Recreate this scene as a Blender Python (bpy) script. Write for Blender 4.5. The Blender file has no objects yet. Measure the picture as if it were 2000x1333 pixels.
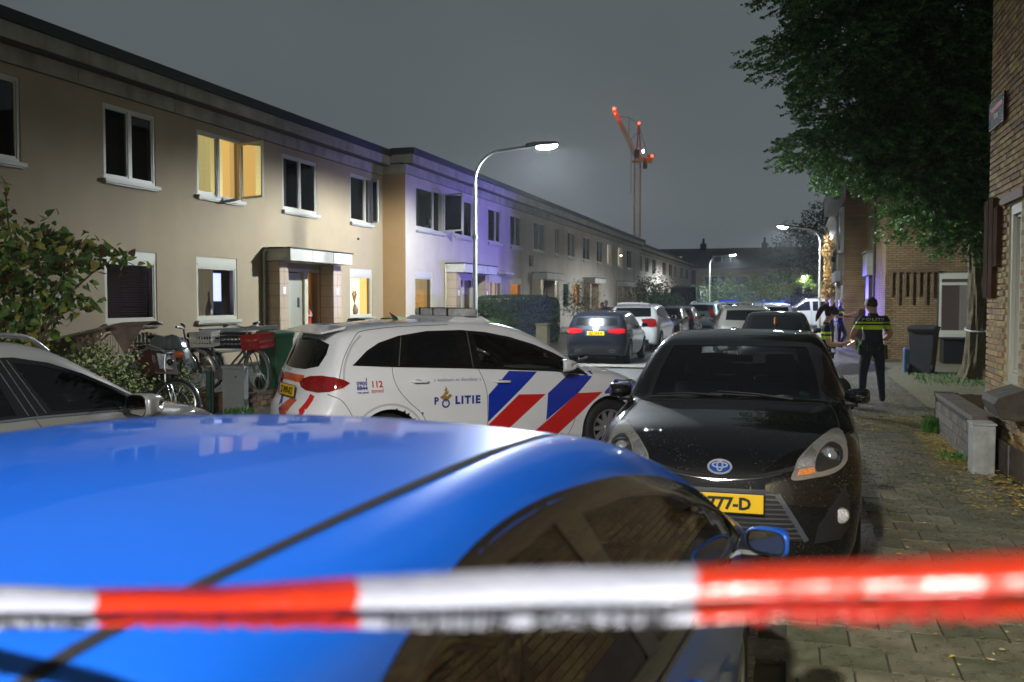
import bpy, bmesh, math, random
import numpy as np
from mathutils import Vector, Matrix
from mathutils.geometry import delaunay_2d_cdt
PI = math.pi
R_ = math.radians
random.seed(7)
SC = bpy.context.scene
COL = SC.collection
# ---------------------------------------------------------------- camera, sky, exposure
cam_d = bpy.data.cameras.new('camera')
cam_d.sensor_width = 36.0
cam_d.lens = 36.0 * 1850 / 2000
cam_d.clip_start = 0.05
cam_d.clip_end = 3000
cam_d.dof.use_dof = True
cam_d.dof.focus_distance = 9.0
cam_d.dof.aperture_fstop = 3.1
cam_o = bpy.data.objects.new('camera', cam_d)
COL.objects.link(cam_o)
cam_o.location = (0, 0, 1.8)
cam_o.rotation_euler = (R_(90 - 2.4916), 0, R_(16.5423))
SC.camera = cam_o
W = bpy.data.worlds.new('World')
SC.world = W
W.use_nodes = True
wn = W.node_tree.nodes
wl = W.node_tree.links
wn.clear()
w_out = wn.new('ShaderNodeOutputWorld')
w_bg = wn.new('ShaderNodeBackground')
w_tc = wn.new('ShaderNodeTexCoord')
w_sep = wn.new('ShaderNodeSeparateXYZ')
w_rp = wn.new('ShaderNodeValToRGB')
w_no = wn.new('ShaderNodeTexNoise')
w_no.inputs['Scale'].default_value = 1.6
w_no.inputs['Detail'].default_value = 3
w_mx = wn.new('ShaderNodeMix')
w_mx.data_type = 'RGBA'
w_mx.blend_type = 'MULTIPLY'
w_mx.inputs[0].default_value = 0.75
wl.new(w_tc.outputs['Generated'], w_sep.inputs[0])
wl.new(w_tc.outputs['Generated'], w_no.inputs['Vector'])
wl.new(w_sep.outputs[2], w_rp.inputs[0])
e = w_rp.color_ramp.elements
e[0].position = 0.0
e[0].color = (0.118, 0.135, 0.150, 1)
e[1].position = 0.55
e[1].color = (0.056, 0.066, 0.070, 1)
m_ = w_rp.color_ramp.elements.new(0.18)
m_.color = (0.088, 0.102, 0.108, 1)
wl.new(w_rp.outputs[0], w_mx.inputs[6])
wl.new(w_no.outputs['Fac'], w_mx.inputs[7])
wl.new(w_mx.outputs[2], w_bg.inputs[0])
w_bg.inputs[1].default_value = 1.85
wl.new(w_bg.outputs[0], w_out.inputs[0])
SC.view_settings.view_transform = 'Standard'
SC.view_settings.look = 'None'
SC.view_settings.exposure = 0.12
SC.view_settings.gamma = 1.0
SC.view_settings.use_curve_mapping = False
SC.render.engine = 'CYCLES'
cy = SC.cycles
cy.use_denoising = True
try: cy.denoiser = 'OPENIMAGEDENOISE'
except Exception: pass
cy.max_bounces = 7
cy.diffuse_bounces = 3
cy.glossy_bounces = 3
cy.transmission_bounces = 6
cy.transparent_max_bounces = 12
cy.sample_clamp_indirect = 4.0
cy.sample_clamp_direct = 0.0
cy.caustics_reflective = False
cy.caustics_refractive = False
cy.use_light_tree = True
# ---------------------------------------------------------------- helpers
def link(o, parent=None):
 COL.objects.link(o)
 if parent is not None: o.parent = parent
 return o
def tag(o, label=None, cat=None, group=None, kind=None):
 if label: o['label'] = label
 if cat: o['category'] = cat
 if group: o['group'] = group
 if kind: o['kind'] = kind
 return o
def empty(name, loc=(0, 0, 0), rz=0.0, label=None, cat=None, group=None, kind=None, parent=None):
 o = bpy.data.objects.new(name, None)
 o.empty_display_size = 0.1
 link(o, parent)
 o.location = loc
 o.rotation_euler = (0, 0, rz)
 return tag(o, label, cat, group, kind)
def copy_tree(o, parent=None):
 c = o.copy()
 COL.objects.link(c)
 c.parent = parent
 for ch in list(o.children): copy_tree(ch, c)
 return c
class MB:
 """mesh builder: collects pieces, then links them as one object"""
 def __init__(s):
  s.v = []; s.f = []; s.mi = []
 def add(s, vs, fs, mi=0):
  b = len(s.v)
  s.v += [tuple(p) for p in vs]
  s.f += [tuple(i + b for i in f) for f in fs]
  s.mi += [mi] * len(fs)
  return s
 def box(s, x0, x1, y0, y1, z0, z1, mi=0, M=None):
  vs = [(x0, y0, z0), (x1, y0, z0), (x1, y1, z0), (x0, y1, z0), (x0, y0, z1), (x1, y0, z1), (x1, y1, z1), (x0, y1, z1)]
  if M is not None: vs = [M @ Vector(p) for p in vs]
  fs = [(0, 3, 2, 1), (4, 5, 6, 7), (0, 1, 5, 4), (1, 2, 6, 5), (2, 3, 7, 6), (3, 0, 4, 7)]
  return s.add(vs, fs, mi)
 def cbox(s, c, d, mi=0, M=None):
  return s.box(c[0] - d[0] / 2, c[0] + d[0] / 2, c[1] - d[1] / 2, c[1] + d[1] / 2, c[2] - d[2] / 2, c[2] + d[2] / 2, mi, M)
 def tube(s, pts, r, n=8, mi=0, cap=True, closed=False):
  pts = [Vector(p) for p in pts]
  m = len(pts)
  rr = r if hasattr(r, '__len__') else [r] * m
  vs = []; fs = []
  up = Vector((0, 0, 1))
  prev = None
  for i, p in enumerate(pts):
   if closed: t = pts[(i + 1) % m] - pts[i - 1]
   else: t = pts[min(i + 1, m - 1)] - pts[max(i - 1, 0)]
   if t.length < 1e-9: t = Vector((0, 0, 1))
   t.normalize()
   if prev is None:
    a = up.cross(t)
    if a.length < 1e-3: a = Vector((1, 0, 0)).cross(t)
   else:
    a = prev - t * prev.dot(t)
    if a.length < 1e-4: a = up.cross(t)
   a.normalize(); prev = a
   b = t.cross(a)
   for k in range(n):
    an = 2 * PI * k / n
    vs.append(p + (a * math.cos(an) + b * math.sin(an)) * rr[i])
  last = m if closed else m - 1
  for i in range(last):
   for k in range(n):
    j = (i + 1) % m
    fs.append((i * n + k, i * n + (k + 1) % n, j * n + (k + 1) % n, j * n + k))
  if cap and not closed:
   fs.append(tuple(range(n - 1, -1, -1)))
   fs.append(tuple((m - 1) * n + k for k in range(n)))
  return s.add(vs, fs, mi)
 def lathe(s, prof, c=(0, 0, 0), n=20, mi=0, axis='z'):
  vs = []; fs = []
  for (r, h) in prof:
   for k in range(n):
    a = 2 * PI * k / n
    u, w = r * math.cos(a), r * math.sin(a)
    if axis == 'z': p = (c[0] + u, c[1] + w, c[2] + h)
    elif axis == 'y': p = (c[0] + u, c[1] + h, c[2] + w)
    else: p = (c[0] + h, c[1] + u, c[2] + w)
    vs.append(p)
  m = len(prof)
  for i in range(m - 1):
   for k in range(n):
    fs.append((i * n + k, i * n + (k + 1) % n, (i + 1) * n + (k + 1) % n, (i + 1) * n + k))
  fs.append(tuple(range(n))); fs.append(tuple((m - 1) * n + k for k in range(n - 1, -1, -1)))
  return s.add(vs, fs, mi)
 def prism(s, poly, a0, a1, axis='y', mi=0):
  """2D polygon extruded along an axis between a0 and a1"""
  def P(u, w, a):
   return {'y': (u, a, w), 'x': (a, u, w), 'z': (u, w, a)}[axis]
  n = len(poly)
  vs = [P(u, w, a0) for u, w in poly] + [P(u, w, a1) for u, w in poly]
  fs = [tuple(range(n)), tuple(range(2 * n - 1, n - 1, -1))]
  fs += [(i, n + i, n + (i + 1) % n, (i + 1) % n) for i in range(n)]
  return s.add(vs, fs, mi)
 def blob(s, c, r, n=8, mi=0, M=None):
  vs = []; fs = []
  for i in range(n + 1):
   ph = PI * i / n
   for k in range(n * 2):
    th = PI * k / n
    p = Vector((r[0] * math.sin(ph) * math.cos(th), r[1] * math.sin(ph) * math.sin(th), r[2] * math.cos(ph)))
    if M is not None: p = M @ p
    vs.append((c[0] + p[0], c[1] + p[1], c[2] + p[2]))
  w = n * 2
  for i in range(n):
   for k in range(w):
    fs.append((i * w + k, (i + 1) * w + k, (i + 1) * w + (k + 1) % w, i * w + (k + 1) % w))
  return s.add(vs, fs, mi)
 def mesh(s, name, mats, smooth=False, fix=True):
  me = bpy.data.meshes.new(name)
  me.from_pydata(s.v, [], s.f)
  if not isinstance(mats, (list, tuple)): mats = [mats]
  for m in mats: me.materials.append(m)
  if len(mats) > 1: me.polygons.foreach_set('material_index', s.mi)
  if fix and len(s.f) < 200000:
   bm = bmesh.new(); bm.from_mesh(me)
   bmesh.ops.recalc_face_normals(bm, faces=bm.faces)
   bm.to_mesh(me); bm.free()
  if smooth:
   me.polygons.foreach_set('use_smooth', [True] * len(me.polygons))
   if smooth != 'all':
    try: me.set_sharp_from_angle(angle=R_(35))
    except Exception: pass
  me.update()
  return me
 def build(s, name, mats, parent=None, smooth=False, loc=None, rz=None, bevel=0, fix=True, **kw):
  o = bpy.data.objects.new(name, s.mesh(name, mats, smooth, fix))
  link(o, parent)
  if loc is not None: o.location = loc
  if rz is not None: o.rotation_euler = (0, 0, rz)
  if bevel:
   b = o.modifiers.new('bevel', 'BEVEL'); b.width = bevel; b.segments = 2; b.limit_method = 'ANGLE'; b.angle_limit = R_(40)
  return tag(o, **kw)
# ---------------------------------------------------------------- materials
MATS = {}
def mat(name, col=(0.5, 0.5, 0.5), rough=0.6, metal=0.0, coat=0.0, spec=0.5, emit=None, estr=0.0, alpha=1.0, trans=0.0,
  vary=0.0, vscale=6.0, bump=0.0, bscale=60.0, wet=0.0, wscale=160.0, lining=None, drop_glint=0.0, coord='Object', rough_vary=0.0, grime=None):
 if name in MATS: return MATS[name]
 m = bpy.data.materials.new(name); MATS[name] = m
 m.use_nodes = True
 nt = m.node_tree; N = nt.nodes; L = nt.links
 b = N['Principled BSDF']
 b.inputs['Base Color'].default_value = (*col, 1)
 b.inputs['Roughness'].default_value = rough
 b.inputs['Metallic'].default_value = metal
 b.inputs['Specular IOR Level'].default_value = spec
 b.inputs['Coat Weight'].default_value = coat
 b.inputs['Coat Roughness'].default_value = 0.03
 b.inputs['Transmission Weight'].default_value = trans
 b.inputs['Alpha'].default_value = alpha
 if emit:
  b.inputs['Emission Color'].default_value = (*emit, 1)
  b.inputs['Emission Strength'].default_value = estr
 tc = N.new('ShaderNodeTexCoord')
 colout = None
 if vary > 0:
  no = N.new('ShaderNodeTexNoise'); no.inputs['Scale'].default_value = vscale; no.inputs['Detail'].default_value = 6
  no.inputs['Roughness'].default_value = 0.65
  L.new(tc.outputs[coord], no.inputs['Vector'])
  rp = N.new('ShaderNodeMapRange'); rp.inputs[1].default_value = 0.3; rp.inputs[2].default_value = 0.7
  rp.inputs[3].default_value = 1 - vary; rp.inputs[4].default_value = 1 + vary
  L.new(no.outputs['Fac'], rp.inputs[0])
  hs = N.new('ShaderNodeHueSaturation'); hs.inputs['Color'].default_value = (*col, 1)
  L.new(rp.outputs[0], hs.inputs['Value'])
  colout = hs.outputs[0]
  if grime:
   n2 = N.new('ShaderNodeTexNoise'); n2.inputs['Scale'].default_value = grime[1]; n2.inputs['Detail'].default_value = 8
   mp = N.new('ShaderNodeMapping'); mp.inputs['Scale'].default_value = grime[2]
   L.new(tc.outputs[coord], mp.inputs[0]); L.new(mp.outputs[0], n2.inputs['Vector'])
   r2 = N.new('ShaderNodeMapRange'); r2.inputs[1].default_value = 0.48; r2.inputs[2].default_value = 0.72
   L.new(n2.outputs['Fac'], r2.inputs[0])
   r2.inputs[4].default_value = grime[3]
   mm = N.new('ShaderNodeMix'); mm.data_type = 'RGBA'; mm.inputs[7].default_value = (*grime[0], 1)
   L.new(r2.outputs[0], mm.inputs[0]); L.new(colout, mm.inputs[6]); colout = mm.outputs[2]
  if rough_vary:
   r3 = N.new('ShaderNodeMapRange'); r3.inputs[1].default_value = 0.3; r3.inputs[2].default_value = 0.7
   r3.inputs[3].default_value = max(0.02, rough - rough_vary); r3.inputs[4].default_value = min(1, rough + rough_vary)
   L.new(no.outputs['Fac'], r3.inputs[0]); L.new(r3.outputs[0], b.inputs['Roughness'])
  L.new(colout, b.inputs['Base Color'])
 if lining:
  g = N.new('ShaderNodeNewGeometry')
  mm = N.new('ShaderNodeMix'); mm.data_type = 'RGBA'
  L.new(g.outputs['Backfacing'], mm.inputs[0]); mm.inputs[6].default_value = (*col, 1); mm.inputs[7].default_value = (*lining, 1)
  if colout: L.new(colout, mm.inputs[6])
  L.new(mm.outputs[2], b.inputs['Base Color'])
  ml = N.new('ShaderNodeMath'); ml.operation = 'MULTIPLY_ADD'; ml.inputs[1].default_value = -coat; ml.inputs[2].default_value = coat
  L.new(g.outputs['Backfacing'], ml.inputs[0]); L.new(ml.outputs[0], b.inputs['Coat Weight'])
  ml = N.new('ShaderNodeMath'); ml.operation = 'MULTIPLY_ADD'; ml.inputs[1].default_value = -metal; ml.inputs[2].default_value = metal
  L.new(g.outputs['Backfacing'], ml.inputs[0]); L.new(ml.outputs[0], b.inputs['Metallic'])
 if bump > 0:
  n3 = N.new('ShaderNodeTexNoise'); n3.inputs['Scale'].default_value = bscale; n3.inputs['Detail'].default_value = 5
  L.new(tc.outputs[coord], n3.inputs['Vector'])
  bp = N.new('ShaderNodeBump'); bp.inputs['Strength'].default_value = bump; bp.inputs['Distance'].default_value = 0.01
  L.new(n3.outputs['Fac'], bp.inputs['Height']); L.new(bp.outputs[0], b.inputs['Normal'])
 if wet > 0:
  vo = N.new('ShaderNodeTexVoronoi'); vo.inputs['Scale'].default_value = wscale; vo.inputs['Randomness'].default_value = 1
  L.new(tc.outputs['Object'], vo.inputs['Vector'])
  sz = N.new('ShaderNodeSeparateColor'); L.new(vo.outputs['Color'], sz.inputs[0])
  rad = N.new('ShaderNodeMapRange'); rad.inputs[1].default_value = 1 - wet; rad.inputs[2].default_value = 1.0
  rad.inputs[3].default_value = 0.0; rad.inputs[4].default_value = 0.42
  L.new(sz.outputs[0], rad.inputs[0])
  pn = N.new('ShaderNodeTexNoise'); pn.inputs['Scale'].default_value = 3.2; pn.inputs['Detail'].default_value = 4; L.new(tc.outputs['Object'], pn.inputs[0])
  pm = N.new('ShaderNodeMapRange'); pm.inputs[1].default_value = 0.42; pm.inputs[2].default_value = 0.62; pm.inputs[3].default_value = 0.45; L.new(pn.outputs['Fac'], pm.inputs[0])
  rm_ = N.new('ShaderNodeMath'); rm_.operation = 'MULTIPLY'; L.new(rad.outputs[0], rm_.inputs[0]); L.new(pm.outputs[0], rm_.inputs[1])
  sb = N.new('ShaderNodeMath'); sb.operation = 'SUBTRACT'; L.new(rm_.outputs[0], sb.inputs[0]); L.new(vo.outputs['Distance'], sb.inputs[1])
  mx = N.new('ShaderNodeMath'); mx.operation = 'MAXIMUM'; mx.inputs[1].default_value = 0; L.new(sb.outputs[0], mx.inputs[0])
  sq = N.new('ShaderNodeMath'); sq.operation = 'POWER'; sq.inputs[1].default_value = 0.5; L.new(mx.outputs[0], sq.inputs[0])
  bp = N.new('ShaderNodeBump'); bp.inputs['Strength'].default_value = 1.0; bp.inputs['Distance'].default_value = 0.55 / wscale
  L.new(sq.outputs[0], bp.inputs['Height'])
  L.new(bp.outputs[0], b.inputs['Coat Normal'])
  if drop_glint:
   gt = N.new('ShaderNodeMath'); gt.operation = 'GREATER_THAN'; gt.inputs[1].default_value = 0.06; L.new(sb.outputs[0], gt.inputs[0])
   dm = N.new('ShaderNodeMix'); dm.data_type = 'RGBA'; L.new(gt.outputs[0], dm.inputs[0]); dm.inputs[6].default_value = (*col, 1); dm.inputs[7].default_value = (drop_glint, drop_glint * 1.05, drop_glint * 1.1, 1)  # pale drop colour stands in for light glinting in the water
   pv = b.inputs['Base Color'].links[0].from_socket if b.inputs['Base Color'].is_linked else None
   if pv: L.new(pv, dm.inputs[6])
   L.new(dm.outputs[2], b.inputs['Base Color'])
  if trans > 0 or metal > 0 or coat == 0: L.new(bp.outputs[0], b.inputs['Normal'])
 return m
def glass(name, tint=(0.55, 0.6, 0.6), refl=0.9, wet=0.0, wscale=160, alpha=0.35):
 """thin window glass: reflects, lets the room or cabin show through"""
 if name in MATS: return MATS[name]
 m = bpy.data.materials.new(name); MATS[name] = m
 m.use_nodes = True
 nt = m.node_tree; N = nt.nodes; L = nt.links; N.clear()
 out = N.new('ShaderNodeOutputMaterial'); mx = N.new('ShaderNodeMixShader')
 tr = N.new('ShaderNodeBsdfTransparent'); tr.inputs[0].default_value = (*tint, 1)
 gl = N.new('ShaderNodeBsdfGlossy'); gl.inputs['Roughness'].default_value = 0.015; gl.inputs['Color'].default_value = (refl, refl, refl, 1)
 fr = N.new('ShaderNodeFresnel'); fr.inputs[0].default_value = 1.6
 L.new(fr.outputs[0], mx.inputs[0]); L.new(tr.outputs[0], mx.inputs[1]); L.new(gl.outputs[0], mx.inputs[2]); L.new(mx.outputs[0], out.inputs[0])
 if wet > 0:
  tc = N.new('ShaderNodeTexCoord')
  vo = N.new('ShaderNodeTexVoronoi'); vo.inputs['Scale'].default_value = wscale
  L.new(tc.outputs['Object'], vo.inputs['Vector'])
  sz = N.new('ShaderNodeSeparateColor'); L.new(vo.outputs['Color'], sz.inputs[0])
  rad = N.new('ShaderNodeMapRange'); rad.inputs[1].default_value = 1 - wet; rad.inputs[2].default_value = 1.0
  rad.inputs[3].default_value = 0.0; rad.inputs[4].default_value = 0.42
  L.new(sz.outputs[0], rad.inputs[0])
  sb = N.new('ShaderNodeMath'); sb.operation = 'SUBTRACT'; L.new(rad.outputs[0], sb.inputs[0]); L.new(vo.outputs['Distance'], sb.inputs[1])
  ma = N.new('ShaderNodeMath'); ma.operation = 'MAXIMUM'; ma.inputs[1].default_value = 0; L.new(sb.outputs[0], ma.inputs[0])
  sq = N.new('ShaderNodeMath'); sq.operation = 'POWER'; sq.inputs[1].default_value = 0.5; L.new(ma.outputs[0], sq.inputs[0])
  bp = N.new('ShaderNodeBump'); bp.inputs['Distance'].default_value = 0.6 / wscale
  L.new(sq.outputs[0], bp.inputs['Height'])
  st = N.new('ShaderNodeMath'); st.operation = 'GREATER_THAN'; st.inputs[1].default_value = 0.001; L.new(sb.outputs[0], st.inputs[0])
  dr = N.new('ShaderNodeBsdfPrincipled'); dr.inputs['Base Color'].default_value = (0.8, 0.85, 0.88, 1); dr.inputs['Roughness'].default_value = 0.08
  dr.inputs['Alpha'].default_value = 0.55; L.new(bp.outputs[0], dr.inputs['Normal'])
  dr.inputs['Base Color'].default_value = (0.12, 0.13, 0.14, 1); dr.inputs['Specular IOR Level'].default_value = 1.0
  m2 = N.new('ShaderNodeMixShader'); L.new(st.outputs[0], m2.inputs[0]); L.new(mx.outputs[0], m2.inputs[1]); L.new(dr.outputs[0], m2.inputs[2])
  L.new(m2.outputs[0], out.inputs[0])
 return m
def rubber(): return mat('rubber', (0.012, 0.012, 0.013), 0.7, vary=0.3, vscale=20)
def black(): return mat('black_plastic', (0.012, 0.012, 0.013), 0.38, spec=0.5)
def text_mesh(s, size=1.0, sx=1.0, bold=0.0, res=2, space=1.0):
 """2D outline of a word as (points, triangles), baseline at 0, centred on x"""
 cu = bpy.data.curves.new('t', 'FONT'); cu.body = s; cu.size = size; cu.resolution_u = res
 cu.offset = bold; cu.space_character = space; cu.align_x = 'CENTER'
 o = bpy.data.objects.new('t', cu); COL.objects.link(o)
 dg = bpy.context.evaluated_depsgraph_get()
 me = bpy.data.meshes.new_from_object(o.evaluated_get(dg))
 P = [(v.co.x * sx, v.co.y) for v in me.vertices]
 F = [tuple(p.vertices) for p in me.polygons]
 bpy.data.objects.remove(o); bpy.data.curves.remove(cu); bpy.data.meshes.remove(me)
 return P, F
# ---------------------------------------------------------------- car surface: one smooth implicit shell per car
def catmull(pts, n=6, closed=True):
 P = [np.array(p, float) for p in pts]; m = len(P); out = []
 rng = range(m) if closed else range(m - 1)
 for i in rng:
  p0 = P[(i - 1) % m] if closed or i > 0 else P[i]
  p1 = P[i]; p2 = P[(i + 1) % m]
  p3 = P[(i + 2) % m] if closed or i + 2 < m else p2
  d = np.linalg.norm(p2 - p1); k = n if d > 0.05 else 2
  for j in range(k):
   t = j / k
   m1 = (p2 - p0) * 0.5; m2 = (p3 - p1) * 0.5
   l1 = np.linalg.norm(m1); l2 = np.linalg.norm(m2)
   if l1 > d: m1 = m1 * d / l1
   if l2 > d: m2 = m2 * d / l2
   out.append((2*t**3 - 3*t**2 + 1) * p1 + (t**3 - 2*t**2 + t) * m1 + (-2*t**3 + 3*t**2) * p2 + (t**3 - t**2) * m2)
 if not closed: out.append(P[-1])
 return [tuple(p) for p in out]
def inside(px, pz, poly):
 poly = np.asarray(poly); c = np.zeros(px.shape, bool); n = len(poly)
 for i in range(n):
  x1, y1 = poly[i]; x2, y2 = poly[(i + 1) % n]
  m = (y1 > pz) != (y2 > pz)
  if y1 != y2: c ^= m & (px < (x2 - x1) * (pz - y1) / (y2 - y1) + x1)
 return c
def nearest_on(px, pz, poly):
 poly = np.asarray(poly); n = len(poly); bd = np.full(px.shape, 1e9); bx = px.copy(); bz = pz.copy()
 for i in range(n):
  a = poly[i]; b = poly[(i + 1) % n]; d = b - a; L = d @ d
  if L < 1e-12: continue
  t = np.clip(((px - a[0]) * d[0] + (pz - a[1]) * d[1]) / L, 0, 1)
  qx = a[0] + t * d[0]; qz = a[1] + t * d[1]; dd = (px - qx)**2 + (pz - qz)**2
  m = dd < bd; bd[m] = dd[m]; bx[m] = qx[m]; bz[m] = qz[m]
 return np.sqrt(bd), bx, bz
def inset(poly, d):
 """shrink a closed 2D polygon by d (grow if negative)"""
 P = np.asarray(poly, float); n = len(P)
 A = 0.5 * sum(P[i][0] * P[(i + 1) % n][1] - P[(i + 1) % n][0] * P[i][1] for i in range(n))
 s = 1 if A > 0 else -1; out = []
 for i in range(n):
  a = P[i] - P[i - 1]; b = P[(i + 1) % n] - P[i]
  na = np.array([-a[1], a[0]]) / (np.linalg.norm(a) + 1e-9); nb = np.array([-b[1], b[0]]) / (np.linalg.norm(b) + 1e-9)
  q = na + nb; l = np.linalg.norm(q)
  if l < 1e-6: out.append(tuple(P[i])); continue
  q /= l; c = max(0.45, q @ na)
  out.append(tuple(P[i] + s * q * d / c))
 return out
class Shell:
 H = 0.012
 def __init__(s, side, hw, tumble, plan, crown=0.05, bow=(0.16, 0.10), k=0.09, zc=0.55, blur=3):
  poly = catmull(side, 6)
  xs = [p[0] for p in poly]; zs = [p[1] for p in poly]
  s.x0, s.x1, s.z0, s.z1 = min(xs), max(xs), min(zs), max(zs)
  s.poly = poly; s.hw = hw; s.k = k; s.crown = crown; s.bow = bow; s.zc = zc
  s.tz = [t[0] for t in tumble]; s.tw = [t[1] for t in tumble]
  s.px = [t[0] for t in plan]; s.pw = [t[1] for t in plan]
  h = s.H; s.gx0 = s.x0 - 0.4; s.gz0 = s.z0 - 0.4
  nx = int((s.x1 - s.x0 + 0.8) / h) + 2; nz = int((s.z1 - s.z0 + 0.8) / h) + 2
  gx, gz = np.meshgrid(s.gx0 + np.arange(nx) * h, s.gz0 + np.arange(nz) * h, indexing='ij')
  d, _, _ = nearest_on(gx.ravel(), gz.ravel(), poly)
  sg = np.where(inside(gx.ravel(), gz.ravel(), poly), -1, 1)
  G = (d * sg).reshape(nx, nz)
  for _ in range(blur):
   for ax in (0, 1):
    Q = np.pad(G, [(2, 2) if a == ax else (0, 0) for a in (0, 1)], mode='edge')
    sl = lambda o: tuple(slice(o, o + G.shape[a]) if a == ax else slice(None) for a in (0, 1))
    G = (Q[sl(0)] + 4 * Q[sl(1)] + 6 * Q[sl(2)] + 4 * Q[sl(3)] + Q[sl(4)]) / 16
  s.G = G; s.nx = nx; s.nz = nz
  s.ttz = np.linspace(-0.2, 2.6, 561); T = np.interp(s.ttz, s.tz, s.tw)
  ker = np.hanning(25); ker /= ker.sum(); s.ttw = np.convolve(np.pad(T, 12, mode='edge'), ker, 'valid')
  s.ppx = np.linspace(-4, 4, 1601); Pq = np.interp(s.ppx, s.px, s.pw)
  ker = np.hanning(61); ker /= ker.sum(); s.ppw = np.convolve(np.pad(Pq, 30, mode='edge'), ker, 'valid')
 def side(s, x, z):
  u = np.clip((x - s.gx0) / s.H, 0, s.nx - 1.001); w = np.clip((z - s.gz0) / s.H, 0, s.nz - 1.001)
  i = u.astype(int); j = w.astype(int); a = u - i; b = w - j; G = s.G
  return (G[i, j] * (1 - a) + G[i + 1, j] * a) * (1 - b) + (G[i, j + 1] * (1 - a) + G[i + 1, j + 1] * a) * b
 def f(s, x, y, z):
  q = np.abs(y) / s.hw
  xm = 0.5 * (s.x0 + s.x1); hl = 0.5 * (s.x1 - s.x0)
  t = np.clip((x - xm) / hl, -1, 1)
  b = np.where(t > 0, s.bow[0], -s.bow[1]) * np.clip(np.abs(t) * 1.8, 0, 1)
  xx = x + b * q**2.6
  zz = z + s.crown * q**2
  a = s.side(xx, zz)
  wd = s.hw * np.interp(z, s.ttz, s.ttw) * np.interp(x, s.ppx, s.ppw)
  c = np.abs(y) - wd
  k = s.k; h = np.maximum(k - np.abs(a - c), 0) / k
  return np.maximum(a, c) + h * h * k * 0.25
 def grad(s, x, y, z, e=0.014):
  g = np.stack([s.f(x + e, y, z) - s.f(x - e, y, z), s.f(x, y + e, z) - s.f(x, y - e, z), s.f(x, y, z + e) - s.f(x, y, z - e)], -1)
  return g / (np.linalg.norm(g, axis=-1, keepdims=True) + 1e-9)
 def cast(s, o, d, t0, t1, n=26):
  """first crossing coming from outside (t1) towards t0; o + d*t"""
  lo = np.full(len(o), float(t0)); hi = np.full(len(o), float(t1))
  T = hi.copy(); done = np.zeros(len(o), bool); st = (hi - lo) / 60
  for _ in range(60):
   Tn = T - st; P = o + d * Tn[:, None]; v = s.f(P[:, 0], P[:, 1], P[:, 2])
   hit = (v <= 0) & ~done; lo[hit] = Tn[hit]; hi[hit] = T[hit]; done |= hit; T = np.where(done, T, Tn)
   if done.all(): break
  for _ in range(14):
   m = 0.5 * (lo + hi); P = o + d * m[:, None]; v = s.f(P[:, 0], P[:, 1], P[:, 2])
   inn = v <= 0; lo = np.where(inn, m, lo); hi = np.where(inn, hi, m)
  return o + d * (0.5 * (lo + hi))[:, None], done
 def proj(s, uv, view):
  """view: 'R' (right side, y<0), 'L', 'F', 'B', 'T'. uv = the two other coordinates"""
  uv = np.asarray(uv, float); n = len(uv); z = np.zeros(n)
  if not isinstance(view, tuple) and view in 'RL':
   sg = -1 if view == 'R' else 1
   return s.cast(np.stack([uv[:, 0], z, uv[:, 1]], -1), np.array([[0, sg, 0]]).repeat(n, 0).astype(float), 0, s.hw + 0.2)[0]
  if isinstance(view, tuple):  # slanting view: (base x, base y, angle)
   a = math.radians(view[2]); d = np.array([math.cos(a), math.sin(a), 0.0]); e_ = np.array([-math.sin(a), math.cos(a), 0.0])
   return s.cast(np.array([view[0], view[1], 0.0]) + uv[:, :1] * e_ + uv[:, 1:] * np.array([0, 0, 1.0]), d[None].repeat(n, 0), 0, 1.3)[0]
  if view in 'FB':
   sg = 1 if view == 'F' else -1; xm = 0.5 * (s.x0 + s.x1)
   return s.cast(np.stack([z + xm, uv[:, 0], uv[:, 1]], -1), np.array([[sg, 0, 0]]).repeat(n, 0).astype(float), 0, 0.5 * (s.x1 - s.x0) + 0.15)[0]
  return s.cast(np.stack([uv[:, 0], uv[:, 1], z + 0.3], -1), np.array([[0, 0, 1]]).repeat(n, 0).astype(float), 0, s.z1 + 0.1)[0]
 def body(s, nu=150, nt=180):
  m = 0.30
  xa = np.linspace(s.x0 + m, s.x1 - m, nu); nc = max(8, nu // 9)
  st = []
  for i in range(nc): st.append((s.x0 + m, -PI / 2 * (1 - i / nc)))
  for x in xa: st.append((x, 0.0))
  for i in range(1, nc + 1): st.append((s.x1 - m, PI / 2 * i / nc))
  st = np.array(st)
  th = 2 * PI * (np.arange(nt) + 0.5) / nt
  xo, tt = np.meshgrid(st[:, 0], th, indexing='ij'); ph = np.repeat(st[:, 1][:, None], nt, 1)
  d = np.stack([np.sin(ph), np.cos(ph) * np.cos(tt), np.cos(ph) * np.sin(tt)], -1).reshape(-1, 3)
  o = np.stack([xo, xo * 0, xo * 0 + s.zc], -1).reshape(-1, 3)
  P, ok = s.cast(o, d, 0, 2.0)
  ns = len(st)
  i, j = np.meshgrid(np.arange(ns - 1), np.arange(nt), indexing='ij'); i = i.ravel(); j = j.ravel(); j2 = (j + 1) % nt
  F = np.stack([i * nt + j, i * nt + j2, (i + 1) * nt + j2, (i + 1) * nt + j], -1)
  return P, F
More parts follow.
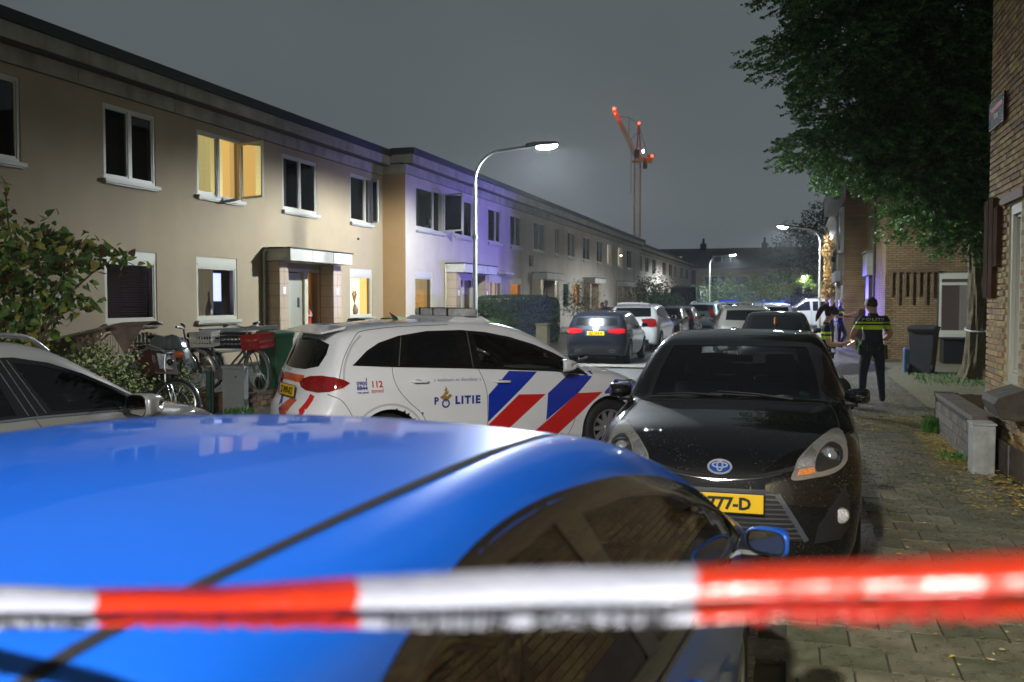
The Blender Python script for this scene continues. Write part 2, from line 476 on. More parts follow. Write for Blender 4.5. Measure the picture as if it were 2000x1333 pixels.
def np_mesh(name, V, F, mats, normals=None, smooth=True, midx=None):
 me = bpy.data.meshes.new(name)
 if isinstance(F, np.ndarray):
  k = F.shape[1]; used = np.unique(F); mp = np.full(len(V), -1); mp[used] = np.arange(len(used))
  V = V[used]; F = mp[F]
  if normals is not None: normals = normals[used]
  me.vertices.add(len(V)); me.vertices.foreach_set('co', np.ascontiguousarray(V, dtype=np.float32).ravel())
  me.loops.add(F.size); me.loops.foreach_set('vertex_index', F.astype(np.int32).ravel())
  me.polygons.add(len(F)); me.polygons.foreach_set('loop_start', np.arange(0, F.size, k, dtype=np.int32))
  me.update(calc_edges=True)
 else:
  me.from_pydata([tuple(p) for p in V], [], F); me.update()
 if not isinstance(mats, (list, tuple)): mats = [mats]
 for m in mats: me.materials.append(m)
 if midx is not None: me.polygons.foreach_set('material_index', midx)
 me.polygons.foreach_set('use_smooth', [bool(smooth)] * len(me.polygons))
 me.validate()
 if normals is not None and len(me.vertices) == len(normals):
  me.normals_split_custom_set_from_vertices([tuple(n) for n in normals])
 return me
def cdt(outline, holes=(), step=0.05):
 O = np.asarray(outline, float)
 def dens(P):
  out = []
  for i in range(len(P)):
   a = np.asarray(P[i]); b = np.asarray(P[(i + 1) % len(P)]); k = max(1, int(np.linalg.norm(b - a) / step))
   for j in range(k): out.append(a + (b - a) * j / k)
  return out
 pts = []; edges = []
 for L in [O] + [np.asarray(h, float) for h in holes]:
  q = dens(L); b = len(pts); pts += q; edges += [(b + i, b + (i + 1) % len(q)) for i in range(len(q))]
 gx, gz = np.meshgrid(np.arange(O[:, 0].min() + step / 2, O[:, 0].max(), step), np.arange(O[:, 1].min() + step / 2, O[:, 1].max(), step))
 gx = gx.ravel(); gz = gz.ravel()
 if len(gx):
  m = inside(gx, gz, O) & (nearest_on(gx, gz, O)[0] > step * 0.4)
  for h in holes: m &= ~inside(gx, gz, h) & (nearest_on(gx, gz, h)[0] > step * 0.4)
  pts += [np.array(p) for p in zip(gx[m], gz[m])]
 r = delaunay_2d_cdt([Vector(p) for p in pts], edges, [], 0, 1e-6)
 V = np.array([tuple(p) for p in r[0]]); T = np.array([f for f in r[2] if len(f) == 3])
 c = V[T].mean(1); m = inside(c[:, 0], c[:, 1], O)
 for h in holes: m &= ~inside(c[:, 0], c[:, 1], h)
 return V, T[m]
class Car:
 def __init__(s, name, sh, paint, loc, heading, label, group=None, cat='car', nu=150, nt=180):
  s.sh = sh; s.root = empty(name, loc, heading, label, cat, group); s.paint = paint; s.holes = []; s.nu = nu; s.nt = nt
  s.regions = []
 def patch(s, name, outline, view, m, off=0.002, holes=(), step=0.05, skirt=0.006, parent=None, mirror=False, label=None):
  V2, T = cdt(outline, holes, step)
  return s.on(name, V2, T, view, m, off, skirt, parent, mirror, label)
 def on(s, name, V2, T, view, m, off=0.002, skirt=0.0, parent=None, mirror=False, label=None):
  P = s.sh.proj(V2, view); Nn = s.sh.grad(P[:, 0], P[:, 1], P[:, 2]); Q = P + Nn * off
  T = np.asarray(T)
  if T.shape[1] == 3:
   fn = np.cross(Q[T[:, 1]] - Q[T[:, 0]], Q[T[:, 2]] - Q[T[:, 0]]); fl = (fn * Nn[T[:, 0]]).sum(1) < 0
   T = T.copy(); T[fl] = T[fl][:, ::-1]
  if skirt > 0:
   E = np.concatenate([T[:, [0, 1]], T[:, [1, 2]], T[:, [2, 0]]]); key = {}
   for a, b in E: key[(a, b)] = 1
   bd = [(a, b) for a, b in key if (b, a) not in key]
   if bd:
    bd = np.array(bd); n0 = len(Q); Q = np.concatenate([Q, Q - Nn * skirt]); Nn = np.concatenate([Nn, Nn])
    a = bd[:, 0]; b = bd[:, 1]
    T = np.concatenate([T, np.stack([b, a, a + n0], -1), np.stack([b, a + n0, b + n0], -1)])
  if mirror: Q = Q * np.array([1, -1, 1]); Nn = Nn * np.array([1, -1, 1]); T = T[:, ::-1]
  me = np_mesh(name, Q, T, m, Nn)
  o = bpy.data.objects.new(name, me); link(o, parent or s.root)
  if label: o['label'] = label
  return o
 def cut(s, outline, view):
  s.holes.append((np.asarray(outline, float), view))
 def region(s, name, outline, view, label=None):
  s.regions.append((name, np.asarray(outline, float), view, label))
 def line(s, pts, view, w=0.006, m=None, off=0.0012, name='panel_gap', mirror=False, parent=None, n=8):
  P = catmull(pts, n, False) if len(pts) > 2 else [tuple(np.array(pts[0]) + (np.array(pts[1]) - np.array(pts[0])) * i / 24) for i in range(25)]
  P = np.array(P); d = np.gradient(P, axis=0); d /= np.linalg.norm(d, axis=1, keepdims=True) + 1e-9
  nn = np.stack([-d[:, 1], d[:, 0]], -1); V = np.concatenate([P + nn * w / 2, P - nn * w / 2]); k = len(P)
  T = [(i, i + 1, k + i) for i in range(k - 1)] + [(i + 1, k + i + 1, k + i) for i in range(k - 1)]
  return s.on(name, V, T, view, m or mat('gap_dark', (0.006, 0.006, 0.007), 0.9), off, 0, parent, mirror)
 def finish(s):
  P, F = s.sh.body(s.nu, s.nt)
  C = P[F].mean(1); keep = np.ones(len(F), bool)
  Nf = None
  lab = np.zeros(len(F), int)
  def side_ok(Q, view):
   return {'R': Q[:, 1] < -0.15, 'L': Q[:, 1] > 0.15, 'F': Q[:, 0] > 0.3, 'B': Q[:, 0] < -0.3, 'T': Q[:, 2] > 0.7}[view]
  def uv(Q, view):
   return {'R': (0, 2), 'L': (0, 2), 'F': (1, 2), 'B': (1, 2), 'T': (0, 1)}[view]
  Pm = P.copy(); moved = np.zeros(len(P), bool)
  gN = s.sh.grad(C[:, 0], C[:, 1], C[:, 2])
  def facing(view):
   return {'R': gN[:, 1] < -0.25, 'L': gN[:, 1] > 0.25, 'F': gN[:, 0] > 0.2, 'B': gN[:, 0] < -0.2, 'T': gN[:, 2] > 0.2}[view]
  for ri, (nm, ol, view, lb) in enumerate(s.regions):
   a, b = uv(C, view); m = inside(C[:, a], C[:, b], ol) & side_ok(C, view) & facing(view); lab[m] = ri + 1
  for ol, view in s.holes:
   a, b = uv(C, view); m = inside(C[:, a], C[:, b], ol) & side_ok(C, view) & facing(view)
   keep &= ~m
  rset = {(v, id(o)) for _, o, v, _ in s.regions}
  for ol, view, msk in [(o, v, None) for o, v in s.holes] + [(o, v, None) for _, o, v, _ in s.regions]:
   a, b = uv(C, view); m = inside(C[:, a], C[:, b], ol) & side_ok(C, view) & facing(view)
   vin = np.zeros(len(P), bool); vin[F[m].ravel()] = True
   vout = np.zeros(len(P), bool); vout[F[~m].ravel()] = True
   bd = np.where(vin & vout & ~moved)[0]
   if len(bd) == 0: continue
   dd, bx, bz = nearest_on(Pm[bd, a], Pm[bd, b], ol)
   ok = dd < 0.05
   if (view, id(ol)) in rset:
    for hl, hv in s.holes:
     if hv == view: ok &= nearest_on(Pm[bd, a], Pm[bd, b], hl)[0] > 0.045
   bd = bd[ok]
   if len(bd) == 0: continue
   Q = s.sh.proj(np.stack([bx[ok], bz[ok]], -1), view)
   near = np.linalg.norm(Q - P[bd], axis=1) < 0.12
   Pm[bd[near]] = Q[near]; moved[bd[near]] = True
  Nn = s.sh.grad(Pm[:, 0], Pm[:, 1], Pm[:, 2])
  fn = np.cross(Pm[F[:, 1]] - Pm[F[:, 0]], Pm[F[:, 2]] - Pm[F[:, 0]]); fl = (fn * Nn[F[:, 0]]).sum(1) < 0
  F = F.copy(); F[fl] = F[fl][:, ::-1]
  me = np_mesh('body', Pm, F[keep & (lab == 0)], s.paint, Nn)
  s.body = link(bpy.data.objects.new('body', me), s.root)
  s.region_obj = []
  for ri, (nm, ol, view, lb) in enumerate(s.regions):
   m = keep & (lab == ri + 1)
   if m.any():
    o = link(bpy.data.objects.new(nm, np_mesh(nm, Pm, F[m], s.paint, Nn)), s.root); s.region_obj.append(o)
    if lb: o['label'] = lb
   else: s.region_obj.append(None)
  return s
WHEEL_CACHE = {}
def wheel(parent, x, y, r, w=0.21, style='ten', col=None, steer=0.0, tyre_only=False):
 """wheel with its tyre, rim and spokes; faces outwards on its own side"""
 key = (r, w, style)
 rimm = col or mat('alloy', (0.35, 0.36, 0.38), 0.3, 0.9)
 wo = empty('wheel', (x, y, r), 0, parent=parent)
 sg = -1 if y < 0 else 1
 wo.rotation_euler = (0, 0, (PI if sg > 0 else 0) + steer)
 if key not in WHEEL_CACHE:
  hr = r * 0.66
  t = MB(); prof = [(hr, -w/2 + 0.012), (hr + 0.02, -w/2), (r - 0.035, -w/2), (r - 0.012, -w/2 + 0.012), (r, -w/2 + 0.035), (r, w/2 - 0.035), (r - 0.012, w/2 - 0.012), (r - 0.035, w/2), (hr + 0.02, w/2), (hr, w/2 - 0.012)]
  n = 40; vs = []; fs = []
  for (q, h) in prof:
   for k in range(n):
    a = 2 * PI * k / n; vs.append((q * math.cos(a), h, q * math.sin(a)))
  for i in range(len(prof) - 1):
   for k in range(n): fs.append((i*n + k, i*n + (k+1) % n, (i+1)*n + (k+1) % n, (i+1)*n + k))
  t.add(vs, fs)
  for k in range(48):  # tread blocks
   a = 2 * PI * k / 48
   M = Matrix.Rotation(a, 4, 'Y')
   t.cbox((r + 0.001, 0, 0), (0.006, w * 0.8, 0.02), M=M)
  tm = t.mesh('tyre', rubber(), True)
  b = MB(); vs = []; fs = []
  pr = [(hr + 0.004, -w/2 + 0.006), (hr - 0.012, -w/2 + 0.008), (hr - 0.02, -w/2 + 0.03), (hr - 0.03, 0.05), (hr - 0.03, w/2 - 0.01)]
  for (q, h) in pr:
   for k in range(n):
    a = 2 * PI * k / n; vs.append((q * math.cos(a), h, q * math.sin(a)))
  for i in range(len(pr) - 1):
   for k in range(n): fs.append((i*n + k, i*n + (k+1) % n, (i+1)*n + (k+1) % n, (i+1)*n + k))
  b.add(vs, fs)
  b.lathe([(0.0, 0.0), (0.05, 0.0), (0.062, 0.012), (0.062, 0.04)], c=(0, -w/2 + 0.012, 0), n=16, axis='y')
  ns = {'ten': 10, 'five': 5, 'cap': 14}[style]; wid = {'ten': 0.026, 'five': 0.06, 'cap': 0.030}[style]
  for k in range(ns):
   M = Matrix.Rotation(2 * PI * k / ns, 4, 'Y')
   y0 = -w/2 + 0.016
   poly = [(0.05, -wid * 0.8), (hr - 0.015, -wid * 0.62), (hr - 0.015, wid * 0.62), (0.05, wid * 0.8)]
   vs = [M @ Vector((u, y0, q)) for u, q in poly] + [M @ Vector((u, y0 + 0.03, q * 1.5)) for u, q in poly]
   b.add(vs, [(0, 1, 2, 3), (7, 6, 5, 4), (0, 4, 5, 1), (1, 5, 6, 2), (2, 6, 7, 3), (3, 7, 4, 0)])
  rm = b.mesh('rim', rimm, True)
  d = MB(); d.lathe([(hr - 0.05, 0.0), (hr - 0.05, 0.01)], c=(0, 0.0, 0), n=24, axis='y')
  dm = d.mesh('brake_disc', mat('brake_dark', (0.03, 0.03, 0.03), 0.5, 0.5))
  WHEEL_CACHE[key] = (tm, rm, dm)
 tm, rm, dm = WHEEL_CACHE[key]
 link(bpy.data.objects.new('tyre', tm), wo)
 if not tyre_only:
  r2 = rm
  if col is not None and rm.materials[0] != col:
   r2 = rm.copy(); r2.materials[0] = col
  link(bpy.data.objects.new('rim', r2), wo)
  link(bpy.data.objects.new('brake_disc', dm), wo)
 return wo
def arch_poly(x, r, zc, zb, n=26):
 P = [(x - r, zb - 0.15)] + [(x - r * math.cos(PI * i / n), zc + r * math.sin(PI * i / n)) for i in range(n + 1)] + [(x + r, zb - 0.15)]
 return P
def wheels_for(car, xf, xr, r, ar, track, style='ten', col=None, zc=None, steer=0.0, w=0.21, lip=True, only=None):
 zc = zc or r + 0.02
 liner = mat('liner_dark', (0.008, 0.008, 0.008), 0.95)
 for x in (xf, xr):
  for sg in (-1, 1):
   if only and (sg not in only): continue
   view = 'R' if sg < 0 else 'L'
   car.cut(arch_poly(x, ar, zc, car.sh.z0), view)
   wheel(car.root, x, sg * track, r, w, style, col, steer if x == xf else 0)
   b = MB(); n = 20
   yo = sg * (track + 0.10); yi = sg * (track - 0.26)
   vs = []; fs = []
   for i in range(n + 1):
    a = PI * i / n - 0.0
    px, pz = x - (ar + 0.004) * math.cos(a), zc + (ar + 0.004) * math.sin(a)
    vs += [(px, yo * 0.96, pz), (px, yi, pz)]
   fs = [(2*i, 2*i+1, 2*i+3, 2*i+2) for i in range(n)]
   vs2 = [(x, yi, zc)]; b.add(vs, fs)
   c0 = len(b.v); b.add([(x, yi, zc)] + [vs[2*i+1] for i in range(n+1)], [(0, i+1, i+2) for i in range(n)])
   b.box(x - ar, x + ar, min(yi, yi + sg * 0.01), max(yi, yi + sg * 0.01), 0.12, zc)
   b.build('wheel_arch_liner', liner, car.root, fix=False)
def seat(parent, x, y, zf=0.28, w=0.5, m=None, headrest=True):
 m = m or mat('seat_fabric', (0.02, 0.02, 0.022), 0.85, vary=0.2, vscale=30, bump=0.2, bscale=300)
 b = MB()
 b.prism([(x + 0.25, zf), (x + 0.28, zf + 0.20), (x + 0.1, zf + 0.22), (x - 0.2, zf + 0.17), (x - 0.2, zf)], y - w/2, y + w/2)
 b.prism([(x - 0.14, zf + 0.16), (x - 0.32, zf + 0.80), (x - 0.40, zf + 0.80), (x - 0.30, zf + 0.12)], y - w/2 + 0.02, y + w/2 - 0.02)
 if headrest: b.prism([(x - 0.33, zf + 0.84), (x - 0.36, zf + 1.00), (x - 0.44, zf + 1.00), (x - 0.42, zf + 0.84)], y - 0.13, y + 0.13)
 o = b.build('seat', m, parent, smooth=True); bv = o.modifiers.new('b', 'BEVEL'); bv.width = 0.035; bv.segments = 3
 return o
def steering(parent, x, y, z, tilt=0.4):
 b = MB(); n = 28; M = Matrix.Translation((x, y, z)) @ Matrix.Rotation(-(PI/2 - tilt), 4, 'Y')
 b.tube([M @ Vector((0.185 * math.cos(2*PI*i/n), 0.185 * math.sin(2*PI*i/n), 0)) for i in range(n)], 0.016, 8, closed=True)
 for a in (0, 2.4, 3.9): b.tube([M @ Vector((0, 0, -0.02)), M @ Vector((0.18 * math.cos(a), 0.18 * math.sin(a), 0))], 0.014, 6)
 b.tube([M @ Vector((0, 0, 0.0)), M @ Vector((0, 0, -0.3))], 0.04, 8)
 return b.build('steering_wheel', black(), parent, smooth=True)
def plate(parent, loc, rot, txt, w=0.52, h=0.112, yellow=True):
 p = MB(); p.box(-w/2, w/2, -0.004, 0.004, -h/2, h/2)
 o = p.build('number_plate', mat('plate_yellow', (0.72, 0.46, 0.01), 0.45), parent, bevel=0.002); o.location = loc; o.rotation_euler = rot
 P, F = text_mesh(txt, h * 0.88, 1.0, bold=0.004)
 if P:
  xs = [q[0] for q in P]; sc = min(1.0, (w * 0.80) / (max(xs) - min(xs)))
  t = MB(); t.add([(q[0] * sc + 0.015, -0.0052, q[1] - h * 0.31) for q in P], F); to = t.build('lettering', mat('ink_black', (0.01, 0.01, 0.01), 0.5), o, fix=False)
 e_ = MB(); e_.box(-w/2 + 0.002, -w/2 + 0.04, -0.0055, -0.004, -h/2 + 0.003, h/2 - 0.003); e_.build('country_band', mat('plate_blue', (0.01, 0.05, 0.4), 0.4), o)
 fr = MB(); fr.box(-w/2 - 0.006, w/2 + 0.006, 0.0, 0.006, -h/2 - 0.008, h/2 + 0.006); fr.build('plate_holder', black(), o)
 return o
# ---------------------------------------------------------------- cars
TUM = [(0.15, 0.90), (0.3, 0.965), (0.5, 0.99), (0.75, 1.0), (0.92, 0.985), (1.05, 0.945), (1.5, 0.765), (1.62, 0.70)]
def gl_dark(): return mat('tinted_glass', (0.006, 0.007, 0.008), 0.20, spec=0.12)
def trim(): return mat('gloss_black', (0.006, 0.006, 0.007), 0.12, coat=0.6)
def chrome(): return mat('chrome', (0.75, 0.76, 0.78), 0.08, 1.0)
def red_lens(): return mat('red_lens', (0.24, 0.006, 0.008), 0.08, coat=1.0, vary=0.35, vscale=40)
def lamp_glass(): return mat('lamp_silver', (0.55, 0.57, 0.58), 0.12, 0.8, coat=1.0, vary=0.3, vscale=30, bump=0.6, bscale=60)
def side_windows(car, dlo, panes, g, tr=None, sides='RL', cut=True, off=0.002):
 tr = tr or trim()
 for v in sides:
  if cut: car.cut(inset(dlo, 0.012), v)
  car.patch('window_surround', dlo, v, tr, off, [inset(p, 0.0) for p in panes] if cut else (), 0.05, 0.004)
  for p in panes:
   car.patch('window_pane', inset(p, -0.008 if cut else 0.012), v, g, -0.003 if cut else off + 0.003, (), 0.06, 0)
def screen(car, outline, view, g, name, band=0.04, cut=True):
 if cut:
  car.cut(inset(outline, 0.012), view)
  inn = inset(outline, band)
  car.patch(name + '_frame', outline, view, trim(), 0.002, [inn], 0.06, 0.004)
  car.patch(name, inset(inn, -0.01), view, g, -0.003, (), 0.06, 0)
 else:
  car.patch(name, outline, view, g, 0.003, (), 0.06, 0.005)
def mirror_ext(car, x, y, z, paint, sg, s=1.0, sweep=0.10):
 """door mirror: deep rounded housing, its glass turned in towards the driver"""
 b = MB(); M = Matrix.Translation((x, y + sg * 0.10 * s, z)) @ Matrix.Rotation(sg * 0.38, 4, 'Z'); vs = []; fs = []; n = 22
 prof = [(-0.055, 0.93), (-0.045, 1.0), (-0.01, 1.02), (0.03, 0.97), (0.07, 0.82), (0.10, 0.60), (0.118, 0.32), (0.124, 0.0)]
 for (dx, k) in prof:
  for i in range(n):
   a = 2 * PI * i / n; c, q = math.cos(a), math.sin(a); e = lambda w: math.copysign(abs(w) ** 0.7, w)
   yy = e(c) * 0.118 * k * s; zz = e(q) * 0.080 * k * s * (0.82 + 0.18 * (c * sg > 0) * abs(c)); dd = dx - 0.05 * max(0, c * sg) ** 2 * (dx > -0.02)
   vs.append(M @ Vector((dd * s, yy, zz)))
 for i in range(len(prof) - 1):
  for k in range(n): fs.append((i*n + k, i*n + (k+1) % n, (i+1)*n + (k+1) % n, (i+1)*n + k))
 b.add(vs, fs); o = b.build('door_mirror', paint, car.root, smooth='all')
 c_ = MB(); ctr = M @ Vector((-0.055 * s, 0, 0)); rim = [ctr + (v - ctr) * 0.90 for v in vs[:n]]; back = M.to_3x3() @ Vector((0.012, 0, 0))
 c_.add(vs[:n] + rim, [(k, (k+1) % n, n + (k+1) % n, n + k) for k in range(n)], 1); c_.add([v + back * 0.5 for v in rim], [tuple(range(n))], 0)
 c_.build('mirror_glass', [mat('mirror_silver', (0.7, 0.72, 0.74), 0.03, 1.0), black()], o, fix=False)
 f_ = MB(); f_.tube([(x + 0.03, y - sg * 0.08, z - 0.06), (x + 0.01, y + sg * 0.0, z - 0.055), (x + 0.01, y + sg * 0.07, z - 0.05)], [0.034 * s, 0.028 * s, 0.034 * s], 8)
 f_.build('mirror_foot', black(), o, smooth=True)
 return o
def corner_lamp(car, sg, xb, pts, m, front=False, name='tail_light', yb=0.45):
 a = {(-1, False): 225, (1, False): 135, (-1, True): -45, (1, True): 45}[(sg, front)]
 k = 1 if (sg < 0) != front else -1
 return car.patch(name, [(k * s_, z) for s_, z in pts], (xb, sg * yb, a), m, 0.008, (), 0.04, 0.012)
def handle(car, x, z, view, parent=None, l=0.20, paint=None):
 P = car.sh.proj(np.array([[x, z]]), view)[0]; sg = -1 if view == 'R' else 1
 b = MB(); n = 10; pts = []
 for i in range(n):
  t = i / (n - 1); xx = x - l / 2 + l * t
  pts.append((xx, P[1] + sg * (0.004 + 0.030 * math.sin(PI * t) ** 0.35), z + 0.008 - 0.016 * t * 0.6))
 b.tube(pts, [0.008] + [0.0145] * (n - 2) + [0.008], 8)
 o = b.build('handle', paint or car.paint, parent or car.root, smooth='all')
 ov = [(x + 0.055 * math.cos(2*PI*i/14) - 0.02, z + 0.024 * math.sin(2*PI*i/14)) for i in range(14)]
 car.patch('handle_recess', ov, view, mat('gap_dark', (0.006, 0.006, 0.007), 0.9), 0.0008, (), 0.03, 0, parent=o if False else None)
 return o
def cabin(car, xs, hw, zf=0.30, dash=None, wheel_y=0.36, seats=((0.05, 0.36), (0.05, -0.36), (-0.85, 0.36), (-0.85, -0.36))):
 floor = mat('cabin_dark', (0.04, 0.04, 0.042), 0.9)
 b = MB(); b.box(xs[0], xs[1], -hw, hw, zf - 0.04, zf); b.build('cabin_floor', floor, car.root)
 for sx, sy in seats: seat(car.root, sx, sy, zf)
 if dash:
  xd, zd = dash
  d = MB(); d.prism([(xd + 0.30, zf), (xd + 0.42, zd - 0.04), (xd + 0.12, zd), (xd - 0.05, zd - 0.03), (xd - 0.12, zd - 0.16), (xd - 0.02, zf)], -hw, hw)
  d.build('dashboard', floor, car.root, bevel=0.02)
  steering(car.root, xd - 0.22, wheel_y, zd - 0.12)
GAP = lambda: mat('gap_dark', (0.006, 0.006, 0.007), 0.9)
# ---- police car -------------------------------------------------
def police_car():
 side = [(-2.05, 0.26), (-2.17, 0.36), (-2.215, 0.52), (-2.20, 0.68), (-2.13, 0.80), (-2.10, 0.95), (-2.06, 1.07), (-1.99, 1.22), (-1.92, 1.36),
   (-1.86, 1.455), (-1.76, 1.505), (-1.5, 1.548), (-0.95, 1.582), (-0.35, 1.587), (0.10, 1.545), (0.45, 1.44), (0.80, 1.27), (1.16, 1.075), (1.32, 1.035),
   (1.65, 0.98), (1.93, 0.89), (2.11, 0.78), (2.20, 0.64), (2.22, 0.46), (2.17, 0.30), (2.02, 0.20), (1.2, 0.19), (0, 0.19), (-1.2, 0.19), (-1.9, 0.21)]
 sh = Shell(side, 0.90, [(0.15, 0.90), (0.28, 0.955), (0.5, 0.99), (0.78, 1.0), (0.93, 0.985), (1.08, 0.94), (1.48, 0.80), (1.60, 0.72)],
      [(-2.3, 0.90), (-1.9, 0.965), (-1.3, 1.0), (1.2, 1.0), (1.8, 0.97), (2.3, 0.88)], crown=0.045, bow=(0.22, 0.17), k=0.085)
 wp = mat('police_white', (0.80, 0.82, 0.85), 0.32, coat=1.0, wet=0.16, wscale=150, lining=(0.02, 0.02, 0.02), vary=0.03, vscale=3)
 c = Car('police_car', sh, wp, (-3.61, 10.37, 0), R_(46.9), 'white police hatchback with blue and red diagonal stripes parked across the road', None, 'police car', 170, 200)
 dlo = [(-1.715, 1.150), (-1.3, 1.120), (-0.3, 1.066), (0.578, 1.008), (0.80, 0.985), (1.075, 0.945), (1.02, 0.995), (0.86, 1.10), (0.66, 1.205), (0.40, 1.31), (0.11, 1.395), (-0.18, 1.452), (-0.47, 1.478), (-0.87, 1.474), (-1.20, 1.43), (-1.42, 1.365), (-1.56, 1.285)]
 pq = [(-1.63, 1.165), (-1.31, 1.143), (-1.245, 1.392), (-1.40, 1.335), (-1.54, 1.25)]
 pr = [(-1.15, 1.132), (-0.50, 1.098), (-0.55, 1.447), (-0.87, 1.445), (-1.09, 1.412)]
 pf = [(-0.27, 1.085), (0.55, 1.035), (0.70, 1.03), (0.78, 1.09), (0.62, 1.175), (0.37, 1.28), (0.09, 1.365), (-0.18, 1.420), (-0.34, 1.435)]
 gw = glass('wet_side_glass', (0.35, 0.38, 0.38), wet=0.30, wscale=95)
 gd = mat('privacy_glass', (0.004, 0.005, 0.006), 0.04, spec=0.55, coat=0.0, wet=0.22, wscale=95)
 c.cut(inset(dlo, 0.012), 'R'); c.cut(inset(dlo, 0.012), 'L')
 for v in 'RL':
  c.patch('window_surround', dlo, v, trim(), 0.002, [pq, pr, pf], 0.05, 0.004)
  c.patch('window_pane', inset(pf, -0.008), v, gw, -0.003, (), 0.05, 0)
  for p in (pq, pr): c.patch('window_pane', inset(p, -0.008), v, gd, -0.003, (), 0.05, 0, label='rain speckled dark privacy glass')
  c.line([(-0.385, 1.07), (-0.40, 1.46)], v, 0.010, chrome() if False else mat('seam_grey', (0.10, 0.10, 0.10), 0.4), 0.004)
  c.line([(-1.235, 1.125), (-1.17, 1.42)], v, 0.010, mat('seam_grey', (0.10, 0.10, 0.10), 0.4), 0.004)
 screen(c, [(1.02, -0.70), (1.10, -0.4), (1.13, 0), (1.10, 0.4), (1.02, 0.70), (0.20, 0.60), (0.28, 0), (0.20, -0.60)], 'T', glass('screen_glass', (0.85, 0.88, 0.86)), 'windscreen')
 fd = [(-0.33, 1.075), (-0.255, 0.86), (-0.235, 0.60), (-0.235, 0.30), (0.80, 0.27), (0.885, 0.42), (0.915, 0.68), (0.90, 0.85), (0.86, 0.99), (0.578, 1.012), (0.03, 1.048)]
 rd = [(-1.31, 1.124), (-1.305, 1.00), (-1.255, 0.88), (-1.14, 0.75), (-1.0, 0.62), (-0.93, 0.45), (-0.90, 0.31), (-0.235, 0.30), (-0.235, 0.60), (-0.255, 0.86), (-0.33, 1.075)]
 for v in 'RL': c.region('front_door', fd, v); c.region('rear_door', rd, v)
 wheels_for(c, 1.365, -1.365, 0.322, 0.352, 0.79, 'ten', mat('hubcap_silver', (0.42, 0.43, 0.45), 0.35, 0.7), zc=0.345, steer=0.0)
 c.finish()
 for v in 'RL':
  c.line([fd[0], fd[1], fd[2], (-0.235, 0.24)], v); c.line([(0.86, 0.99), (0.90, 0.85), (0.915, 0.68), (0.885, 0.42), (0.80, 0.25)], v)
  c.line(rd[:7], v); c.line([(-2.0, 0.99), (-1.80, 0.985)], v, 0.003)
  c.line([(-0.98, 0.30), (-0.2, 0.285), (0.80, 0.265)], v)
  c.line([(-1.98, 0.87), (-1.85, 0.80), (-1.74, 0.62), (-1.72, 0.50)], v)
  c.line([(-1.72, 1.150), (-1.3, 1.122), (-0.3, 1.068), (0.578, 1.010), (0.85, 0.980)], v, 0.012, trim(), 0.006, 'belt_strip')
  handle(c, -1.02, 0.958, v); handle(c, -0.05, 0.918, v)
 c.patch('fuel_flap', [(-1.60, 1.02), (-1.60, 0.99), (-1.595, 0.985), (-1.59, 0.99), (-1.59, 1.02)], 'R', GAP(), 0.001, (), 0.02, 0)
 pale = mat('reflective_grey', (0.48, 0.50, 0.52), 0.4)
 c.line([(-1.365 - 0.40 * math.cos(a), 0.345 + 0.40 * math.sin(a)) for a in [0.2 + 0.27 * i for i in range(11)]], 'R', 0.022, pale, 0.0013, 'reflective_band')
 c.line([(-1.83, 0.97), (-1.80, 1.15), (-1.71, 1.33), (-1.60, 1.44)], 'R', 0.020, pale, 0.0013, 'reflective_band')
 c.line([(-1.875, 0.93), (-1.86, 1.05), (-1.80, 1.22), (-1.70, 1.38), (-1.60, 1.475), (-1.2, 1.52), (-0.6, 1.535)], 'R', 0.005)
 blue = mat('livery_blue', (0.008, 0.035, 0.42), 0.34, coat=1.0, wet=0.12, wscale=150); red = mat('livery_red', (0.62, 0.018, 0.016), 0.34, coat=1.0, wet=0.12, wscale=150)
 def stripe(pts, m): c.patch('livery_stripe', pts, 'R', m, 0.0015, (), 0.04, 0)
 stripe([(-0.229, 0.494), (-0.229, 0.786), (-0.016, 0.978), (0.045, 1.030), (0.40, 1.008), (0.11, 0.775)], blue)
 stripe([(0.150, 0.772), (0.495, 0.759), (0.237, 0.563), (-0.045, 0.345), (-0.37, 0.345)], red)
 stripe([(0.507, 0.466), (0.524, 0.768), (0.815, 0.974), (1.00, 0.945), (1.05, 0.955), (1.09, 0.985), (1.18, 0.995), (1.12, 0.92), (0.925, 0.748)], blue)
 stripe([(0.92, 0.748), (1.268, 0.745), (1.135, 0.65), (0.884, 0.46), (0.63, 0.262), (0.26, 0.275)], red)
 stripe([(1.30, 0.745), (1.46, 0.88), (1.75, 0.85), (1.82, 0.80), (1.70, 0.72), (1.30, 0.722)], blue)
 stripe([(1.72, 0.55), (1.78, 0.70), (1.95, 0.68), (1.90, 0.50)], red)
 tb = mat('print_blue', (0.008, 0.025, 0.26), 0.4); trd = mat('print_red', (0.50, 0.02, 0.02), 0.4); gold = mat('print_gold', (0.42, 0.27, 0.05), 0.35, 0.3)
 def word(s_, x, z, size, sx, m, bold=0.0, shear=0.0, space=1.0):
  P, F = text_mesh(s_, size, sx, bold, space=space)
  c.on('lettering', [(x + p[0] + shear * p[1], z - 0.062 * (x + p[0] - (-0.6)) * 0.35 + p[1]) for p in P], [t for f in F for t in [(f[0], f[i], f[i+1]) for i in range(1, len(f)-1)]], 'R', m, 0.0018)
 word('P', -0.845, 0.713, 0.105, 0.95, tb, 0.004); word('LITIE', -0.478, 0.713, 0.112, 1.0, tb, 0.006, space=1.28)
 n = 20; ring = [(0.030 * math.cos(2*PI*i/n), 0.030 * math.sin(2*PI*i/n)) for i in range(n)] + [(0.047 * math.cos(2*PI*i/n), 0.047 * math.sin(2*PI*i/n)) for i in range(n)]
 T = []
 for i in range(n): j = (i + 1) % n; T += [(i, j, n + j), (i, n + j, n + i)]
